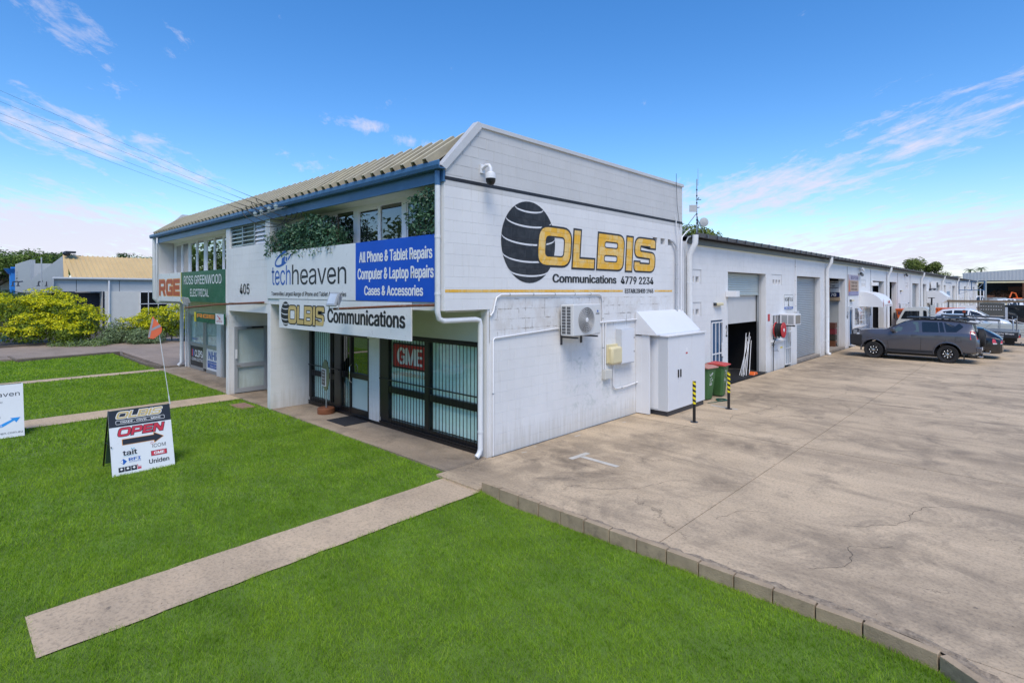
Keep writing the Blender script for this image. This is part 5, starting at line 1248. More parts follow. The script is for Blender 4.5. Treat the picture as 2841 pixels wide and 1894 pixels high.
# ------------------------------------------------------------------ ground
BLOTS = [(.7, .9, .9, 1.3, .8), (1.9, .6, 1.0, .6, .75), (1.7, 2.6, .7, .9, .6), (2.9, 4.1, 1.3, .5, .75), (3.7, 1.7, .5, .4, .6), (1.3, 9.5, 1.6, 1.6, .75), (5.5, 6.3, 2.6, .55, .6), (1.2, 19, 1.6, 4.5, .75), (8.5, 4.5, 3, .5, .5), (7.5, 9.3, 3.5, .6, .5), (-.6, -.55, 1.2, .35, .7), (-9, -.6, 3, .4, .6), (-14.5, -.7, 3, .3, .7), (6.6, .6, 1.5, .5, .45)]
def concrete(name, a, b_, warm, stain=.8, cracks=True):
    m, t, b = newmat(name); P = t.new('ShaderNodeNewGeometry').outputs['Position']; sp_ = t.new('ShaderNodeSeparateXYZ', {0: P})
    n1 = t.noise(P, .35, 6, .62, .5); n2 = t.noise(P, 2.2, 7, .7); n3 = t.noise(P, 26, 5, .75)
    c = t.mix(t.ramp(n1, (.35, 0.0), (.66, 1.0)), a, b_)
    c = t.mix(t.math('MULTIPLY', t.ramp(n2, (.42, 0.0), (.72, 1.0)), .35), c, warm)
    # long soft stains drawn out along the traffic direction (across the view) and oil blotches
    st = t.noise(t.mapping(P, (.16, .62, 1), rot=(0, 0, R_(12))), 1.5, 7, .68, 1.0)
    c = t.mix(t.math('MULTIPLY', t.ramp(st, (.44, 0.0), (.72, 1.0)), .74 * stain), c, (.155, .118, .080))
    ob = t.noise(P, .95, 6, .72, .7); c = t.mix(t.math('MULTIPLY', t.ramp(ob, (.50, 0.0), (.70, 1.0)), .70 * stain), c, (.11, .09, .068))
    for (bx, by, rx, ry, am) in BLOTS:
        u_ = t.math('DIVIDE', t.math('SUBTRACT', sp_.outputs[0], bx), rx); v_ = t.math('DIVIDE', t.math('SUBTRACT', sp_.outputs[1], by), ry)
        g_b = t.math('EXPONENT', t.math('MULTIPLY', t.math('ADD', t.math('MULTIPLY', u_, u_), t.math('MULTIPLY', v_, v_)), -1.0))
        g_b = t.math('MULTIPLY', g_b, t.ramp(t.noise(P, 1.7, 6, .65, .8), (.30, 0.0), (.60, 1.0)))
        c = t.mix(t.math('MULTIPLY', g_b, am), c, (.125, .095, .065))
    sp2 = t.noise(P, 7.5, 4, .6, .3); c = t.mix(t.math('MULTIPLY', t.ramp(sp2, (.70, 0.0), (.74, 1.0)), .65), c, (.05, .045, .04))
    c = t.mix(t.math('MULTIPLY', t.ramp(n3, (.48, 0.0), (.66, 1.0)), .42), c, (.085, .074, .062))
    c = t.mix(t.math('MULTIPLY', t.ramp(t.noise(P, 55, 3, .7), (.60, 0.0), (.70, 1.0)), .30), c, (.50, .46, .40))
    h = n3
    if cracks:
        v = t.new('ShaderNodeTexVoronoi', {'Vector': t.new('ShaderNodeVectorMath', {0: P, 1: t.new('ShaderNodeVectorMath', {0: t.new('ShaderNodeTexNoise', {'Scale': 1.8, 'Detail': 7, 'Roughness': .7, 'Vector': P}).outputs[1], 1: (1.1, 1.1, 0)}, operation='MULTIPLY').outputs[0]}).outputs[0], 'Scale': .30}, feature='DISTANCE_TO_EDGE').outputs[0]
        cm = t.ramp(t.noise(P, .42, 3), (.49, 0.0), (.56, 1.0)); ln = t.new('ShaderNodeMapRange', {'Value': v, 'From Min': .0006, 'From Max': .0028, 'To Min': 1, 'To Max': 0}).outputs[0]
        cr = t.math('MULTIPLY', ln, cm); c = t.mix(t.math('MULTIPLY', cr, .5), c, (.035, .03, .025)); h = t.math('SUBTRACT', n3, t.math('MULTIPLY', cr, 1.5))
    t.put(b, 'Base Color', c); b.inputs['Roughness'].default_value = .82; b.inputs['Specular IOR Level'].default_value = .35
    t.put(b, 'Normal', t.new('ShaderNodeBump', {'Strength': .45, 'Distance': .01, 'Height': h})); return m
DRIVE = concrete('driveway_concrete', (.62, .475, .315), (.51, .39, .26), (.68, .51, .32))
PAVE = concrete('pavement_concrete', (.42, .33, .24), (.31, .245, .18), (.48, .36, .24), .9, False)
PATHM = concrete('path_concrete', (.60, .455, .30), (.50, .38, .255), (.64, .47, .30), .35, False)
DRIVE2 = concrete('old_driveway_concrete', (.37, .285, .22), (.30, .235, .185), (.41, .31, .23), .5, False)
SOIL = M('lawn_soil', (.10, .17, .02), .95, var=.3)
FAR = M('far_ground', (.10, .11, .06), .95, var=.3, vs=.2)
ASPH = M('road_asphalt', (.055, .055, .055), .9, var=.2)
q = MB(); q.box(-400, 400, -300, 600, -.6, -.30); struct('ground', q, FAR)
q = MB(); q.box(-400, 400, -28, -17, -.296, -.26); struct('road', q, ASPH)
# lawn sheet with gentle humps
def lawn_h(x, y):
    kx = np.clip((x - 1.12) / .5, 0, 1)
    base = -.035 - .060 * (kx * np.clip((-y - 1.1) / .12, 0, 1) + (1 - kx) * np.clip((-y - 1.2) / 5.0, 0, 1)) - .02 * np.clip((-y - 4) / 6, 0, 1) * kx
    near = np.clip((x + 3.0) / 3.0, 0, 1)
    return base * (.35 + .65 * near) + .006 * np.sin(x * 1.1 + y * .7) * np.sin(y * 1.3) * np.clip((x - 1.3) * 2, 0, 1)
xs = np.linspace(-60, 7.5, 240); ys = np.concatenate([np.linspace(-17, -8, 16), np.linspace(-7.6, -1.07, 40)])
GX, GY = np.meshgrid(xs, ys, indexing='ij'); GZ = lawn_h(GX, GY) - .012
V = np.stack([GX, GY, GZ], -1).reshape(-1, 3); ny = len(ys); I = (np.arange(len(xs) - 1)[:, None] * ny + np.arange(ny - 1)[None]).reshape(-1)
Fq = np.stack([I, I + ny, I + ny + 1, I + 1], 1)
def kerb_y(x):   # lawn edge on the right: straight, then a tight curve towards the street
    return -1.22
def inside_lawn(x, y):
    ok = (y < -1.085) & (x < 7.41)
    # right kerb curve
    ok &= ~((x > 1.0) & (y > -1.235))
    r = np.hypot(x - 6.5, y + 2.15); ok &= ~((x > 6.5) & (y > -2.15) & (r > .90))
    # far left lawn edge
    ok &= ~((x < -26.25)); ok &= ~((x < -18.4) & (y > -1.12 - 0 * x))
    return ok
paths = [(.18, 1.09, -6.63, -1.3), (-18.28, -17.62, -9.0, -1.07), (-10.48, -9.40, -9.0, -1.07)]
bricks_pad = (-8.75, -7.98, -1.62, -1.22)
cen = V[Fq].mean(1); keep = inside_lawn(cen[:, 0], cen[:, 1]) | (cen[:, 1] < -1.3) & (cen[:, 0] < 6.2) & (cen[:, 0] > -26)
me = np_mesh('lawn', V, Fq[keep]); o = mk('lawn', me, SOIL); o['kind'] = 'structure'
# driveway slabs with saw-cut joints
dv = bpy.data.objects.new('driveway', None); COL.objects.link(dv); dv['kind'] = 'structure'
q = MB(); q.box(-.05, 60, -1.2, 7.8, -.15, -.022); q.box(-.05, 60, 7.8, 180, -.15, -.022); q.box(7.45, 60, -40, -1.2, -.15, -.022); part('sub_base', q, CHAR, dv)
jx = [0.0, 4.06, 10.3, 16.5, 28, 60]; jy = [-1.22, 4.83, 10.85, 16.65, 28.5, 46, 75, 120, 180]
for i in range(len(jx) - 1):
    for j in range(len(jy) - 1):
        g = .006 if j < 4 else .012
        x0 = jx[i] + g; x1 = jx[i + 1] - g; y0 = jy[j] + g * 1.8; y1 = jy[j + 1] - g * 1.8; q = MB()
        if j == 0: y0 = -1.13
        if i == 0 and j == 0: q.box(.012, x1, y0, y1, -.06, 0); q.box(.012, 1.06, -1.30, -1.13, -.2, 0)
        else: q.box(x0, x1, y0, y1, -.06, 0)
        part('slab', q, DRIVE, dv)
for (a, b_, y0) in ((7.53, 16.5, -14), (16.52, 60, -14)):
    q = MB(); q.box(a, b_, y0, -1.135, -.06, -.0005); part('slab', q, DRIVE, dv)
cpoly = [(6.5, -1.137), (7.525, -1.137), (7.525, -2.2)] + [(6.5 + 1.0 * math.cos(R_(a)), -2.15 + 1.0 * math.sin(R_(a))) for a in range(0, 91, 9)]
q = MB(); q.prism(cpoly, (0, 0, -.05), X_, Y_, .0485); part('slab', q, DRIVE, dv)
# front pavement
pv = bpy.data.objects.new('front_pavement', None); COL.objects.link(pv); pv['kind'] = 'structure'
for a, b_ in ((-18.3, -14.3), (-14.29, -10.5), (-10.49, -7.4), (-7.39, -3.7), (-3.69, .0)):
    q = MB(); q.box(a, b_, -1.07, -.03, -.06, -.001); q.box(a, b_, -.03, .9, -.06, -.004); part('slab', q, PAVE, pv)
for i, (a, b_, y0, y1) in enumerate(paths):
    q = MB(); n = 26; pts = []
    rr = random.Random(i)
    L_ = [(a + rr.uniform(-.012, .012), y0 + (y1 - y0) * k / n) for k in range(n + 1)]; Rr = [(b_ + rr.uniform(-.012, .012), y0 + (y1 - y0) * k / n) for k in range(n, -1, -1)]
    poly = Rr[::-1] + L_[::-1]; zt = -.012 if i else -.03
    vs = [(p[0], p[1], float(lawn_h(p[0], p[1])) + .004) for p in L_] + [(p[0], p[1], float(lawn_h(p[0], p[1])) + .004) for p in Rr]
    m_ = MB(); 
    for k in range(n): m_.add([vs[k], vs[2 * n + 1 - k], vs[2 * n - k], vs[k + 1]], [(0, 1, 2, 3)])
    part('footpath', m_, PATHM, None, kind='structure')
# painted T mark, dashes, small patches on the driveway
PAINTW = M('worn_road_paint', (.50, .47, .41), .8, var=.25, dirt=(.34, .27, .20, 1.0), ds=9)
gp = (Vector((1, 0, 0)), Vector((0, 1, 0)))
polys([[(1.22, 1.18), (2.05, 1.14), (2.06, 1.25), (1.22, 1.29)], [(1.10, .98), (1.22, .96), (1.24, 1.50), (1.12, 1.52)]], PAINTW, dv, gp, (0, 0, 0), .004, 'painted_mark', 'worn white painted T mark')
for (x, y, w_) in ((.22, .62, .13), (.24, 2.3, .18), (.3, 4.1, .12), (.12, 1.1, .05), (.10, 2.6, .05)): polys([[(x, y), (x + .03, y + .005), (x + .05, y + w_), (x + .02, y + w_)]], PAINTW, dv, gp, (0, 0, 0), .004, 'painted_dash')
polys([[(1.0, 7.45), (1.75, 7.40), (1.75, 7.50), (1.0, 7.56)]], PAINTW, dv, gp, (0, 0, 0), .004, 'painted_line')
polys([[(.006, .02), (.028, .02), (.034, 1.2), (.022, 2.4), (.036, 3.7), (.026, 5.2), (.006, 5.2)]], CHAR, dv, gp, (0, 0, 0), .0035, 'wall_gap')
# hairline cracks and dark mend patches as thin fills
CRK = M('crack_fill', (.05, .045, .038), .95)
def crack(pts, w_, sd):
    rr = random.Random(sd); out = []
    for k in range(len(pts) - 1):
        a = Vector(pts[k]); b_ = Vector(pts[k + 1]); n = max(2, int((b_ - a).length / .05)); nrm_ = Vector((-(b_ - a).y, (b_ - a).x)).normalized()
        w0_ = 0.0
        for j in range(n): w0_ = (w0_ + rr.uniform(-.03, .03)) * (1 - (j / n) ** 6); out.append(a.lerp(b_, j / n) + nrm_ * w0_)
    out.append(Vector(pts[-1])); up = []; lo = []
    for j, p in enumerate(out):
        d_ = (out[min(j + 1, len(out) - 1)] - out[max(j - 1, 0)]).normalized(); nr = Vector((-d_.y, d_.x)); ww = w_ * rr.uniform(.25, .9) * .5
        up.append(tuple(p + nr * ww)); lo.append(tuple(p - nr * ww))
    polys([up + lo[::-1]], CRK, dv, gp, (0, 0, 0), .004, 'crack')
crack([(1.35, 4.0), (1.7, 5.2), (2.1, 6.0), (2.0, 6.9), (2.35, 8.2), (2.5, 9.3)], .012, 1); crack([(2.5, 9.3), (2.9, 10.4), (3.3, 12.0), (3.2, 13.6)], .010, 2)
crack([(2.2, -.1), (2.9, .5), (3.1, 1.2), (3.7, 1.6)], .007, 3); crack([(5.6, 1.2), (6.2, 1.9), (6.3, 2.7), (7.0, 3.2)], .008, 4); crack([(1.4, -.3), (2.2, .2), (2.6, .9)], .006, 5)
crack([(4.3, .2), (4.4, .7), (4.7, .9)], .007, 6); crack([(5.6, -.4), (5.9, .1), (5.8, .5), (6.2, .9)], .008, 7); crack([(4.06, 16.68), (7, 16.7), (10.3, 16.62)], .022, 8)
# --- kerb of concrete blocks on the right
KERB = M('kerb_block', (.38, .285, .185), .92, var=.22, vs=5, bump=.7, bs=70, dirt=(.12, .095, .07, .6), ds=6)
RUBB = M('kerb_mortar', (.30, .235, .165), .95, var=.5, vs=22, bump=1.0, bs=60, dirt=(.07, .06, .05, .8), ds=20)
kb = thing('block_kerb', 'low kerb of upright grey concrete blocks between the near lawn and the driveway', 'kerb', (3.5, -1.22, 0))
pts = []; x = 1.07
for k in range(14): pts.append((1.07 + k * .402, -1.235, 0.0))
cx_, cy_, rad = 6.5, -2.15, .915; a = 90 - 0
px0 = 1.07 + 13 * .402 - .402
arc = [(cx_ + rad * math.cos(R_(t_a)), cy_ + rad * math.sin(R_(t_a)), t_a) for t_a in (89, 66, 43, 20, 0)]
def kblock(p, q_, h0=-.20, h1=None):
    h1 = .105 - .072 * min(1, max(0, (p[0] - 1.1) / 5.2)) if h1 is None else h1
    d_ = Vector((q_[0] - p[0], q_[1] - p[1])); L_ = d_.length; an = math.atan2(d_.y, d_.x); m_ = MB(); Mx = Matrix.Translation((p[0], p[1], 0)) @ Matrix.Rotation(an, 4, 'Z')
    j = rng.uniform(-.004, .004); jj = rng.uniform(-.008, .006); m_.box(.006, L_ - .006, j, .085 + j, h0, h1 + jj, Mx); part('kerb_stone', m_, KERB, kb, bev=.006)
for k in range(len(pts) - 1): kblock(pts[k], pts[k + 1])
last = (pts[-1][0], -1.235)
kblock(last, (arc[1][0], arc[1][1]))
for k in range(1, len(arc) - 1): kblock(arc[k], arc[k + 1])
yy = arc[-1][1]
for k in range(9): kblock((cx_ + rad, yy - k * .402), (cx_ + rad, yy - (k + 1) * .402))
# broken mortar strip between kerb and slab
def strip(path, w0, w1, z, seed):
    r = random.Random(seed); m_ = MB(); N = len(path); vs = []; W = 6
    for k, p in enumerate(path):
        a = Vector(path[max(0, k - 1)]); b_ = Vector(path[min(N - 1, k + 1)]); d_ = (b_ - a).normalized(); nn = Vector((-d_.y, d_.x)); w_ = w1 * r.uniform(.75, 1.2)
        for j in range(W): s_ = j / (W - 1); zz = z + (.062 - .062 * min(1, max(0, (p[0] - 1.1) / 5.2))) * (1 - s_) ; vs.append((p[0] + nn.x * (w0 + w_ * s_), p[1] + nn.y * (w0 + w_ * s_), zz + (r.uniform(-.012, .014) if 0 < j < W - 1 else (.0 if j == 0 else -z - .006))))
    fs = [(k * W + j, (k + 1) * W + j, (k + 1) * W + j + 1, k * W + j + 1) for k in range(N - 1) for j in range(W - 1)]
    m_.add(vs, fs); part('mortar_strip', m_, RUBB, kb, smooth=60)
path = [(1.08 + k * .06, -1.235) for k in range(91)]; path += [(cx_ + rad * math.cos(R_(a)), cy_ + rad * math.sin(R_(a))) for a in range(88, 0, -5)] + [(cx_ + rad, yy - k * .08) for k in range(40)]
strip(path, .083, .13, .026, 4)
# --- brick pad by the second path
BRK = M('brick_paver', (.28, .17, .12), .9, var=.3, vs=9, bump=.4)
bp_ = bpy.data.objects.new('brick_pad', None); COL.objects.link(bp_); bp_['label'] = 'small patch of reddish brick pavers set in the lawn beside the second path'; bp_['category'] = 'paving'
for i in range(4):
    for j in range(4):
        q = MB(); x = -8.76 + i * .205 + (.0 if j % 2 else .0); y = -1.63 + j * .105; q.box(x, x + .198, y, y + .10, -.06, -.012 + rng.uniform(-.004, .004)); part('brick', q, BRK, bp_)
# --- left driveway, raised with its own kerb
q = MB(); q.box(-34.5, -26.3, -17, -.72, -.2, .05); q.box(-34.5, -18.45, -.72, 40, -.2, .05); struct('side_driveway', q, DRIVE2)
k2 = thing('block_kerb', 'weathered concrete kerb edging the raised driveway at the far side of the lawn', 'kerb', (-22, -.9, 0))
def kb2(p, q_, par, h1=.085, h0=-.12, w_=.11, mat=None):
    d_ = Vector((q_[0] - p[0], q_[1] - p[1])); an = math.atan2(d_.y, d_.x); n = max(1, round(d_.length / .5)); L_ = d_.length / n
    for k in range(n):
        Mx = Matrix.Translation((p[0], p[1], 0)) @ Matrix.Rotation(an, 4, 'Z'); m_ = MB(); m_.box(k * L_ + .004, (k + 1) * L_ - .004, -w_ / 2, w_ / 2, h0, h1 + rng.uniform(-.008, .008), Mx); part('kerb_stone', m_, mat or KERB2, par, bev=.006)
KERB2 = M('kerb_dark', (.17, .135, .10), .92, var=.25, vs=4, bump=.7, bs=70, dirt=(.08, .065, .05, .6), ds=4)
kb2((-18.4, -.85), (-19.6, -1.12), k2); kb2((-19.6, -1.12), (-24.6, -1.05), k2); kb2((-24.6, -1.05), (-26.3, -.75), k2); kb2((-26.3, -.75), (-25.4, -4.75), k2); kb2((-25.4, -4.75), (-27.6, -4.9), k2)
k3 = thing('block_kerb', 'long kerb along the garden bed in front of the yellow shrubs', 'kerb', (-33, -4, 0)); kb2((-32.6, -6.5), (-34.0, -2.6), k3, .16); kb2((-34.0, -2.6), (-37.5, 5.0), k3, .16)
q = MB(); q.box(-90, -34.6, -17, 2.2, -.2, -.0); struct('garden_bed', q, M('garden_soil', (.07, .055, .04), .95, var=.3))

# ------------------------------------------------------------------ grass blades
def grassmat():
    m, t, b = newmat('grass_blade'); r = t.new('ShaderNodeNewGeometry').outputs['Random Per Island']; P = t.new('ShaderNodeNewGeometry').outputs['Position']
    c = t.ramp(r, (0.0, (.21, .37, .028)), (.5, (.29, .47, .036)), (.9, (.36, .54, .05)), (1.0, (.50, .53, .15)))
    nc = t.noise(P, 11, 4, .7); c = t.mix(t.math('MULTIPLY', t.ramp(nc, (.50, 0.0), (.66, 1.0)), .62), c, (.075, .17, .012))
    n = t.noise(P, 1.6, 5, .65); c = t.mix(t.ramp(n, (.40, .0), (.62, .75)), c, (.16, .30, .02))
    n2 = t.noise(P, .55, 3, .6); c = t.mix(t.ramp(n2, (.46, .0), (.66, .55)), c, (.36, .52, .04))
    t.put(b, 'Base Color', c); b.inputs['Roughness'].default_value = .5; b.inputs['Specular IOR Level'].default_value = .04
    out = t.n['Material Output']; tl = t.new('ShaderNodeBsdfTranslucent'); t.put(tl, 'Color', c)
    t.put(out, 'Surface', t.new('ShaderNodeMixShader', {0: .38, 1: b.outputs[0], 2: tl.outputs[0]})); return m
GRASS = grassmat(); gr = np.random.default_rng(11)
def blades(P, h, w_, lean=1.3):
    n = len(P); a = gr.uniform(0, 2 * math.pi, n); hh = h * gr.uniform(.55, 1.25, n); ww = w_ * gr.uniform(.7, 1.3, n) * .5
    dx, dy = np.cos(a), np.sin(a); la = gr.uniform(0, 2 * math.pi, n); le = hh * gr.uniform(.1, 1.0, n) * lean; lx, ly = np.cos(la) * le, np.sin(la) * le
    b0 = P + np.stack([-dx * ww, -dy * ww, 0 * a], 1); b1 = P + np.stack([dx * ww, dy * ww, 0 * a], 1); mz = hh * .55
    m0 = P + np.stack([lx * .35 - dx * ww * .8, ly * .35 - dy * ww * .8, mz], 1); m1 = P + np.stack([lx * .35 + dx * ww * .8, ly * .35 + dy * ww * .8, mz], 1); tp = P + np.stack([lx, ly, hh], 1)
    V = np.stack([b0, b1, m1, m0, tp], 1).reshape(-1, 3); k = np.arange(n) * 5
    return V, np.concatenate([np.stack([k, k + 1, k + 2], 1), np.stack([k, k + 2, k + 3], 1), np.stack([k + 3, k + 2, k + 4], 1)])
def scatter(x0, x1, y0, y1, dens, tests=True):
    n = int((x1 - x0) * (y1 - y0) * dens); x = gr.uniform(x0, x1, n); y = gr.uniform(y0, y1, n)
    # clumps: shift some points toward cluster centres through a noise-like warp
    x = x + .02 * np.sin(y * 37 + x * 11); y = y + .02 * np.sin(x * 41)
    ok = inside_lawn(x, y)
    for (a, b_, c, d_) in paths:
        e = .012 * np.sin(y * 9) + .010 * np.sin(y * 31 + a) + gr.uniform(-.045, .030, n)
        ok &= ~((x > a + e) & (x < b_ - e) & (y > c + e) & (y < d_))
    a, b_, c, d_ = bricks_pad; ok &= ~((x > a) & (x < b_) & (y > c) & (y < d_))
    x, y = x[ok], y[ok]; return np.stack([x, y, lawn_h(x, y) - .014], 1)
Vs = []; Fs = []; off = 0
def addb(V, F):
    global off
    Vs.append(V); Fs.append(F + off); off += len(V)
cam_p = np.array([7.47, -7.23])
def zone(x0, x1, y0, y1, dens, h, w_, dmin, dmax):
    P = scatter(x0, x1, y0, y1, dens); d_ = np.hypot(P[:, 0] - cam_p[0], P[:, 1] - cam_p[1]); P = P[(d_ >= dmin) & (d_ < dmax)]
    # keep what the view (and a step aside) can see
    f_ = (P[:, 0] - cam_p[0]) * -.690 + (P[:, 1] - cam_p[1]) * .7236; s_ = (P[:, 0] - cam_p[0]) * .7236 + (P[:, 1] - cam_p[1]) * .690
    k = (f_ > 2.2) & (np.abs(s_) < f_ * 1.12 + 1.2); P = P[k]
    hs = h * (.75 + .5 * (.5 + .5 * np.sin(P[:, 0] * 3.3 + np.sin(P[:, 1] * 4.1) * 2) * np.sin(P[:, 1] * 5.2 + np.sin(P[:, 0] * 2.7)))) ; addb(*blades(P, hs, w_))
zone(-3.5, 7.5, -9, -1.0, 6200, .042, .0042, 0, 9.2)
zone(-9, 4, -9, -1.0, 3000, .044, .0065, 9.2, 14)
zone(-27, -1, -9.5, -1.0, 900, .055, .013, 14, 24)
zone(-27, -14, -9.5, -1.0, 420, .06, .022, 24, 36)
me = np_mesh('grass', np.concatenate(Vs), np.concatenate(Fs)); o = mk('grass', me, GRASS); o['kind'] = 'stuff'; o['label'] = 'bright green mown grass covering the lawn'; print('grass tris', len(me.polygons))
# a few dead leaves and straws on the path
q = MB(); rr = random.Random(3)
for k in range(90):
    x = rr.uniform(.25, 1.05); y = rr.uniform(-6.5, -1.4); a = rr.uniform(0, 6.28); l = rr.uniform(.008, .03); z = float(lawn_h(x, y)) + .004
    q.add([(x, y, z + .003), (x + l * math.cos(a), y + l * math.sin(a), z + .004), (x + l * .5 * math.cos(a) - .004 * math.sin(a), y + l * .5 * math.sin(a) + .004 * math.cos(a), z + .007)], [(0, 1, 2)])
for k in range(120):
    x = rr.uniform(1.2, 10); y = rr.uniform(-1.0, 4.5); a = rr.uniform(0, 6.28); l = rr.uniform(.008, .028)
    q.add([(x, y, .003), (x + l * math.cos(a), y + l * math.sin(a), .004), (x + l * .5 * math.cos(a) - .005 * math.sin(a), y + l * .5 * math.sin(a) + .005 * math.cos(a), .006)], [(0, 1, 2)])
part('leaf_litter', q, M('dead_leaf', (.10, .06, .03), .9, var=.4, vs=2), None, kind='stuff', label='tiny dry leaf fragments scattered on the path and driveway')

# ------------------------------------------------------------------ A-frame signs on the lawn
def aframe(loc, w_, label, face, h=1.12, spread=.82, rz=0.0):
    """board leans back, front face towards +X"""
    t_ = thing('sandwich_board', label, 'sign', loc, rz, world=False)
    U = Vector((0, 1, 0)); topx = -spread * .46; V = Vector((topx, 0, h)).normalized(); Lh = math.hypot(topx, h)
    N = U.cross(V); q = MB(); q.prism([(0, 0), (w_, 0), (w_, Lh), (0, Lh)], -N * .012, U, V, .012); p = part('panel', q, face, t_)
    V2 = Vector((spread + topx, 0, h)).normalized(); O2 = Vector((-spread, 0, 0)); L2 = math.hypot(spread + topx, h)
    for y in (0, w_ - .025):
        for o_, v_, l_ in ((Vector((0, y, -.02)), V, Lh), (O2 + Vector((0, y, -.02)), V2, L2)):
            q = MB(); q.prism([(0, 0), (.025, 0), (.025, l_ + .01), (0, l_ + .01)], o_ - U.cross(v_) * .035, U, v_, .024); part('leg', q, BLACK, t_)
    q = MB(); q.prism([(0.03, .12), (w_ - .03, .12), (w_ - .03, L2), (.03, L2)], O2, U, V2, .008); part('rear_panel', q, M('board_back', (.07, .12, .09), .5), t_) 
    q = MB(); q.box(-spread * .75, -spread * .18, .004, .018, .52, .535); part('brace', q, BLACK, t_)
    return t_, p, (U, V)
t_, p, pl = aframe((-3.96, -5.16, -.09), .95, 'OLBIS OPEN sandwich board with black arrow standing on the lawn', SIGNW); O0 = (0, 0, 0); Hh = 1.18
polys([[(0, .885), (.95, .885), (.95, 1.18), (0, 1.18)]], LBLACK, p, pl, O0, .002, 'header')
word('OLBIS', (.10, .83, 1.025, 1.145), LGOLD, LWHITE, p, pl, O0, .004, shear=.35, gap=.10, lw=.08)
rb = RR(.10, .925, .85, .995, .02); rbi = offs(rb, -.006); polys([rb, rbi], LWHITE, p, pl, O0, .004, 'border')
text('TRADE . CIVIL . MINE', (.16, .79, .945, .977), LWHITE, p, pl, O0, .004, bold=.03)
word('OPEN', (.11, .84, .715, .86), LRED, LBLACK, p, pl, O0, .003, shear=.25, gap=.12, lw=.06)
arw = [(.18, .565), (.66, .565), (.66, .525), (.80, .61), (.66, .695), (.66, .655), (.18, .655)]; polys([offs(arw, .008)], LORNG, p, pl, O0, .003, 'arrow_outline'); polys([arw], LBLACK, p, pl, O0, .005, 'arrow')
LCY = M('lettering_cyan', (.10, .45, .62), .4)
text('tait', (.17, .385, .375, .465), LBLACK, p, pl, O0, .003, bold=.03); polys([[(.17, .36), (.38, .36), (.38, .364), (.17, .364)]], LCY, p, pl, O0, .003, 'logo_line'); polys([RR(.295, .470, .315, .488, .008), RR(.33, .470, .35, .488, .008)], LCY, p, pl, O0, .004, 'logo_dots')
text('iCOM', (.62, .83, .43, .495), LBLACK, p, pl, O0, .003, bold=-.01)
rg = [(.618 + .022 * math.cos(a), .515 + .022 * math.sin(a)) for a in np.linspace(0, 6.283, 20, endpoint=False)]; polys([rg, offs(rg, -.005)], LRED, p, pl, O0, .003, 'logo_ring')
polys([[(.59, .285), (.84, .285), (.84, .375), (.59, .375)]], LBLACK, p, pl, O0, .003, 'logo_edge'); polys([[(.596, .291), (.834, .291), (.834, .369), (.596, .369)]], LRED, p, pl, O0, .005, 'logo_panel'); text('GME', (.635, .80, .305, .355), LWHITE, p, pl, O0, .007, bold=.05)
text('RFI', (.25, .43, .275, .325), LBLUE, p, pl, O0, .003, bold=.03); text('ANTENNAS', (.255, .43, .245, .265), LBLUE, p, pl, O0, .003); polys([[(.12, .275), (.175, .225), (.225, .275), (.175, .325)]], LBLUE, p, pl, O0, .003, 'logo_diamond'); polys([[(.12, .275), (.165, .245), (.165, .305)]], LWHITE, p, pl, O0, .005, 'logo_cut')
text('Uniden', (.55, .865, .155, .235), LBLACK, p, pl, O0, .003, bold=.025)
for i in range(3):
    x = .095 + i * .092; polys([[(x, .105), (x + .085, .105), (x + .085, .185), (x, .185)]], LBLACK, p, pl, O0, .003, 'logo_panel'); polys([[(x + .02, .15), (x + .042, .13), (x + .065, .15), (x + .042, .175)]], LWHITE, p, pl, O0, .005, 'logo_diamond')
polys([[(.37, .11), (.43, .11), (.43, .14), (.37, .14)], [(.37, .15), (.43, .15), (.43, .157), (.38, .157), (.38, .19), (.37, .19)]], LRED, p, pl, O0, .004, 'logo_panel')
# pennant flag on a whip fixed to the board
t_ = thing('safety_flag', 'orange and grey pennant on a thin white whip above the OLBIS board', 'flag', (-4.33, -4.24, 1.0))
fb = Vector((-4.34, -4.20, 1.02)); ft = Vector((-4.30, -4.42, 2.62))
q = MB(); q.tube([fb + Vector((0, -.9, -.03)), fb], .008, 6); q.tube([fb, fb + (ft - fb) * .1], .012, 6); q.tube([fb + (ft - fb) * .08, ft], .007, 6); part('whip', q, WTRIM, t_, smooth=50)
Ur = Vector((.69, .72, 0)).normalized(); Ur = Vector((.7236, .6902, 0)); pz = ft + Vector((0, 0, -.32))
FL = [(.04, .0), (.10, -.02), (.27, .13), (.26, .20), (.21, .27), (.12, .36), (.10, .42), (.07, .42)]
ORF = M('flag_orange', (.70, .14, .06), .6, var=.08); GYF = M('flag_grey', (.30, .31, .35), .5)
org = pz - Ur * .16 + Vector((0, 0, -.02))
nU = Ur; q = MB(); fl = rpoly([(-.01, .0, .02), (.10, -.02, .03), (.25, .10, .05), (.255, .20, .05), (.11, .36, .02), (.09, .40, .01), (.07, .38, .01)])
q.prism(fl, org, nU, Vector((0, 0, 1)), .004); pn = part('pennant', q, ORF, t_)
polys([[(-.005, .01), (.03, .01), (.10, .34), (.075, .37)], [(.06, .13), (.24, .21), (.215, .25), (.075, .18)]], GYF, pn, (nU, Vector((0, 0, 1))), org, .006, 'reflective_band')
t2, p, pl = aframe((-8.64, -6.86, -.03), .96, 'white techheaven sandwich board with blue upstairs arrow at the left edge', SIGNW, 1.12, .8)
text('techheaven', (-.02, .90, .90, 1.0), LBLACK, p, pl, O0, .003, bold=-.01)
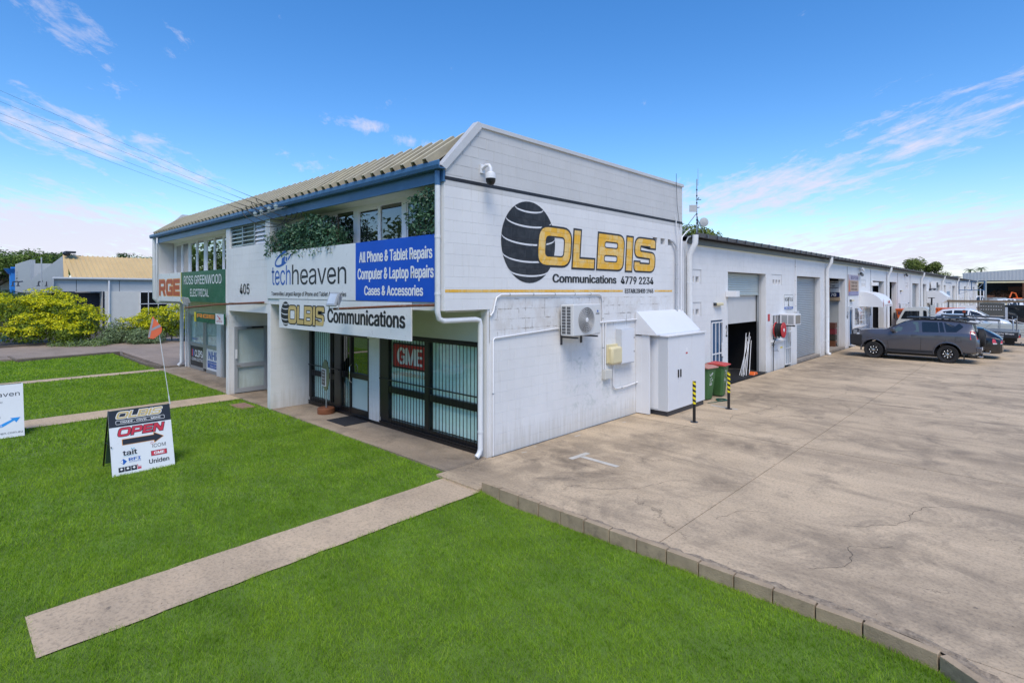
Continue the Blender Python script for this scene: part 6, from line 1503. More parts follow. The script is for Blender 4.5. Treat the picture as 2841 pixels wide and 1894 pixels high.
for i, (s_, a, b_) in enumerate((('Monday - Friday', .2, .62), ('9AM - 6PM', .3, .55), ('Saturday', .33, .52), ('9AM - 4PM', .3, .55), ('0457 958 251', .22, .58))):
    z = (.76, .70, .60, .54, .44)[i]; text(s_, (a, b_, z, z + .045), LBLACK, p, pl, O0, .003, bold=.0)
text('www.techHeaven.com.au', (.05, .93, .08, .13), LBLACK, p, pl, O0, .003)
LB2 = M('lettering_sky_blue', (.02, .27, .70), .4); polys([[(.1, .24), (.60, .24), (.80, .36), (.83, .31), (.90, .42), (.73, .42), (.76, .39), (.58, .30), (.1, .30)]], LB2, p, pl, O0, .003, 'arrow'); text('UPSTAIRS', (.25, .60, .25, .29), LWHITE, p, pl, O0, .005)
q = MB(); V = pl[1]; tp = Vector((-8.64, -6.86, -.03)) + V * 1.18; q.tube([tp + Vector((0, .36, -.01)), tp + Vector((0, .40, .045)), tp + Vector((0, .54, .045)), tp + Vector((0, .58, -.01))], .012, 6)
q2 = part('handle', q, WTRIM, None); q2.parent = t2; q2.location = -Vector(t2.location)
# ------------------------------------------------------------------ menu stand and mat at the shop door
t_ = thing('menu_stand', 'green oval sign stand with framed notice on a round rusty base by the shop door', 'sign', (-5.78, -.30, 0))
sx_, sy_ = -5.78, -.30
q = MB(); q.lathe([(.21, 0), (.215, .02), (.215, .13), (.20, .145), (.01, .15)], (sx_, sy_, 0), Z_, 28); part('base', q, M('base_timber_rust', (.22, .075, .03), .6, var=.25, vs=8), t_, smooth=35)
q = MB(); q.cyl((sx_, sy_, .14), (sx_, sy_, .75), .012, 8); q.cyl((sx_ + .03, sy_, .14), (sx_ + .03, sy_, .72), .006, 6); part('pole', q, GALV, t_)
U = Vector((math.cos(R_(-8)), math.sin(R_(-8)), 0)); N_ = U.cross(Vector((0, 0, 1))); el_ = [(.24 * math.cos(a), .98 - .0 + .40 * math.sin(a)) for a in np.linspace(0, 6.283, 36, endpoint=False)]
q = MB(); q.prism(el_, Vector((sx_, sy_, .0)), U, Vector((0, 0, 1)), .02); part('panel', q, M('sage_green', (.16, .18, .085), .6), t_)
og_ = Vector((sx_, sy_, 0)) + N_ * .05 - U * .05
q = MB(); q.prism([(-.15, .70), (.15, .70), (.15, 1.14), (-.15, 1.14)], og_ - N_ * .02, U, Vector((0, 0, 1)), .02); nt = part('notice', q, WTRIM, t_)
polys([[(-.13, .72), (.13, .72), (.13, 1.12), (-.13, 1.12)]], M('notice_brown', (.09, .075, .065), .5), nt, (U, Vector((0, 0, 1))), og_, .002, 'notice_face')
for i, s_ in enumerate(('COFFEE', 'OPEN', 'MON-FRI', '9-5 SAT')): text(s_, (-.08, .08, 1.04 - i * .085, 1.08 - i * .085), LWHITE, nt, (U, Vector((0, 0, 1))), og_, .004, bold=.03)
q = MB(); q.box(-5.02, -4.16, -.68, -.06, .0, .014); solo('door_mat', q, M('mat_black', (.018, .018, .022), .9, var=.3, vs=60, bump=.5), 'black rectangular door mat in front of the shop entrance', 'mat', bev=.004)
# ------------------------------------------------------------------ point from picture position and distance
_F = Vector((-.6902, .7236, 0)); _R = Vector((.7236, .6902, 0)); _C = Vector((7.471, -7.2345, 3.15))
def W(px, t_, py=None, z=None):
    u = (px - 1420.5) / 1521.8; p = _C + (_F + _R * u) * t_
    p.z = z if z is not None else 3.15 - (py - 807) * t_ / 1521.8
    return p
# ------------------------------------------------------------------ foliage
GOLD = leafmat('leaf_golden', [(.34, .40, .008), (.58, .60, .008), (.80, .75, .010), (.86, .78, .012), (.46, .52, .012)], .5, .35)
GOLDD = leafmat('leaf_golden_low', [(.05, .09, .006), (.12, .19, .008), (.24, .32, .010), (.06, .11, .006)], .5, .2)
GREYG = leafmat('leaf_grey_green', [(.10, .15, .05), (.18, .26, .11), (.28, .36, .18), (.06, .10, .035)], .6, .2)
DKG = leafmat('leaf_dark', [(.02, .05, .012), (.05, .10, .018), (.09, .16, .03), (.03, .06, .012)], .5, .15)
MIDG = leafmat('leaf_mid', [(.05, .09, .012), (.11, .18, .025), (.18, .26, .04), (.06, .11, .014)], .55, .2)
PALEG = leafmat('leaf_pale', [(.07, .10, .015), (.14, .19, .03), (.22, .26, .05), (.06, .09, .015)], .55, .2)
BARK = M('bark', (.10, .08, .06), .9, var=.3, bump=.5)
def puff(c, r, n, seed, shell=.45):
    g = np.random.default_rng(seed); d = g.normal(size=(n, 3)); d /= np.linalg.norm(d, axis=1)[:, None]
    k = 1 - shell * g.random(n) ** 1.6; lump = 1 + .16 * np.sin(d[:, 0] * 5 + seed) * np.sin(d[:, 1] * 6 + seed * 2) + .10 * np.sin(d[:, 2] * 9 + seed)
    return np.array(c) + d * (k * lump)[:, None] * np.array(r), d
def shrub(name, label, cat, blobs_, mats, size, seed, group=None, trunk=None, loc=None, flat=1.0, asp=.45, lumps=0):
    loc = Vector(loc if loc is not None else (blobs_[0][0][0], blobs_[0][0][1], 0)); t_ = thing(name, label, cat, loc, group=group)
    for mi, mat in enumerate(mats):
        P = []; N = []
        for i, (c, r, n) in enumerate(blobs_):
            if lumps and mi == 0:
                gg = np.random.default_rng(seed + i); PP = []; DD = []
                for q_ in range(lumps):
                    dd = gg.normal(size=3); dd[2] = abs(dd[2]) * 1.1 - .35; dd /= np.linalg.norm(dd); sc_ = gg.uniform(.26, .40); ce = np.array(c) + dd * np.array(r) * gg.uniform(.78, 1.02)
                    p_, d_ = puff(ce, (r[0] * sc_, r[1] * sc_, r[2] * sc_ * .72), int(n * 1.15 / len(mats) / lumps), seed + i * 31 + q_, .35); kk = d_[:, 2] > -.15; PP.append(p_[kk]); DD.append(d_[kk])
                p, d = np.concatenate(PP), np.concatenate(DD)
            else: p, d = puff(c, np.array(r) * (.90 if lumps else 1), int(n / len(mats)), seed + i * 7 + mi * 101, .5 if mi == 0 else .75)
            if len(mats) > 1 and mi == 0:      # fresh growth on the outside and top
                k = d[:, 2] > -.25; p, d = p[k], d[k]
            k = p[:, 2] > .02; P.append(p[k]); N.append(d[k])
        P = np.concatenate(P); N = np.concatenate(N); N = N * np.array([1, 1, .7]) + np.array([0, 0, .55]); V, F = leaves(P, size, seed + mi, nrm=N, jitter=.45, asp=asp)
        mk('foliage' if mi == 0 else 'inner_foliage', np_mesh('foliage', V, F), mat, t_)
    q = MB()
    if trunk:
        for (a, b_, r0, r1) in trunk: q.tube([a, (Vector(a) + Vector(b_)) * .5 + Vector((rng.uniform(-.1, .1), rng.uniform(-.1, .1), 0)), b_], [r0, (r0 + r1) / 2, r1], 8)
    else:
        for (c, r, n) in blobs_[:4]:
            for k in range(3): q.tube([(c[0] + rng.uniform(-.2, .2), c[1] + rng.uniform(-.2, .2), 0), (c[0] + rng.uniform(-.4, .4) * r[0], c[1] + rng.uniform(-.4, .4) * r[1], c[2] + r[2] * .3)], .02, 5)
    part('trunk' if trunk else 'stems', q, BARK, t_); return t_
def Wb(px, t_, z, r, n): p = W(px, t_, z=z); return ((p.x, p.y, p.z), r, n)
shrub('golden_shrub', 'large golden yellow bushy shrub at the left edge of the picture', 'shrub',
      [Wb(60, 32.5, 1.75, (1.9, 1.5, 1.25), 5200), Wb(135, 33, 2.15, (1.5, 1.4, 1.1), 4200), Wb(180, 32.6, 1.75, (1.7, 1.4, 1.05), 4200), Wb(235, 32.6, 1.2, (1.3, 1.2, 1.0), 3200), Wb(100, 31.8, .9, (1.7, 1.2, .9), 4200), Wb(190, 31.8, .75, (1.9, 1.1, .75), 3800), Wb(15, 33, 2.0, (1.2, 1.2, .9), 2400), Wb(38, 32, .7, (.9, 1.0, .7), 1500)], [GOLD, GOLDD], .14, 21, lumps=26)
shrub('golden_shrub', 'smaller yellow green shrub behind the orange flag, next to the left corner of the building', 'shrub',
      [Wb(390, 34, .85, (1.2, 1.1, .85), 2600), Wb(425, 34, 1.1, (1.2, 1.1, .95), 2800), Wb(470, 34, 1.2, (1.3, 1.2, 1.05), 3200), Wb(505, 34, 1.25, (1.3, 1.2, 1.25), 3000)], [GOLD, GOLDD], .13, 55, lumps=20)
shrub('grey_green_shrub', 'pale grey green shrub between the two yellow shrubs, left one', 'shrub', [Wb(325, 32.8, .6, (.75, .7, .75), 2200), Wb(303, 32.2, .35, (.6, .6, .45), 1200)], [GREYG], .11, 81)
shrub('grey_green_shrub', 'low grey green shrub just left of the orange flag', 'shrub', [Wb(385, 32.4, .42, (.95, .7, .6), 2200), Wb(425, 32.6, .38, (.8, .7, .5), 1300)], [GREYG], .11, 91)
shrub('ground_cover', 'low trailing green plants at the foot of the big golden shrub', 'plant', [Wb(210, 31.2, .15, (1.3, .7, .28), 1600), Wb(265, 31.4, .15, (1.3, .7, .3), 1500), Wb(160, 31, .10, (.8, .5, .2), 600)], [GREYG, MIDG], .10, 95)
shrub('clipped_hedge', 'dark green rounded hedge behind the golden shrub at the left edge', 'hedge', [Wb(5, 44, 2.2, (2.2, 1.8, 1.1), 2600), Wb(35, 44, 2.2, (1.3, 1.3, .9), 1500)], [DKG], .2, 97)
def tree(label, px, t_, ztop, rad, n, mat, seed, name='tree', ht=None, group='trees on the skyline', size=.42, sq=.7, layers=7):
    c = W(px, t_, z=0); g = random.Random(seed); bl = []; tr = []; H_ = ztop; base = (c.x, c.y, 0)
    fork = Vector((c.x, c.y, H_ * .38)); tr.append((base, tuple(fork), rad * .09 + .08, rad * .06 + .05))
    for i in range(layers):
        a = 2 * math.pi * i / layers + g.uniform(-.4, .4); rr_ = rad * g.uniform(.30, .66); zz = H_ - rad * sq * g.uniform(.42, .95)
        if i == 0: rr_ = 0; zz = H_ - rad * sq * .45
        p = (c.x + rr_ * math.cos(a), c.y + rr_ * math.sin(a), zz); k = g.uniform(.36, .52)
        bl.append((p, (rad * k, rad * k, rad * k * sq), int(n / layers))); tr.append((tuple(fork), (p[0], p[1], p[2] - rad * .1), rad * .045 + .03, .03))
    return shrub(name, label, 'tree', bl, [mat], size, seed, group=group, trunk=tr, loc=base)
tree('broad dark green tree at the far left above the hedge', -10, 92, 10.6, 6.5, 5200, DKG, 201); tree('spreading green tree behind the pale grey building, left of centre', 65, 92, 10.2, 6.5, 5200, MIDG, 202); tree('olive green tree just left of the tan roof peak', 120, 88, 9.4, 5.0, 4200, MIDG, 203)
tree('darker tree touching the peak of the tan roof', 165, 92, 9.8, 4.2, 3000, DKG, 204, sq=.6); tree('small dark tree top rising over the middle of the tan roof', 347, 95, 9.8, 1.7, 900, DKG, 205, size=.3, sq=.9); tree('small olive tree top over the right of the tan roof', 392, 95, 9.3, 2.6, 1200, MIDG, 206, size=.3, sq=.7)
tree('sparse olive tree rising behind the shed next to the antenna mast', 1925, 42, 8.35, 2.9, 2600, PALEG, 210, size=.26); tree('low olive tree top right of the dish antenna', 1955, 44, 7.85, 1.9, 1500, PALEG, 211, size=.24)
tree('round crowned green tree above the shed roof, larger one', 2541, 100, 9.1, 2.3, 3400, PALEG, 212, sq=.95, size=.3); tree('round crowned green tree above the shed roof, smaller right one', 2592, 100, 8.5, 1.8, 2400, PALEG, 213, sq=.95, size=.3); tree('low bright green crown just above the shed roof edge', 2600, 100, 6.9, 2.6, 2600, PALEG, 216, sq=.8, size=.3); tree('bright green tree seen between the shed and the far steel shed', 2728, 130, 5.4, 5.0, 3000, MIDG, 214, sq=.9)
tree('dense dark green tree behind the blue frame and steel posts', 2745, 150, 5.2, 6.0, 3400, DKG, 215, sq=.9)
# distant belt of trees, also across the road behind the viewer (mirrored in the windows)
g_ = np.random.default_rng(5); P = []
for k in range(60):
    x = -130 + k * 5.5; c = (x, -34 + g_.uniform(-3, 3), 5.0 + g_.uniform(0, 3)); p, d_ = puff(c, (4.2, 3, 5.0 + g_.uniform(0, 3.5)), 560, k); P.append(p)
for k in range(40): c = (-150 + g_.uniform(-4, 4), -40 + k * 5, 3.0 + g_.uniform(0, 1)); p, d_ = puff(c, (3.5, 4, 3.5), 260, k + 100); P.append(p)
for k in range(9): c = (-62 + g_.uniform(-3, 3), -13 - k * 3.2, 3.6 + g_.uniform(0, 1)); p, d_ = puff(c, (2.8, 2.4, 3.8 + g_.uniform(0, 1.5)), 420, k + 300); P.append(p)
for k in range(30): c = (-60 + k * 6.5, 330 + g_.uniform(-4, 4), 3.0); p, d_ = puff(c, (6, 6, 5), 200, k + 200); P.append(p)
P = np.concatenate(P); P = P[P[:, 2] > 0]; V, F = leaves(P, .75, 9, up=.5, asp=.6); o = mk('distant_trees', np_mesh('distant_trees', V, F), MIDG); o['kind'] = 'stuff'; o['label'] = 'distant belt of trees beyond the road and yard'
# palms
def palm(px, t_, ztop, seed, label):
    c = W(px, t_, z=0); t_o = thing('palm_tree', label, 'tree', (c.x, c.y, 0), group='palms beyond the yard'); q = MB(); q.tube([(c.x, c.y, 0), (c.x + .1, c.y, ztop * .5), (c.x, c.y, ztop)], [.22, .17, .14], 8); part('trunk', q, BARK, t_o)
    g = random.Random(seed); V = []; F = []
    for k in range(13):
        a = 2 * math.pi * k / 13 + g.uniform(-.15, .15); up = g.uniform(.2, 1.0); L_ = 1.75; pts = []
        for j in range(9):
            s_ = j / 8; r_ = L_ * s_ * .85; z = ztop + L_ * (.62 * up * s_ - .75 * s_ * s_ * (1.2 - .3 * up)); pts.append(Vector((c.x + r_ * math.cos(a), c.y + r_ * math.sin(a), z)))
        sd = Vector((-math.sin(a), math.cos(a), 0))
        for j in range(8):
            for s2 in (-1, 1):
                for m in range(2):
                    p = pts[j].lerp(pts[j + 1], m * .5); w_ = .5 * (1 - (j / 8) ** 2 * .8); e = p + sd * s2 * w_ + Vector((0, 0, -.35 * w_)) + (pts[j + 1] - pts[j]) * .8; n = len(V); dl_ = (pts[j + 1] - pts[j]) * .3
                    V += [tuple(p), tuple(p + dl_), tuple(e)]; F.append((n, n + 1, n + 2))
    q = MB(); q.add(V, F); part('frond_crown', q, DKG, t_o)
palm(2692, 135, 8.4, 1, 'left palm tree standing beyond the end of the shed'); palm(2722, 140, 9.0, 2, 'right palm tree, taller, beyond the end of the shed')

# ------------------------------------------------------------------ neighbouring building on the left
PALEB = M('panel_pale_grey', (.44, .46, .465), .5, var=.04, dirt=(.32, .37, .42, .4)); TAN = M('roof_tan', (.60, .43, .20), .5, var=.08, vs=.5); NWALL = M('wall_light_grey', (.62, .60, .55), .6, var=.05); NAVY = M('shade_navy', (.010, .011, .022), .6)
nb = thing('neighbour_building', 'pale grey commercial building with ribbed tan roof beyond the side driveway', 'building', (-52, 10, 0))
q = MB(); q.box(-62, -48.9, -.9 + 3.2, 40, 0, 3.1); part('wall', q, NWALL, nb)
q = MB(); q.box(-78, -62, .3, 40, 0, 3.1); q.box(-62, -50, .6, 2.3, 0, 3.0); part('wall', q, NAVY, nb)
for i, (a, b_) in enumerate(((-.93, .6), (.6, 3.5), (3.5, 6.2), (6.2, 9.0), (9.0, 12.0), (12, 15), (15, 18), (18, 24), (24, 40))):
    q = MB(); q.box(-49.1, -49.0, a + .02, b_ - .02, 3.1, 4.05); part('fascia_panel', q, PALEB, nb)
for a in np.arange(-78, -49.2, 4.2):
    q = MB(); q.box(a + .02, a + 4.16, -.94, -.86, 3.0, 4.15); part('fascia_panel', q, PALEB, nb)
q = MB(); q.box(-49.1, -49.04, -.9, 40, 3.12, 4.03); q.box(-78, -49.1, -.85, -.8, 3.1, 4.1); part('fascia_backing', q, CHAR, nb)
q = MB(); q.tube([(-48.85, -.93, 4.15), (-48.85, 40, 4.15)], .11, 8); part('gutter', q, PALEB, nb, smooth=50)
# ribbed tan roof, ribs running up the slope
V = []; F = []; y = .30; k = 0
while y < 40:
    for dy, h in ((0, 0), (.16, 0), (.2, .07), (.28, .07), (.32, 0)):
        V += [(-48.9, y + dy, 4.2 + h), (-53.2, y + dy, 6.2 + h)]
    y += .36; k += 1
n = len(V) // 2; F = [(2 * i, 2 * i + 2, 2 * i + 3, 2 * i + 1) for i in range(n - 1)]; q = MB(); q.add(V, F); part('ribbed_roof', q, TAN, nb)
q = MB(); q.box(-60, -53.1, 4, 40, 5.9, 6.15); part('roof_flat', q, TAN, nb)
q = MB(); q.prism([(0, 0), (1.25, 0), (1.35, 0), (1.35, 0)], (0, 0, 0), X_, Z_, .01) if False else q.add([tuple(W(177, 45.6, z=4.22)), tuple(W(190, 45.6, z=4.24)), tuple(W(189, 48, z=6.36)), tuple(W(174, 48, z=6.33))], [(0, 1, 2, 3)]); part('hip_capping', q, TAN, nb)
A_ = W(83, 56, z=0); B_ = W(175, 48, z=0); UA = (B_ - A_).normalized(); LA = (B_ - A_).length
q = MB(); q.prism([(0, 4.0), (LA, 4.0), (LA, 6.25), (0, 4.25)], A_, UA, Z_, -.2); part('gable_parapet', q, PALEB, nb)
D_ = W(42, 66, z=0); E_ = W(84, 57.5, z=0); UD = (E_ - D_).normalized(); LD = (E_ - D_).length
q = MB(); q.prism([(0, 0), (LD, 0), (LD, 6.43), (0, 6.36)], D_, UD, Z_, -.4); sbk = part('side_block', q, PALEB, nb)
G_ = W(134, 58, z=0); UG = (G_ - E_).normalized(); q = MB(); q.prism([(0, 0), ((G_ - E_).length, 0), ((G_ - E_).length, 6.05), (0, 6.05)], E_ + Vector((0, .3, 0)), UG, Z_, -.4); part('side_block', q, PALEB, nb)
for k in range(3):
    z0_ = 5.25 - k * .34; polys([[(.9, z0_), (2.6 - .3 * (k % 2), z0_), (2.6 - .3 * (k % 2), z0_ + .16), (.9, z0_ + .16)]], GREYP if k < 2 else CHAR, sbk, (UD, Vector((0, 0, 1))), D_, .02, 'faint_wording')
q = MB(); q.box(-50, -48.88, 2.32, 2.45, 0, 3.1); part('column', q, NAVY, nb)
downpipe([(-48.8, 2.75, 4.0), (-48.8, 2.75, .2)], .07, 'white downpipe on the light wall of the neighbouring building')
f = MB(); 
for yy in (4.95, 5.55, 6.3, 7.0): f.box(-48.9, -48.82, yy, yy + .05, .9, 3.08)
for zz in (.9, 2.0, 3.03): f.box(-48.9, -48.82, 4.95, 7.05, zz, zz + .05)
wnb = part('window', f, WTRIM, nb); q = MB(); q.box(-48.895, -48.87, 5.0, 7.0, .95, 3.03); part('pane', q, GLASSM, wnb)
for (px_, nm2) in ((201, 'first'), (262, 'second'), (496, 'third'), (590, 'fourth')): 
    p = W(px_ / 4.2, 46, z=3.95); q = MB(); q.tube([p, p + Vector((.5, -.3, -.05)), p + Vector((.55, -.32, -.35))], .05, 6); q.lathe([(.03, 0), (.16, -.12)], p + Vector((.55, -.32, -.3)), Z_, 10); solo('wall_light', q, CHAR, nm2 + ' dark gooseneck lamp from the left on the neighbouring building', 'light', group='gooseneck lamps')
p = W(185, 47, z=6.35); q = MB(); q.ball(p, .28, .28, .22); q.box(p.x - .5, p.x + .3, p.y - .1, p.y + .6, p.z + .05, p.z + .2); solo('roof_camera', q, CHAR, 'dark camera housing on the peak of the tan roof', 'camera')
q = MB(); p = W(115, 45, z=2.9); q.cyl(p, p + Vector((0, 0, 3.0)), .05, 6); solo('thin_pole', q, PALEB, 'thin pale pole in front of the neighbouring fascia', 'pole')
# blue sign pylon and white shed at the far left
BLU2 = M('pylon_blue', (.03, .22, .60), .4); t_ = thing('blue_pylon', 'bright blue sign pylon with wide cap at the far left', 'pylon', W(35, 70, z=0)); p = W(34, 70, z=0)
q = MB(); q.cyl((p.x, p.y, 0), (p.x, p.y, 5.6), .28, 10); q.cyl((p.x, p.y + .0, 5.3), (p.x, p.y, 6.0), .4, 10, .85); part('post', q, BLU2, t_); p = W(38.5, 70, z=0); q = MB(); q.box(p.x - .3, p.x + .3, p.y - .3, p.y + .3, 0, 6.2); part('panel', q, BLU2, t_)
t_ = thing('white_shed', 'small white shed with pale roof at the far left edge', 'building', W(10, 95, z=0)); p = W(12, 95, z=0)
q = MB(); q.box(p.x - 4, p.x + 1, p.y - 5, p.y + 1.4, 0, 4.6); part('wall', q, NWALL, t_); q = MB(); q.box(p.x - 4.4, p.x + 1.3, p.y - 5.3, p.y + 1.6, 4.6, 5.2); part('roof', q, TAN, t_); q = MB(); q.box(p.x - 4.4, p.x + 1.0, p.y - 5.3, p.y + 1.6, 5.2, 6.1); part('roof_ridge', q, GREYP, t_)
q = MB(); q.box(p.x + 1.0, p.x + 1.05, p.y - .1, p.y + .35, 1.6, 3.4); part('window', q, GREYP, t_)
text('junction moore', (-86.5, -81.5, 4.6, 5.5), LBLACK, None, 'front', (0, -1.52, 0), .01) if False else None
# old blue hydrant
HB = M('hydrant_blue', (.012, .09, .14), .5, var=.2); p = W(9, 34.5, z=0); t_ = thing('fire_hydrant', 'small dark blue standpipe hydrant at the left edge below the golden shrub', 'hydrant', p)
q = MB(); q.lathe([(.18, 0), (.18, .05), (.10, .08), (.10, .35), (.14, .40), (.14, .46), (.07, .50), (.06, .62), (.09, .64), (.03, .68)], p, Z_, 14); part('body', q, HB, t_, smooth=40)
q = MB(); q.cyl(p + Vector((0, 0, .22)) - _R * .32, p + Vector((0, 0, .22)) + _R * .32, .09, 12); q.cyl(p + Vector((0, 0, .72)) - _R * .12, p + Vector((0, 0, .72)) + _R * .12, .02, 6); q.cyl(p + Vector((0, 0, .6)), p + Vector((0, 0, .95)), .015, 6); part('outlet', q, HB, t_, smooth=40)
# street pole behind the left corner
p = W(430, 60, z=0); q = MB(); q.cyl(p, p + Vector((0, 0, 5.9)), .16, 8); q.box(p.x - .2, p.x + .2, p.y - .3, p.y + .3, 5.2, 5.6); q.box(p.x - .35, p.x + .1, p.y - .1, p.y + .1, 5.9, 6.4); solo('utility_pole', q, CHAR, 'dark utility pole top with fittings just left of the building corner', 'pole')

# ------------------------------------------------------------------ vehicles
def carpaint(name, col, metal=.5, rough=.28):
    m, t, b = newmat(name); b.inputs['Base Color'].default_value = (*col, 1); b.inputs['Metallic'].default_value = metal; b.inputs['Roughness'].default_value = rough
    b.inputs['Coat Weight'].default_value = .8; b.inputs['Coat Roughness'].default_value = .04
    P = t.new('ShaderNodeTexCoord').outputs['Object']; z = t.new('ShaderNodeSeparateXYZ', {0: P}).outputs[2]
    dd = t.math('MULTIPLY', t.new('ShaderNodeMapRange', {'Value': z, 'From Min': .9, 'From Max': .3, 'To Min': 0, 'To Max': .5}).outputs[0], t.noise(P, 6, 5))
    t.put(b, 'Base Color', t.mix(dd, col, (.16, .13, .10))); return m
PGREY = carpaint('paint_grey', (.10, .10, .118), .5); PBLACK = carpaint('paint_black', (.008, .009, .012), .3); PWHITE = carpaint('paint_white', (.66, .68, .70), .0, .3); PSILV = carpaint('paint_silver', (.50, .53, .58), .3, .3); PLAST = M('black_plastic', (.014, .014, .016), .6)
TAILR = M('tail_lamp_red', (.55, .008, .015), .15, coat=1.0); CLR = M('lamp_clear', (.55, .57, .60), .12, coat=1.0)
class Car:
    def __init__(s, st): s.st = sorted(st, key=lambda a: a[0])
    def sec(s, x):
        st = s.st
        if x <= st[0][0]: return st[0]
        if x >= st[-1][0]: return st[-1]
        for a, b_ in zip(st, st[1:]):
            if a[0] <= x <= b_[0]:
                k = (x - a[0]) / (b_[0] - a[0]); return tuple(a[i] + (b_[i] - a[i]) * k for i in range(len(a)))
    def outline(s, x):
        _, zb, zk, zt, hl, hb, ht = s.sec(x); zm = zb + (zk - zb) * .52
        return [(0, zb), (hl * .86, zb), (hl * .97, zb + .07), (hl, zm), ((hl + hb) / 2 + .004, zm + (zk - zm) * .62), (hb, zk), (hb - .012, zk + .015), (ht + (hb - ht) * .10, zk + (zt - zk) * .86), (ht * .93, zt - (zt - zk) * .03), (ht * .6, zt + .012), (0, zt + .02)]
    def y(s, x, z):
        o = s.outline(x)
        for a, b_ in zip(o[2:], o[3:]):
            if a[1] <= z <= b_[1] + 1e-9 and b_[1] > a[1]: return a[0] + (b_[0] - a[0]) * (z - a[1]) / (b_[1] - a[1])
        return o[5][0]
    def body(s, arches, ar, zc, hw):
        xs = []; 
        for a, b_ in zip(s.st, s.st[1:]):
            n = max(1, int((b_[0] - a[0]) / .12)); xs += [a[0] + (b_[0] - a[0]) * k / n for k in range(n)]
        xs.append(s.st[-1][0]); V = []; F = []
        for x in xs:
            o = s.outline(x); ring = [(x, p[0], p[1]) for p in o] + [(x, -p[0], p[1]) for p in o[-2:0:-1]]; V += ring
        m_ = len(ring)
        for i in range(len(xs) - 1):
            for j in range(m_): F.append((i * m_ + j, i * m_ + (j + 1) % m_, (i + 1) * m_ + (j + 1) % m_, (i + 1) * m_ + j))
        F += [tuple(range(m_)), tuple(reversed(range((len(xs) - 1) * m_, len(xs) * m_)))]
        F = [tuple(reversed(f)) for f in F]
        q = MB(); q.add(V, F); me = q.mesh('body'); o = bpy.data.objects.new('tmpbody', me); COL.objects.link(o)
        cutters = []
        for ax in arches:
            c = MB(); c.cyl((ax, -hw - .3, zc), (ax, -hw + .34, zc), ar, 28); c.cyl((ax, hw - .34, zc), (ax, hw + .3, zc), ar, 28); cm = c.mesh('cut'); co = bpy.data.objects.new('cut', cm); COL.objects.link(co); cutters.append(co)
            b_ = o.modifiers.new('b', 'BOOLEAN'); b_.operation = 'DIFFERENCE'; b_.object = co; b_.solver = 'EXACT'
        dg = bpy.context.evaluated_depsgraph_get(); me2 = bpy.data.meshes.new_from_object(o.evaluated_get(dg))
        for co in cutters: bpy.data.objects.remove(co)
        bpy.data.objects.remove(o)
        return me2
    def pane(s, poly, off=.004):
        vs = []
        import itertools
        n = len(poly); cx_ = sum(p[0] for p in poly) / n; cz = sum(p[1] for p in poly) / n
        for sd in (1, -1): pass
        ring = [(x, s.y(x, z) + off, z) for x, z in poly]
        return ring
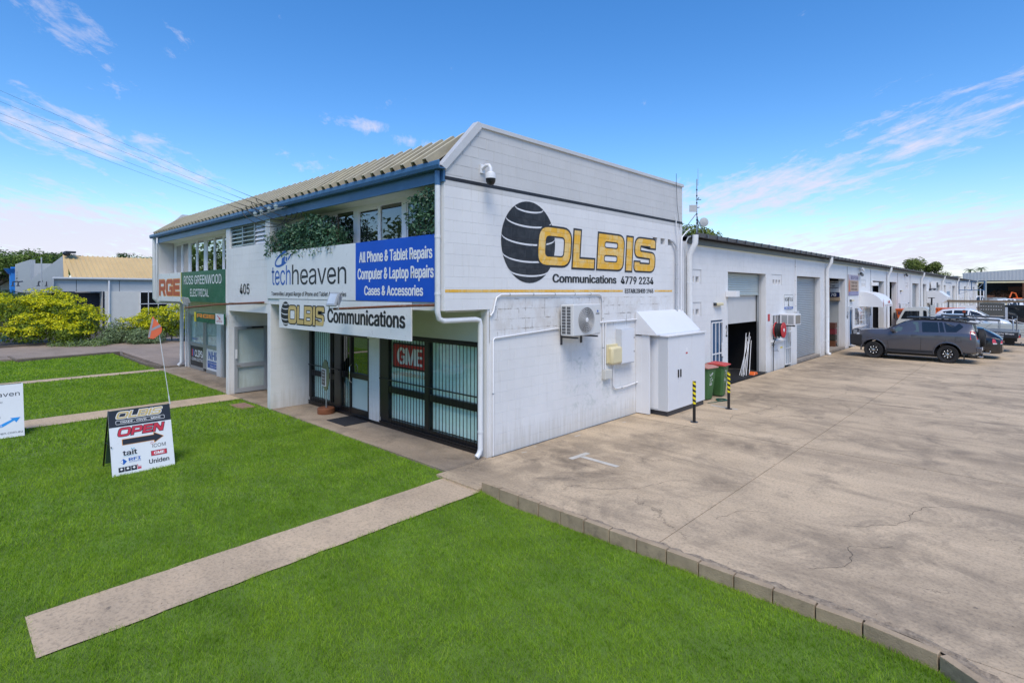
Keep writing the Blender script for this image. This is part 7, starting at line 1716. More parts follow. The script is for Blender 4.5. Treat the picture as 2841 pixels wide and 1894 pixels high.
def car(label, cat, loc, rz, st, paint, axles, rw, panes, ww=.24, hw=.93, ws=None, rg=None, lines=(), handles=(), mirror=None, tail=(), head=(), rimk=0, extra=None, grp=None, name='parked_car', arch=None, zc=None, glassm=None):
    c = Car(st); t_ = thing(name, label, cat, loc, rz, grp, world=False)
    zc = zc or rw; me = c.body(axles, arch or rw + .075, zc + .02, hw); me.materials.clear(); body = mk('body', me, paint, t_, smooth=34)
    gm = glassm or [CARGL] * len(panes)
    for sd in (1, -1):
        for poly, gmm in zip(panes, gm):
            rp = rpoly([(x, z, .03) for x, z in poly], 3); R2 = [(x, (c.y(x, z) + .004) * sd, z) for x, z in rp]; q = MB(); n = len(R2); ce = (sum(p[0] for p in R2) / n, sum(p[1] for p in R2) / n, sum(p[2] for p in R2) / n)
            q.add(R2 + [ce], [(i, (i + 1) % n, n) if sd < 0 else ((i + 1) % n, i, n) for i in range(n)]); part('side_window', q, gmm, body)
        for pts in lines:
            up = [(x, (c.y(x, z) + .002) * sd, z) for x, z in pts]; q = MB(); q.tube(up, .007, 4); part('panel_gap', q, PLAST, body)
        for (x, z) in handles:
            q = MB(); yy = c.y(x, z); q.box(x - .10, x + .10, sd * (yy + .012), sd * (yy + .03), z - .012, z + .018); part('door_handle', q, paint, body, bev=.008)
        if mirror:
            x, z = mirror; yy = c.y(x, z); q = MB(); q.box(x - .07, x + .10, sd * (yy + .05), sd * (yy + .25), z - .02, z + .15); part('wing_mirror', q, paint, body, bev=.035, smooth=50); q = MB(); q.box(x - .03, x + .05, sd * (yy - .03), sd * (yy + .07), z - .04, z + .02); part('mirror_arm', q, PLAST, body)
        for (poly, mat) in tail:
            R2 = []
            for x, z in poly: R2.append((x, (c.y(max(x, c.st[0][0] + .02), z) + .03) * sd, z))
            R3 = [(p[0] + .03, p[1] - sd * .10, p[2]) for p in R2]; n = len(R2); q = MB(); q.add(R2 + R3, [tuple(range(n)), tuple(reversed(range(n, 2 * n)))] + [(i, (i + 1) % n, n + (i + 1) % n, n + i) for i in range(n)]); part('tail_lamp', q, mat, body)
        for (poly, mat) in head:
            R2 = [(x, (c.y(x, z) + .006) * sd, z) for x, z in poly]; n = len(R2); q = MB(); q.add(R2, [tuple(range(n))]); part('headlight', q, mat, body)
    for (g_, nm) in ((ws, 'windscreen'), (rg, 'rear_window')):
        if g_:
            (x0, z0, h0), (x1, z1, h1) = g_; dn = Vector((z1 - z0, 0, x0 - x1)).normalized(); dn = dn if dn.z > 0 else -dn; q = MB(); vs = []
            for k in range(5):
                s_ = -1 + k * .5; vs += [(x0 + dn.x * .012 + .0, h0 * s_, z0 + dn.z * .012), (x1 + dn.x * .012, h1 * s_, z1 + dn.z * .012)]
            q.add(vs, [(2 * k, 2 * k + 2, 2 * k + 3, 2 * k + 1) for k in range(4)]); part(nm, q, CARGL, body)
    q = MB(); q.box(axles[-1] - rw * .3, axles[0] + rw * .3, -hw + .3, hw - .3, .22, st[len(st) // 2][1] + .2); part('underbody', q, PLAST, t_)
    for ax in axles:
        for sd in (1, -1):
            y = sd * (hw - ww * .5 + .015); q = MB(); q.lathe([(rw * .62, -ww / 2 + .02), (rw * .93, -ww / 2), (rw, -ww / 2 + .035), (rw, ww / 2 - .035), (rw * .93, ww / 2), (rw * .62, ww / 2 - .02)], (ax, y, rw), (0, 1, 0), 32, False); w1 = part('tyre', q, RUBBER, t_, smooth=50)
            q = MB(); q.lathe([(rw * .60, -.02), (rw * .62, .0), (rw * .58, .012), (rw * .52, -.03), (rw * .2, -.05), (.001, -.05)], (ax, y + sd * (ww / 2 - .03), rw), (0, sd, 0), 28); part('rim', q, [CHAR, GALV, BLACK][rimk], w1, smooth=40)
            q = MB()
            for k in range(8 if rimk == 2 else 6):
                a = 2 * math.pi * k / (8 if rimk == 2 else 6); ca, sa = math.cos(a), math.sin(a); yo = y + sd * (ww / 2 - .03)
                if rimk == 2: q.ball((ax + rw * .40 * ca, yo - sd * .005, rw + rw * .40 * sa), .028, .014, .028, 8, 5); q.tube([(ax + rw * .12 * ca, yo - sd * .02, rw + rw * .12 * sa), (ax + rw * .30 * ca, yo - sd * .015, rw + rw * .30 * sa)], .010, 4)
                else: q.tube([(ax + rw * .08 * ca, yo - sd * .01, rw + rw * .08 * sa), (ax + rw * .56 * ca, yo + sd * .0, rw + rw * .56 * sa)], rw * .07, 6)
            q.lathe([(.05, -.04), (.05, .0), (.02, .008)], (ax, y + sd * (ww / 2 - .03), rw), (0, sd, 0), 12); part('spokes', q, CHROME if rimk == 2 else GALV, w1, smooth=40)
    return t_, body, c
# --- grey four wheel drive
# stations: x(front +), z bottom, z belt, z top, half width low, belt, top
SUV = [(-2.42, .50, .92, 1.05, .78, .78, .70), (-2.34, .47, 1.0, 1.12, .88, .87, .74), (-2.30, .46, 1.25, 1.36, .93, .90, .80), (-2.18, .44, 1.31, 1.72, .94, .91, .76), (-1.9, .42, 1.32, 1.79, .945, .92, .77), (-1.2, .40, 1.31, 1.835, .945, .925, .79),
       (-.4, .38, 1.29, 1.85, .945, .925, .79), (.05, .38, 1.27, 1.81, .945, .925, .78), (.45, .38, 1.255, 1.62, .945, .915, .78), (.80, .38, 1.25, 1.42, .945, .905, .78), (1.0, .40, 1.24, 1.36, .945, .90, .80), (1.6, .44, 1.22, 1.34, .94, .90, .80), (1.95, .48, 1.15, 1.28, .93, .87, .76), (2.12, .5, .98, 1.08, .88, .78, .62)]
pn = [[(.72, 1.285), (.24, 1.68), (.02, 1.745), (-.31, 1.755), (-.36, 1.31)], [(-.47, 1.31), (-.44, 1.76), (-1.00, 1.765), (-1.06, 1.33)], [(-1.10, 1.335), (-1.05, 1.765), (-1.17, 1.765), (-1.26, 1.34)], [(-1.31, 1.345), (-1.23, 1.765), (-1.74, 1.745), (-1.90, 1.60), (-1.66, 1.36)]]
s_, body, cc = car('dark grey four wheel drive with black roof rack, bull bar and rear spare wheel', 'car', (3.34, 24.17, 0), R_(180), SUV, PGREY, [1.39, -1.36], .385, pn, .27, .955,
    ws=((.92, 1.36, .74), (.12, 1.80, .66)), rg=((-2.25, 1.30, .70), (-2.14, 1.66, .62)), lines=([(.80, 1.26), (.84, .80), (.78, .48), (.45, .42)], [(-.41, 1.30), (-.42, .90), (-.40, .42)], [(-1.28, 1.34), (-1.30, 1.0), (-1.10, .75)], [(-1.62, 1.14), (-1.82, 1.14), (-1.82, .94), (-1.62, .94), (-1.62, 1.14)]),
    handles=((-.18, 1.16), (-1.05, 1.17)), mirror=(.60, 1.31), tail=(([(-2.12, 1.42), (-2.27, 1.40), (-2.37, 1.07), (-2.12, 1.07)], TAILR),), rimk=2, arch=.475, glassm=[CARGL2, CARGL, CARGL, CARGL])
t_ = s_
for sd in (1, -1):
    q = MB()
    for ax in (1.39, -1.36):
        pts = [(ax + .50 * math.cos(R_(a)), sd * .945, .40 + .50 * math.sin(R_(a))) for a in range(-5, 190, 13)]; q.tube(pts, .034, 6)
    part('arch_flare', q, PGREY, body, smooth=60)
    q = MB(); q.tube([(.88, sd * .93, .36), (.7, sd * .99, .36), (-.7, sd * .99, .36), (-.86, sd * .93, .36)], .035, 8); part('side_step', q, PLAST, t_, smooth=50)
    q = MB(); q.box(-.84, .86, sd * .90, sd * .952, .37, .50); part('sill_cladding', q, PLAST, t_, bev=.015)
    q = MB(); q.tube([(1.0, sd * .62, 1.835), (.1, sd * .64, 1.875)], .001, 4) if False else q.tube([(.05, sd * .62, 1.88), (-1.95, sd * .62, 1.88)], .02, 6); part('roof_rail', q, PLAST, t_)
    q = MB(); q.box(.86, .90, sd * .80, sd * .97, .18, .52); q.box(-1.93, -1.90, sd * .76, sd * .95, .16, .5); part('mud_flap', q, RUBBER, t_)
q = MB(); q.box(-2.05, .18, -.66, .66, 1.925, 1.955); part('roof_rack', q, PLAST, t_, bev=.008)
for k in range(9): q = MB(); q.box(-1.95 + k * .25, -1.87 + k * .25, -.64, .64, 1.90, 1.926); part('rack_slat', q, CHAR, t_)
q = MB(); q.box(1.86, 2.34, -.955, .955, .60, 1.08); q.prism([(1.75, .48), (2.30, .58), (2.30, .64), (1.75, .64)], (0, .94, 0), X_, Z_, 1.88); part('bull_bar', q, PLAST, t_, bev=.05)
q = MB(); q.tube([(2.30, -.62, .9), (2.31, -.6, 1.22), (2.30, -.4, 1.27), (2.30, .4, 1.27), (2.31, .6, 1.22), (2.30, .62, .9)], .03, 8); q.tube([(2.1, .88, 1.0), (2.2, .86, 1.16), (2.28, .6, 1.2)], .025, 6); q.tube([(2.1, -.88, 1.0), (2.2, -.86, 1.16), (2.28, -.6, 1.2)], .025, 6); part('hoop', q, PLAST, t_, smooth=50)
for y in (-.45, .45, .2, -.2): q = MB(); q.lathe([(.09, -.06), (.10, .0), (.08, .02)], (2.33, y, 1.12), X_, 14); part('driving_light', q, CHAR, t_)
for sd in (1, -1): q = MB(); q.box(1.92, 2.10, sd * .62, sd * .87, .98, 1.16); part('headlight', q, CLR, t_, bev=.02); q = MB(); q.box(2.06, 2.2, sd * .9, sd * .945, 1.1, 1.30); part('side_loop', q, GALV, t_) if sd > 0 else None
q = MB(); q.lathe([(.1, -.12), (.32, -.13), (.375, -.10), (.38, .06), (.34, .11), (.2, .12), (.18, .06), (.02, .05)], (-2.46, -.05, 1.10), (-1, 0, 0), 30); part('spare_wheel', q, RUBBER, t_, smooth=50)
q = MB(); q.prism([(-2.02, 1.82), (-2.36, 1.78), (-2.38, 1.74), (-2.14, 1.69), (-2.0, 1.76)], (0, .68, 0), X_, Z_, 1.36); part('spoiler', q, PGREY, body, bev=.01)
q = MB(); q.box(-2.50, -2.30, -.9, .9, .50, .76); part('rear_bumper', q, PGREY, body, bev=.05); q = MB(); q.box(-2.72, -2.4, -.04, .04, .42, .48); q.ball((-2.72, 0, .53), .03, .03, .03); part('tow_hitch', q, GALV, t_)
q = MB(); q.cyl((-2.35, .55, .33), (-2.52, .58, .33), .045, 10); part('exhaust', q, CHROME, t_)
q = MB(); q.box(-2.505, -2.50, .38, .72, .62, .74); part('number_plate', q, LWHITE, body)

# --- black wagon behind it
WAG = [(-2.32, .32, .80, .92, .74, .74, .66), (-2.24, .28, .92, 1.02, .84, .82, .68), (-2.05, .26, .98, 1.14, .88, .84, .62), (-1.6, .25, .99, 1.40, .895, .85, .60), (-1.2, .24, .98, 1.45, .90, .86, .62), (-.2, .22, .96, 1.48, .90, .86, .64), (.35, .22, .95, 1.42, .90, .86, .62), (.75, .22, .94, 1.20, .90, .86, .64), (1.05, .22, .92, 1.03, .90, .86, .68), (1.7, .24, .82, .93, .88, .82, .62), (2.1, .28, .66, .76, .82, .72, .52), (2.24, .32, .58, .66, .74, .66, .46)]
pnw = [[(.70, .99), (.30, 1.34), (-.15, 1.40), (-.2, 1.0)], [(-.28, 1.0), (-.25, 1.41), (-1.0, 1.39), (-1.05, 1.02)], [(-1.12, 1.02), (-1.1, 1.38), (-1.55, 1.34), (-1.75, 1.06)]]
car('black station wagon mostly hidden behind the grey four wheel drive', 'car', (4.07, 27.1, 0), R_(180), WAG, PBLACK, [1.35, -1.35], .32, pnw, .21, .90, ws=((1.02, 1.02, .66), (.36, 1.42, .58)), rg=((-2.04, 1.02, .66), (-1.62, 1.39, .58)), mirror=(.78, .98),
    tail=(([(-1.98, .94), (-2.30, .90), (-2.33, .76), (-1.98, .76)], TAILR), ([(-2.0, .76), (-2.33, .76), (-2.32, .72), (-2.0, .70)], CLR)), rimk=1)
q = MB(); q.tube([(5.75, 27.3, 1.4), (6.0, 27.32, 1.62)], .006, 4); solo('car_aerial', q, CABL, 'short black aerial on the roof of the black wagon', 'aerial')

# --- tray ute carrying pipes and the wraps sign
def wheel(par, x, y, rw, ww, sd, n=24, mat=None):
    q = MB(); q.lathe([(rw * .6, -ww / 2), (rw * .93, -ww / 2), (rw, -ww / 2 + .03), (rw, ww / 2 - .03), (rw * .93, ww / 2), (rw * .6, ww / 2)], (x, y, rw), (0, 1, 0), n, False); w1 = part('tyre', q, RUBBER, par, smooth=50)
    q = MB(); q.lathe([(rw * .6, 0), (rw * .5, -.03), (rw * .2, .0), (.001, .01)], (x, y + sd * (ww / 2 - .02), rw), (0, sd, 0), n); part('rim', q, mat or GALV, w1, smooth=40)
def at_(x, y, z): return (x, y, z)
ut = thing('tray_ute', 'white tray back ute with galvanised tray and black Vehicle Wraps tailboard', 'ute', (4.2, 31.4, 0))
UC = Car([(1.35, .40, .95, 1.05, .80, .78, .60), (1.55, .38, 1.0, 1.12, .88, .85, .66), (2.5, .38, 1.05, 1.2, .90, .87, .68), (2.85, .38, 1.07, 1.36, .90, .87, .68), (3.3, .38, 1.08, 1.66, .90, .87, .62), (3.9, .38, 1.08, 1.70, .90, .87, .62), (4.35, .38, 1.08, 1.66, .90, .87, .62), (4.42, .4, 1.05, 1.5, .88, .85, .6)])
me = UC.body([2.1], .42, .38, .90); me.materials.clear(); b_ = mk('cab', me, PWHITE, ut, smooth=34); b_.location = Vector((0, 31.4, 0)) - ut.location
q = MB(); q.box(2.95, 3.9, -.905 + 31.4, -.80 + 31.4, 1.12, 1.52); part('side_window', q, CARGL, ut)
for x in (2.1, 5.5):
    for sd in (1, -1): wheel(ut, x, 31.4 + sd * .78, .36, .22, sd)
q = MB(); q.box(4.55, 6.85, 30.5, 32.3, .84, .90); part('tray_floor', q, GALV, ut)
for (a, c_) in ((30.5, 30.53), (32.27, 32.3)):
    q = MB(); q.box(4.55, 6.85, a, c_, .88, 1.12); part('drop_side', q, GALV, ut, bev=.006)
q = MB(); q.box(6.86, 6.89, 30.5, 32.3, .84, 1.1); part('tailboard', q, GALV, ut, bev=.004)
q = MB(); q.box(5.35, 6.86, 30.44, 30.49, .76, 1.04); sg = part('sign_panel', q, LBLACK, ut)
text('Vehicle Wraps', (5.90, 6.70, .905, 1.01), LWHITE, sg, 'front', (0, 30.44, 0), .002, bold=.02); text('Signage', (5.88, 6.30, .79, .885), LWHITE, sg, 'front', (0, 30.44, 0), .002, bold=.02)
for k, x in enumerate((6.42, 6.76)):
    pass
q = MB(); q.tube([(6.66, 30.6, 1.05), (6.66, 30.6, 1.60), (6.68, 30.65, 1.68), (6.76, 30.9, 1.70), (6.79, 31.0, 1.62), (6.79, 31.0, 1.05)], .035, 8); q.tube([(6.63, 30.6, 1.68), (6.63, 30.6, 1.85)], .012, 5); q.tube([(6.80, 30.95, 1.68), (6.80, 30.95, 1.86)], .012, 5); part('rear_hoop', q, GALV, ut, smooth=50)
q = MB(); q.box(4.6, 6.8, 31.0, 31.8, .55, .80); q.box(6.3, 6.7, 31.2, 31.6, .35, .6); part('chassis', q, PLAST, ut); q = MB(); q.tube([(6.5, 31.3, .45), (6.95, 31.3, .42)], .03, 6); q.ball((6.95, 31.3, .49), .03, .03, .03); q.box(6.86, 6.95, 30.55, 30.75, .80, .98); part('tow_hitch', q, CHAR, ut)
q = MB(); q.box(6.86, 6.93, 30.52, 30.8, .78, .90); part('tail_lamp', q, TAILR, ut)
for i, (y, z) in enumerate(((30.55, 1.64), (30.95, 1.78))):
    q = MB(); q.cyl((4.42 - .7 * i, y, z + .05), (6.15 + .2 * i, y, z), .055, 12); solo('steel_pipe', q, M('pipe_dark%d' % i, (.10, .11, .12), .4, .3), ['front', 'rear'][i] + ' dark grey pipe lying level on the ute racks above the grey car', 'pipe', smooth=50)
for x in (4.55, 6.1):
    q = MB(); q.box(x - .02, x + .02, 30.55, 30.6, 1.1, 1.6); q.box(x - .02, x + .02, 30.5, 32.3, 1.56, 1.60); q.box(x - .02, x + .02, 32.2, 32.25, 1.1, 1.6); part('rack_frame', q, GALV, ut)
# small ladder rack ends and black strut (over the grey car)
q = MB(); q.tube([(4.85, 30.7, 1.1), (4.72, 30.7, 2.08)], .05, 6); q.ball((4.72, 30.7, 2.1), .07, .07, .035); solo('lifting_arm', q, PLAST, 'black upright lifting arm with red tip standing on the ute tray', 'arm')
q = MB(); q.box(4.66, 4.78, 30.64, 30.76, 2.0, 2.08); solo('arm_tip', q, LRUST, 'small red cap on the black lifting arm', 'cap')
# --- white tray truck
tt = thing('tray_truck', 'small white tray truck with cream cab and slatted dropsides parked nose to the shed', 'truck', (3, 36.2, 0)); y0, y1 = 35.3, 37.1
cabp = [(1.02, .55), (1.0, 1.15), (1.14, 1.42), (1.38, 1.98), (1.55, 2.10), (2.4, 2.13), (2.62, 2.06), (2.66, 1.9), (2.66, .55)]
q = MB(); q.prism([(x, z) for x, z in cabp][::-1], (0, y0 + .06, 0), X_, Z_, 1.68) if False else q.prism(rpoly([(x, z, .08) for x, z in cabp], 4)[::-1], (0, y0 + .04, 0), X_, Z_, -1.72); cb = part('cab', q, M('cab_cream', (.60, .60, .56), .35, var=.04, coat=.4), tt, smooth=40)
q = MB(); q.prism(rpoly([(1.24, 1.38, .05), (1.47, 1.88, .06), (2.22, 1.90, .05), (2.20, 1.38, .05)], 3), (0, y0 + .032, 0), X_, Z_, .008); part('side_window', q, CARGL, cb)
q = MB(); q.prism(rpoly([(2.42, 1.38, .05), (2.40, 1.96, .1), (2.58, 1.90, .06), (2.60, 1.38, .05)], 3), (0, y0 + .032, 0), X_, Z_, .008); part('quarter_window', q, CARGL, cb)
q = MB(); q.box(.92, 1.0, y0 + .2, y1 - .2, .5, .75); part('bumper', q, PLAST, tt); q = MB(); q.tube([(1.1, y0 - .02, 1.3), (.95, y0 - .15, 1.35), (.95, y0 - .15, 1.7)], .015, 5); q.box(.9, .97, y0 - .25, y0 - .08, 1.4, 1.75); part('wing_mirror', q, PLAST, tt)
q = MB(); q.tube([(2.78, y0 + .3, 1.2), (2.80, y0 + .3, 2.72)], .045, 8); q.box(2.62, 2.95, y0 + .2, y0 + .4, 2.70, 2.74); part('exhaust_stack', q, PLAST, tt)
hb = MB(); hb.box(2.72, 2.76, y0, y1, 2.24, 2.30); hb.box(2.72, 2.76, y0, y0 + .05, 1.0, 2.3); hb.box(2.72, 2.76, y1 - .05, y1, 1.0, 2.3)
HBW = M('headboard_white', (.58, .60, .57), .45, var=.05); hbp = part('headboard', hb, HBW, tt)
q = MB(); q.box(2.72, 3.02, y0 - .0, y0 + .03, 1.48, 2.26); side = part('side_guard', q, HBW, tt)
for k in range(6):
    q = MB(); q.box(2.78, 2.98, y0 - .012, y0, 1.56 + k * .12, 1.60 + k * .12); part('slot', q, GREYW, side)
for k in range(5):
    q = MB(); q.box(3.05, 9.4, y0 - .03 + .0, y0 + .01, .50 + k * .142, .50 + k * .142 + .125); part('drop_board', q, M('tray_side', (.50, .52, .48), .4, .2, var=.06) if k == 0 else bpy.data.materials['tray_side'], tt, bev=.008)
    q = MB(); q.box(3.05, 9.4, y1 - .01, y1 + .03, .50 + k * .142, .50 + k * .142 + .125); part('drop_board', q, bpy.data.materials['tray_side'], tt, bev=.008)
q = MB(); q.box(3.05, 9.4, y0, y1, .9, .95); part('tray_floor', q, GALV, tt); q = MB(); q.box(1.2, 9.2, y0 + .5, y1 - .5, .5, .8); part('chassis', q, PLAST, tt)
for x in (1.75, 7.9):
    for sd in (1, -1): wheel(tt, x, 36.2 + sd * .74, .38, .24, sd)
# --- white cars facing out
HAT = [(-2.1, .35, .95, 1.10, .78, .76, .62), (-2.0, .28, 1.05, 1.35, .86, .84, .62), (-1.7, .25, 1.08, 1.55, .90, .86, .62), (-1.0, .24, 1.07, 1.62, .90, .86, .64), (-.1, .24, 1.05, 1.62, .90, .86, .64), (.35, .24, 1.03, 1.48, .90, .86, .62), (.9, .24, 1.0, 1.16, .90, .86, .66), (1.4, .26, .92, 1.04, .89, .83, .62), (1.85, .30, .78, .90, .84, .76, .55), (2.05, .36, .62, .70, .74, .66, .45)]
pnh = [[(.80, 1.07), (.30, 1.42), (-.15, 1.53), (-.2, 1.10)], [(-.28, 1.10), (-.25, 1.54), (-1.0, 1.54), (-1.05, 1.12)], [(-1.12, 1.12), (-1.1, 1.53), (-1.6, 1.46), (-1.8, 1.18)]]
car('pearl white hatchback with large headlights facing away from the shed, nearer one', 'car', (4.15, 39.6, 0), 0, HAT, PSILV, [1.25, -1.3], .32, pnh, .2, .90, ws=((.92, 1.15, .66), (.28, 1.52, .58)), rg=((-2.02, 1.15, .6), (-1.75, 1.50, .55)), mirror=(.8, 1.03), head=(([(1.55, .88), (2.0, .76), (1.95, .64), (1.6, .72)], CLR),), rimk=1)
car('taller white car with sloping rear roof parked behind the pearl hatchback', 'car', (4.3, 43.4, .12), 0, [(a, b_ * 1.05, c_ * 1.08, d_ * 1.08, e, f_, g2) for a, b_, c_, d_, e, f_, g2 in HAT], PWHITE, [1.25, -1.3], .35, [[(x, z * 1.08) for x, z in p_] for p_ in pnh], .2, .90, ws=((.92, 1.24, .66), (.28, 1.64, .58)), rg=((-2.02, 1.24, .6), (-1.75, 1.62, .55)), mirror=(.8, 1.1), head=(([(1.55, .95), (2.0, .82), (1.95, .69), (1.6, .78)], CLR),), rimk=1)
# orange skips
def skip(x, y, w_, z1, label):
    t_ = thing('skip_bin', label, 'skip', (x, y, 0)); q = MB(); q.prism([(x, .2), (x + w_, .2), (x + w_ + .3, z1), (x - .3, z1)], (0, y + 1.6, 0), X_, Z_, 1.6); part('body', q, ORANGE, t_, bev=.02); q = MB(); q.box(x - .34, x + w_ + .34, y - .04, y + 1.64, z1, z1 + .08); part('rim', q, ORANGE, t_)
    for k in range(3): q = MB(); q.box(x + .1 + k * w_ / 2.4, x + .2 + k * w_ / 2.4, y - .06, y, .2, z1); part('rib', q, ORANGE, t_)
skip(.35, 41.5, 1.2, 1.75, 'orange skip seen behind the windscreen of the white truck'); skip(1.9, 46.5, 1.3, 1.75, 'orange skip between the truck headboard and the white car')
q = MB(); q.box(.55, 1.25, 38.9, 39.0, 1.5, 1.72); solo('sign_board', q, M('maroon', (.10, .03, .04), .5), 'dark maroon board behind the truck cab', 'board')
# --- curtain side truck with black cab
ct = thing('flatbed_truck', 'flatbed truck with rusty brown top beam, dark grey tarpaulin and black cab', 'truck', (5, 52.9, 0)); BEAM = M('beam_brown', (.17, .12, .07), .7, var=.25)
q = MB(); q.box(2.05, 7.2, 52.0, 52.12, 2.22, 2.36); q.box(2.05, 7.2, 53.7, 53.8, 2.22, 2.36); part('top_beam', q, BEAM, ct)
q = MB(); q.box(2.2, 6.0, 52.04, 52.1, 2.14, 2.2); part('lower_rail', q, IVORY, ct)
for x in (2.1, 4.02, 5.74): q = MB(); q.box(x, x + .09, 52.02, 52.1, .8, 2.22); part('post', q, M('post_dark', (.08, .07, .06), .6) if x < 3 else bpy.data.materials['post_dark'] if x < 5 else IVORY, ct)
TARP = M('tarpaulin_grey', (.075, .078, .070), .6, var=.12, vs=3); q = MB(); q.box(4.14, 5.70, 51.98, 52.01, 1.15, 2.17); tp = part('tarpaulin', q, TARP, ct)
rr = random.Random(8)
for row, z in ((0, 1.88), (1, 1.62)):
    for k in range(9): x = 4.22 + k * .155; polys([[(x, z), (x + rr.uniform(.05, .10), z), (x + rr.uniform(.05, .10), z + .04), (x, z + .035)]], LWHITE, tp, 'front', (0, 51.98, 0), .003, 'worn_lettering')
q = MB(); q.box(2.85, 3.95, 52.0, 52.03, 1.3, 1.95); part('white_sheet', q, SIGNW, ct)
q = MB(); q.box(2.05, 5.6, 52.0, 53.8, .85, 1.0); part('deck', q, CHAR, ct); q = MB(); q.box(2.4, 8.3, 52.4, 53.4, .5, .85); part('chassis', q, PLAST, ct)
q = MB(); q.prism(rpoly([(5.62, .6, .05), (5.62, 1.9, .1), (5.72, 2.02, .08), (7.3, 2.0, .1), (7.35, 1.2, .1), (7.6, .9, .1), (8.6, .8, .15), (8.6, .5, .05), (5.62, .5, .02)], 3)[::-1], (0, 52.0, 0), X_, Z_, -1.8); cbk = part('cab', q, PBLACK, ct, smooth=40)
q = MB(); q.prism(rpoly([(5.95, .98, .06), (5.95, 1.80, .06), (7.1, 1.80, .06), (7.15, 1.05, .06)], 3), (0, 51.99, 0), X_, Z_, .008); part('side_window', q, CARGL, cbk)
q = MB(); q.box(5.72, 5.88, 51.985, 51.995, .8, 1.85); part('door_pillar', q, PSILV, cbk)
q = MB(); q.tube([(5.66, 51.97, .86), (6.05, 51.97, .84), (6.35, 51.97, .70), (6.8, 51.97, .60), (7.6, 51.97, .60)], .035, 6); part('sill_trim', q, PSILV, cbk, smooth=50)
for x in (2.9, 6.05): 
    for sd in (1, -1): wheel(ct, x, 52.9 + sd * .84, .36, .26, sd)
# --- more vehicles and yard stores beyond
def simple4wd(px_, t_, zb, zt, label, w_=1.8, L_=4.4):
    p = W(px_, t_, z=0); h = zt - zb
    st = [(-2.2, zb, zb + h * .5, zb + h * .62, .8, .78, .66), (-2.1, zb, zb + h * .58, zb + h * .95, .88, .86, .7), (-.2, zb, zb + h * .58, zt, .9, .87, .72), (.6, zb, zb + h * .56, zt - .03, .9, .87, .70), (1.1, zb, zb + h * .55, zb + h * .66, .9, .86, .74), (2.1, zb, zb + h * .45, zb + h * .55, .86, .8, .66)]
    k = zb + h * .62; kt = zb + h * .93; pp = [[(1.0, k), (.6, kt), (-.1, kt), (-.1, k)], [(-.2, k), (-.2, kt), (-1.1, kt), (-1.1, k)], [(-1.2, k), (-1.2, kt), (-1.95, kt), (-2.0, k)]]
    return car(label, 'car', (p.x, p.y, 0), _az + R_(180) * 0, st, PWHITE, [1.35, -1.35], .36, pp, .22, .9, rimk=1, head=(([(1.7, zb + h * .42), (2.05, zb + h * .40), (2.05, zb + h * .3), (1.7, zb + h * .3)], CLR),))
simple4wd(2795, 82, .3, 2.0, 'white four wheel drive parked in the far yard in front of the scrap heaps'); simple4wd(2810, 72, .3, 1.75, 'white van body seen above the black truck cab'); simple4wd(2712, 96, .3, 2.3, 'white vehicle just beyond the end of the shed')
RUSTD = M('rust_heap', (.12, .055, .03), .9, var=.5, vs=5)
def yardbox(px0, px1, t_, z0, z1, mat, label, cat='container', d_=2.0, name='steel_bin'):
    a = W(px0, t_, z=0); b_ = W(px1, t_, z=0); w_ = (b_ - a).length; th = thing(name, label, cat, (a.x, a.y, 0), math.atan2(_R.y, _R.x), world=False); q = MB(); q.box(0, w_, 0, d_, z0, z1); part('body', q, mat, th, bev=.03)
    n = max(2, int(w_ / 1.0))
    for k in range(n + 1): q = MB(); q.box(w_ * k / n - .04, w_ * k / n + .04, -.07, 0, z0, z1); part('rib', q, mat, th)
    q = MB(); q.box(-.08, w_ + .08, -.08, d_, z1, z1 + .12); part('rim', q, mat, th); return th
yardbox(2718, 2757, 100, 0, 2.2, RUSTD, 'rust brown open steel bin in the far yard left of the scrap heap'); yardbox(2756, 2790, 88, .2, 1.95, GALV, 'pale galvanised trough in front of the rusty bin')
yardbox(2805, 2841, 92, .2, 1.7, GALV, 'second pale galvanised trough at the right edge of the far yard'); yardbox(2834, 2850, 110, 0, 3.9, RUST, 'tall rusty container at the right edge inside the far shed', d_=3)
for i, (px_, t_, w_, h, lab) in enumerate(((2783, 112, 4.2, 3.4, 'brown tangled heap of scrap wire, left heap'), (2812, 116, 4.0, 3.9, 'taller brown heap of scrap wire inside the far shed'), (2770, 104, 3.0, 2.5, 'low brown scrap heap in front of the others'))):
    c = W(px_, t_, z=0); g = np.random.default_rng(i + 70); p, d_ = puff((c.x, c.y, 0), (w_, w_, h), 2600, i + 3, .15); p = p[p[:, 2] > 0]; V, F = leaves(p, .5, i, up=.3, asp=.3, nrm=None); o = mk('scrap_heap', np_mesh('scrap_heap', V, F), RUSTD); o['label'] = lab; o['category'] = 'scrap heap'
    q = MB(); q.ball((c.x, c.y, 0), w_ * .88, w_ * .88, h * .88, 16, 8); core = part('heap_core', q, RUSTD, o, smooth=60)
# orange excavator
c = W(2824, 100, z=0); t_ = thing('excavator', 'small orange excavator with folded arm in front of the far shed', 'excavator', (c.x, c.y, 0)); q = MB(); q.box(c.x - .7, c.x + .6, c.y - .6, c.y + .6, .7, 1.9); part('cab', q, ORANGE, t_, bev=.1); q = MB(); q.tube([(c.x, c.y, 1.6), (c.x - .3, c.y - .5, 2.7), (c.x - .8, c.y - .9, 2.9), (c.x - 1.1, c.y - 1.2, 1.9)], .12, 6); part('arm', q, ORANGE, t_)
q = MB(); q.box(c.x - 1.1, c.x + 1.1, c.y - .9, c.y - .5, 0, .7); q.box(c.x - 1.1, c.x + 1.1, c.y + .5, c.y + .9, 0, .7); part('track', q, RUBBER, t_, bev=.2)
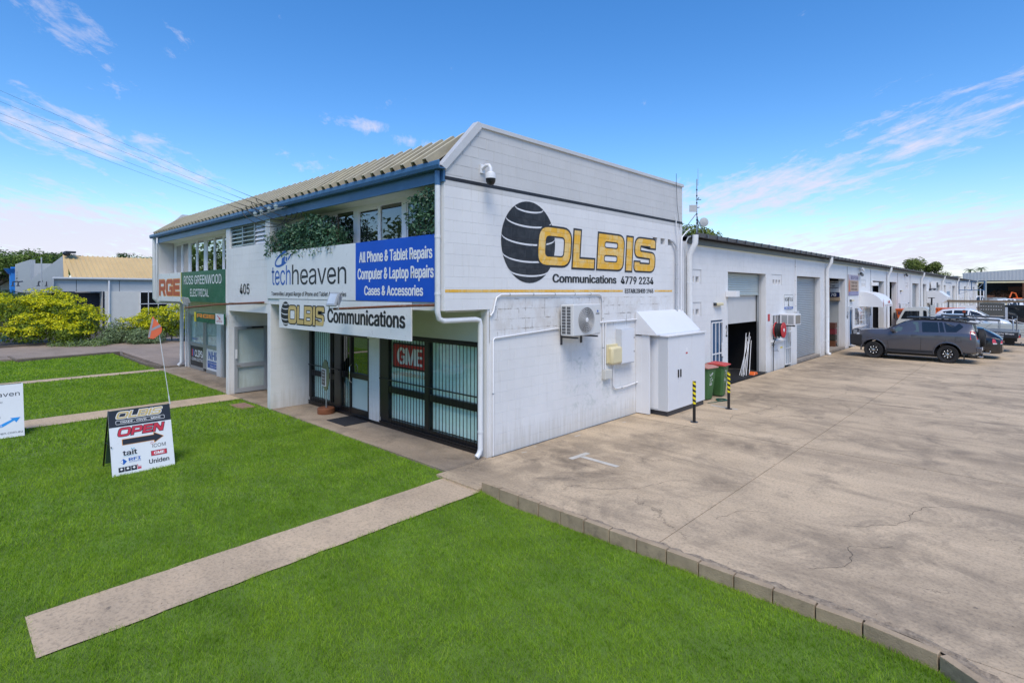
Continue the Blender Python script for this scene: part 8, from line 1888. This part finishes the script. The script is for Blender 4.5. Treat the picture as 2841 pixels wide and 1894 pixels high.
# far steel shed
STEEL = M('shed_cladding', (.46, .47, .475), .45, .2, var=.05, vs=.6); fs2 = thing('steel_shed', 'large open fronted pale steel shed at the right edge beyond the yard', 'building', (-2.7, 130, 0), world=False)
sh0 = 0.0; L_ = 34.0
# local frame: x to the right of the view, y away
zt0, zt1, zb_ = 6.57, 7.4, 5.1
q = MB(); n = 136; V = []; 
for k in range(n + 1):
    x = sh0 + L_ * k / n; zz = zt0 + (zt1 - zt0) * min(1, k / n * 2.7); yy = -.012 if k % 2 else .012; V += [(x, yy, zb_), (x, yy, zz)]
q.add(V, [(2 * i, 2 * i + 2, 2 * i + 3, 2 * i + 1) for i in range(n)]); part('cladding', q, STEEL, fs2)
q = MB(); q.box(sh0 - .05, sh0 + L_, .06, 16, zt0 - .2, zt0); part('roof', q, STEEL, fs2); q = MB(); q.box(sh0 + 1.0, sh0 + L_, -.15, .1, zb_ - .45, zb_ - .15); part('eave_beam', q, IVORY, fs2)
q = MB(); q.box(sh0 + 1.4, sh0 + L_, 15.8, 16, 0, zt0 - .2); part('rear_wall', q, M('shed_lining', (.03, .032, .042), .8), fs2)
for k in range(4): q = MB(); q.box(sh0 + 1.4, sh0 + L_, 15.6, 15.75, .9 + k * 1.3, 1.0 + k * 1.3); part('girt', q, CHAR, fs2)
for x, w_, m_ in ((.02, .24, GALV), (1.25, .18, GALV), (3.3, .2, RUSTD), (8.5, .2, RUSTD)): q = MB(); q.box(sh0 + x, sh0 + x + w_, -.1, .1, 0, zb_); part('column', q, m_, fs2)
q = MB(); q.tube([(sh0 + .4, 0, 4.7), (sh0 + 2.3, 0, 2.2)], .06, 6); q.tube([(sh0 + 3.2, 0, 4.9), (sh0 + 1.3, 0, 2.2)], .06, 6); part('brace', q, GALV, fs2)
gs = thing('grey_shed', 'grey corrugated shed top showing over the end of the white shed', 'building', (-13.1, 150, 0), world=False); q = MB(); V = []; n = 60
for k in range(n + 1): V += [(-4.5 + 12.5 * k / n, .08 if k % 2 else 0, 0), (-4.5 + 12.5 * k / n, .08 if k % 2 else 0, 6.4)]
q.add(V, [(2 * i, 2 * i + 2, 2 * i + 3, 2 * i + 1) for i in range(n)]); part('cladding', q, M('cladding_grey', (.26, .28, .29), .5, var=.08, vs=.8), gs); q = MB(); q.box(-4.5, 8.0, -.05, 12, 6.4, 6.5); part('roof', q, STEEL, gs)
# blue frame on a post
FB = M('frame_blue', (.03, .09, .19), .5, var=.15); bf = thing('billboard_frame', 'empty blue steel sign frame in front of the far end of the shed', 'frame', W(2695, 66, z=0)); q = MB()
a = W(2661, 66, z=0); b_ = W(2731, 66, z=0); d_ = (b_ - a); zt_, zb2 = 4.28, 3.25
def bar(p, r_, z0, z1, w_=.055): q.tube([(p.x, p.y, z0), (r_.x, r_.y, z1)], w_, 4)
bar(a, b_, zt_, zt_); bar(a, b_, zb2, zb2); bar(a, a, 2.75, zt_ + .05); bar(b_, b_, zb2 - .05, zt_ + .05, .09); m2 = a.lerp(b_, .49); bar(m2, m2, zb2, zt_); bar(a, m2, 2.78, zb2 - .05, .02); part('frame', q, FB, bf)
q = MB(); p = a.lerp(b_, 1.05); q.cyl((p.x, p.y, 0), (p.x, p.y, 4.4), .10, 10); part('post', q, GALV, bf)
for k, px_ in enumerate((2720, 2729)): p = W(px_, 90, z=0); q = MB(); q.cyl((p.x, p.y, 0), (p.x, p.y, 3.5 - .3 * k), .07, 8); solo('marker_post', q, WTRIM, ['left', 'right'][k] + ' thin white post beneath the blue frame', 'post')
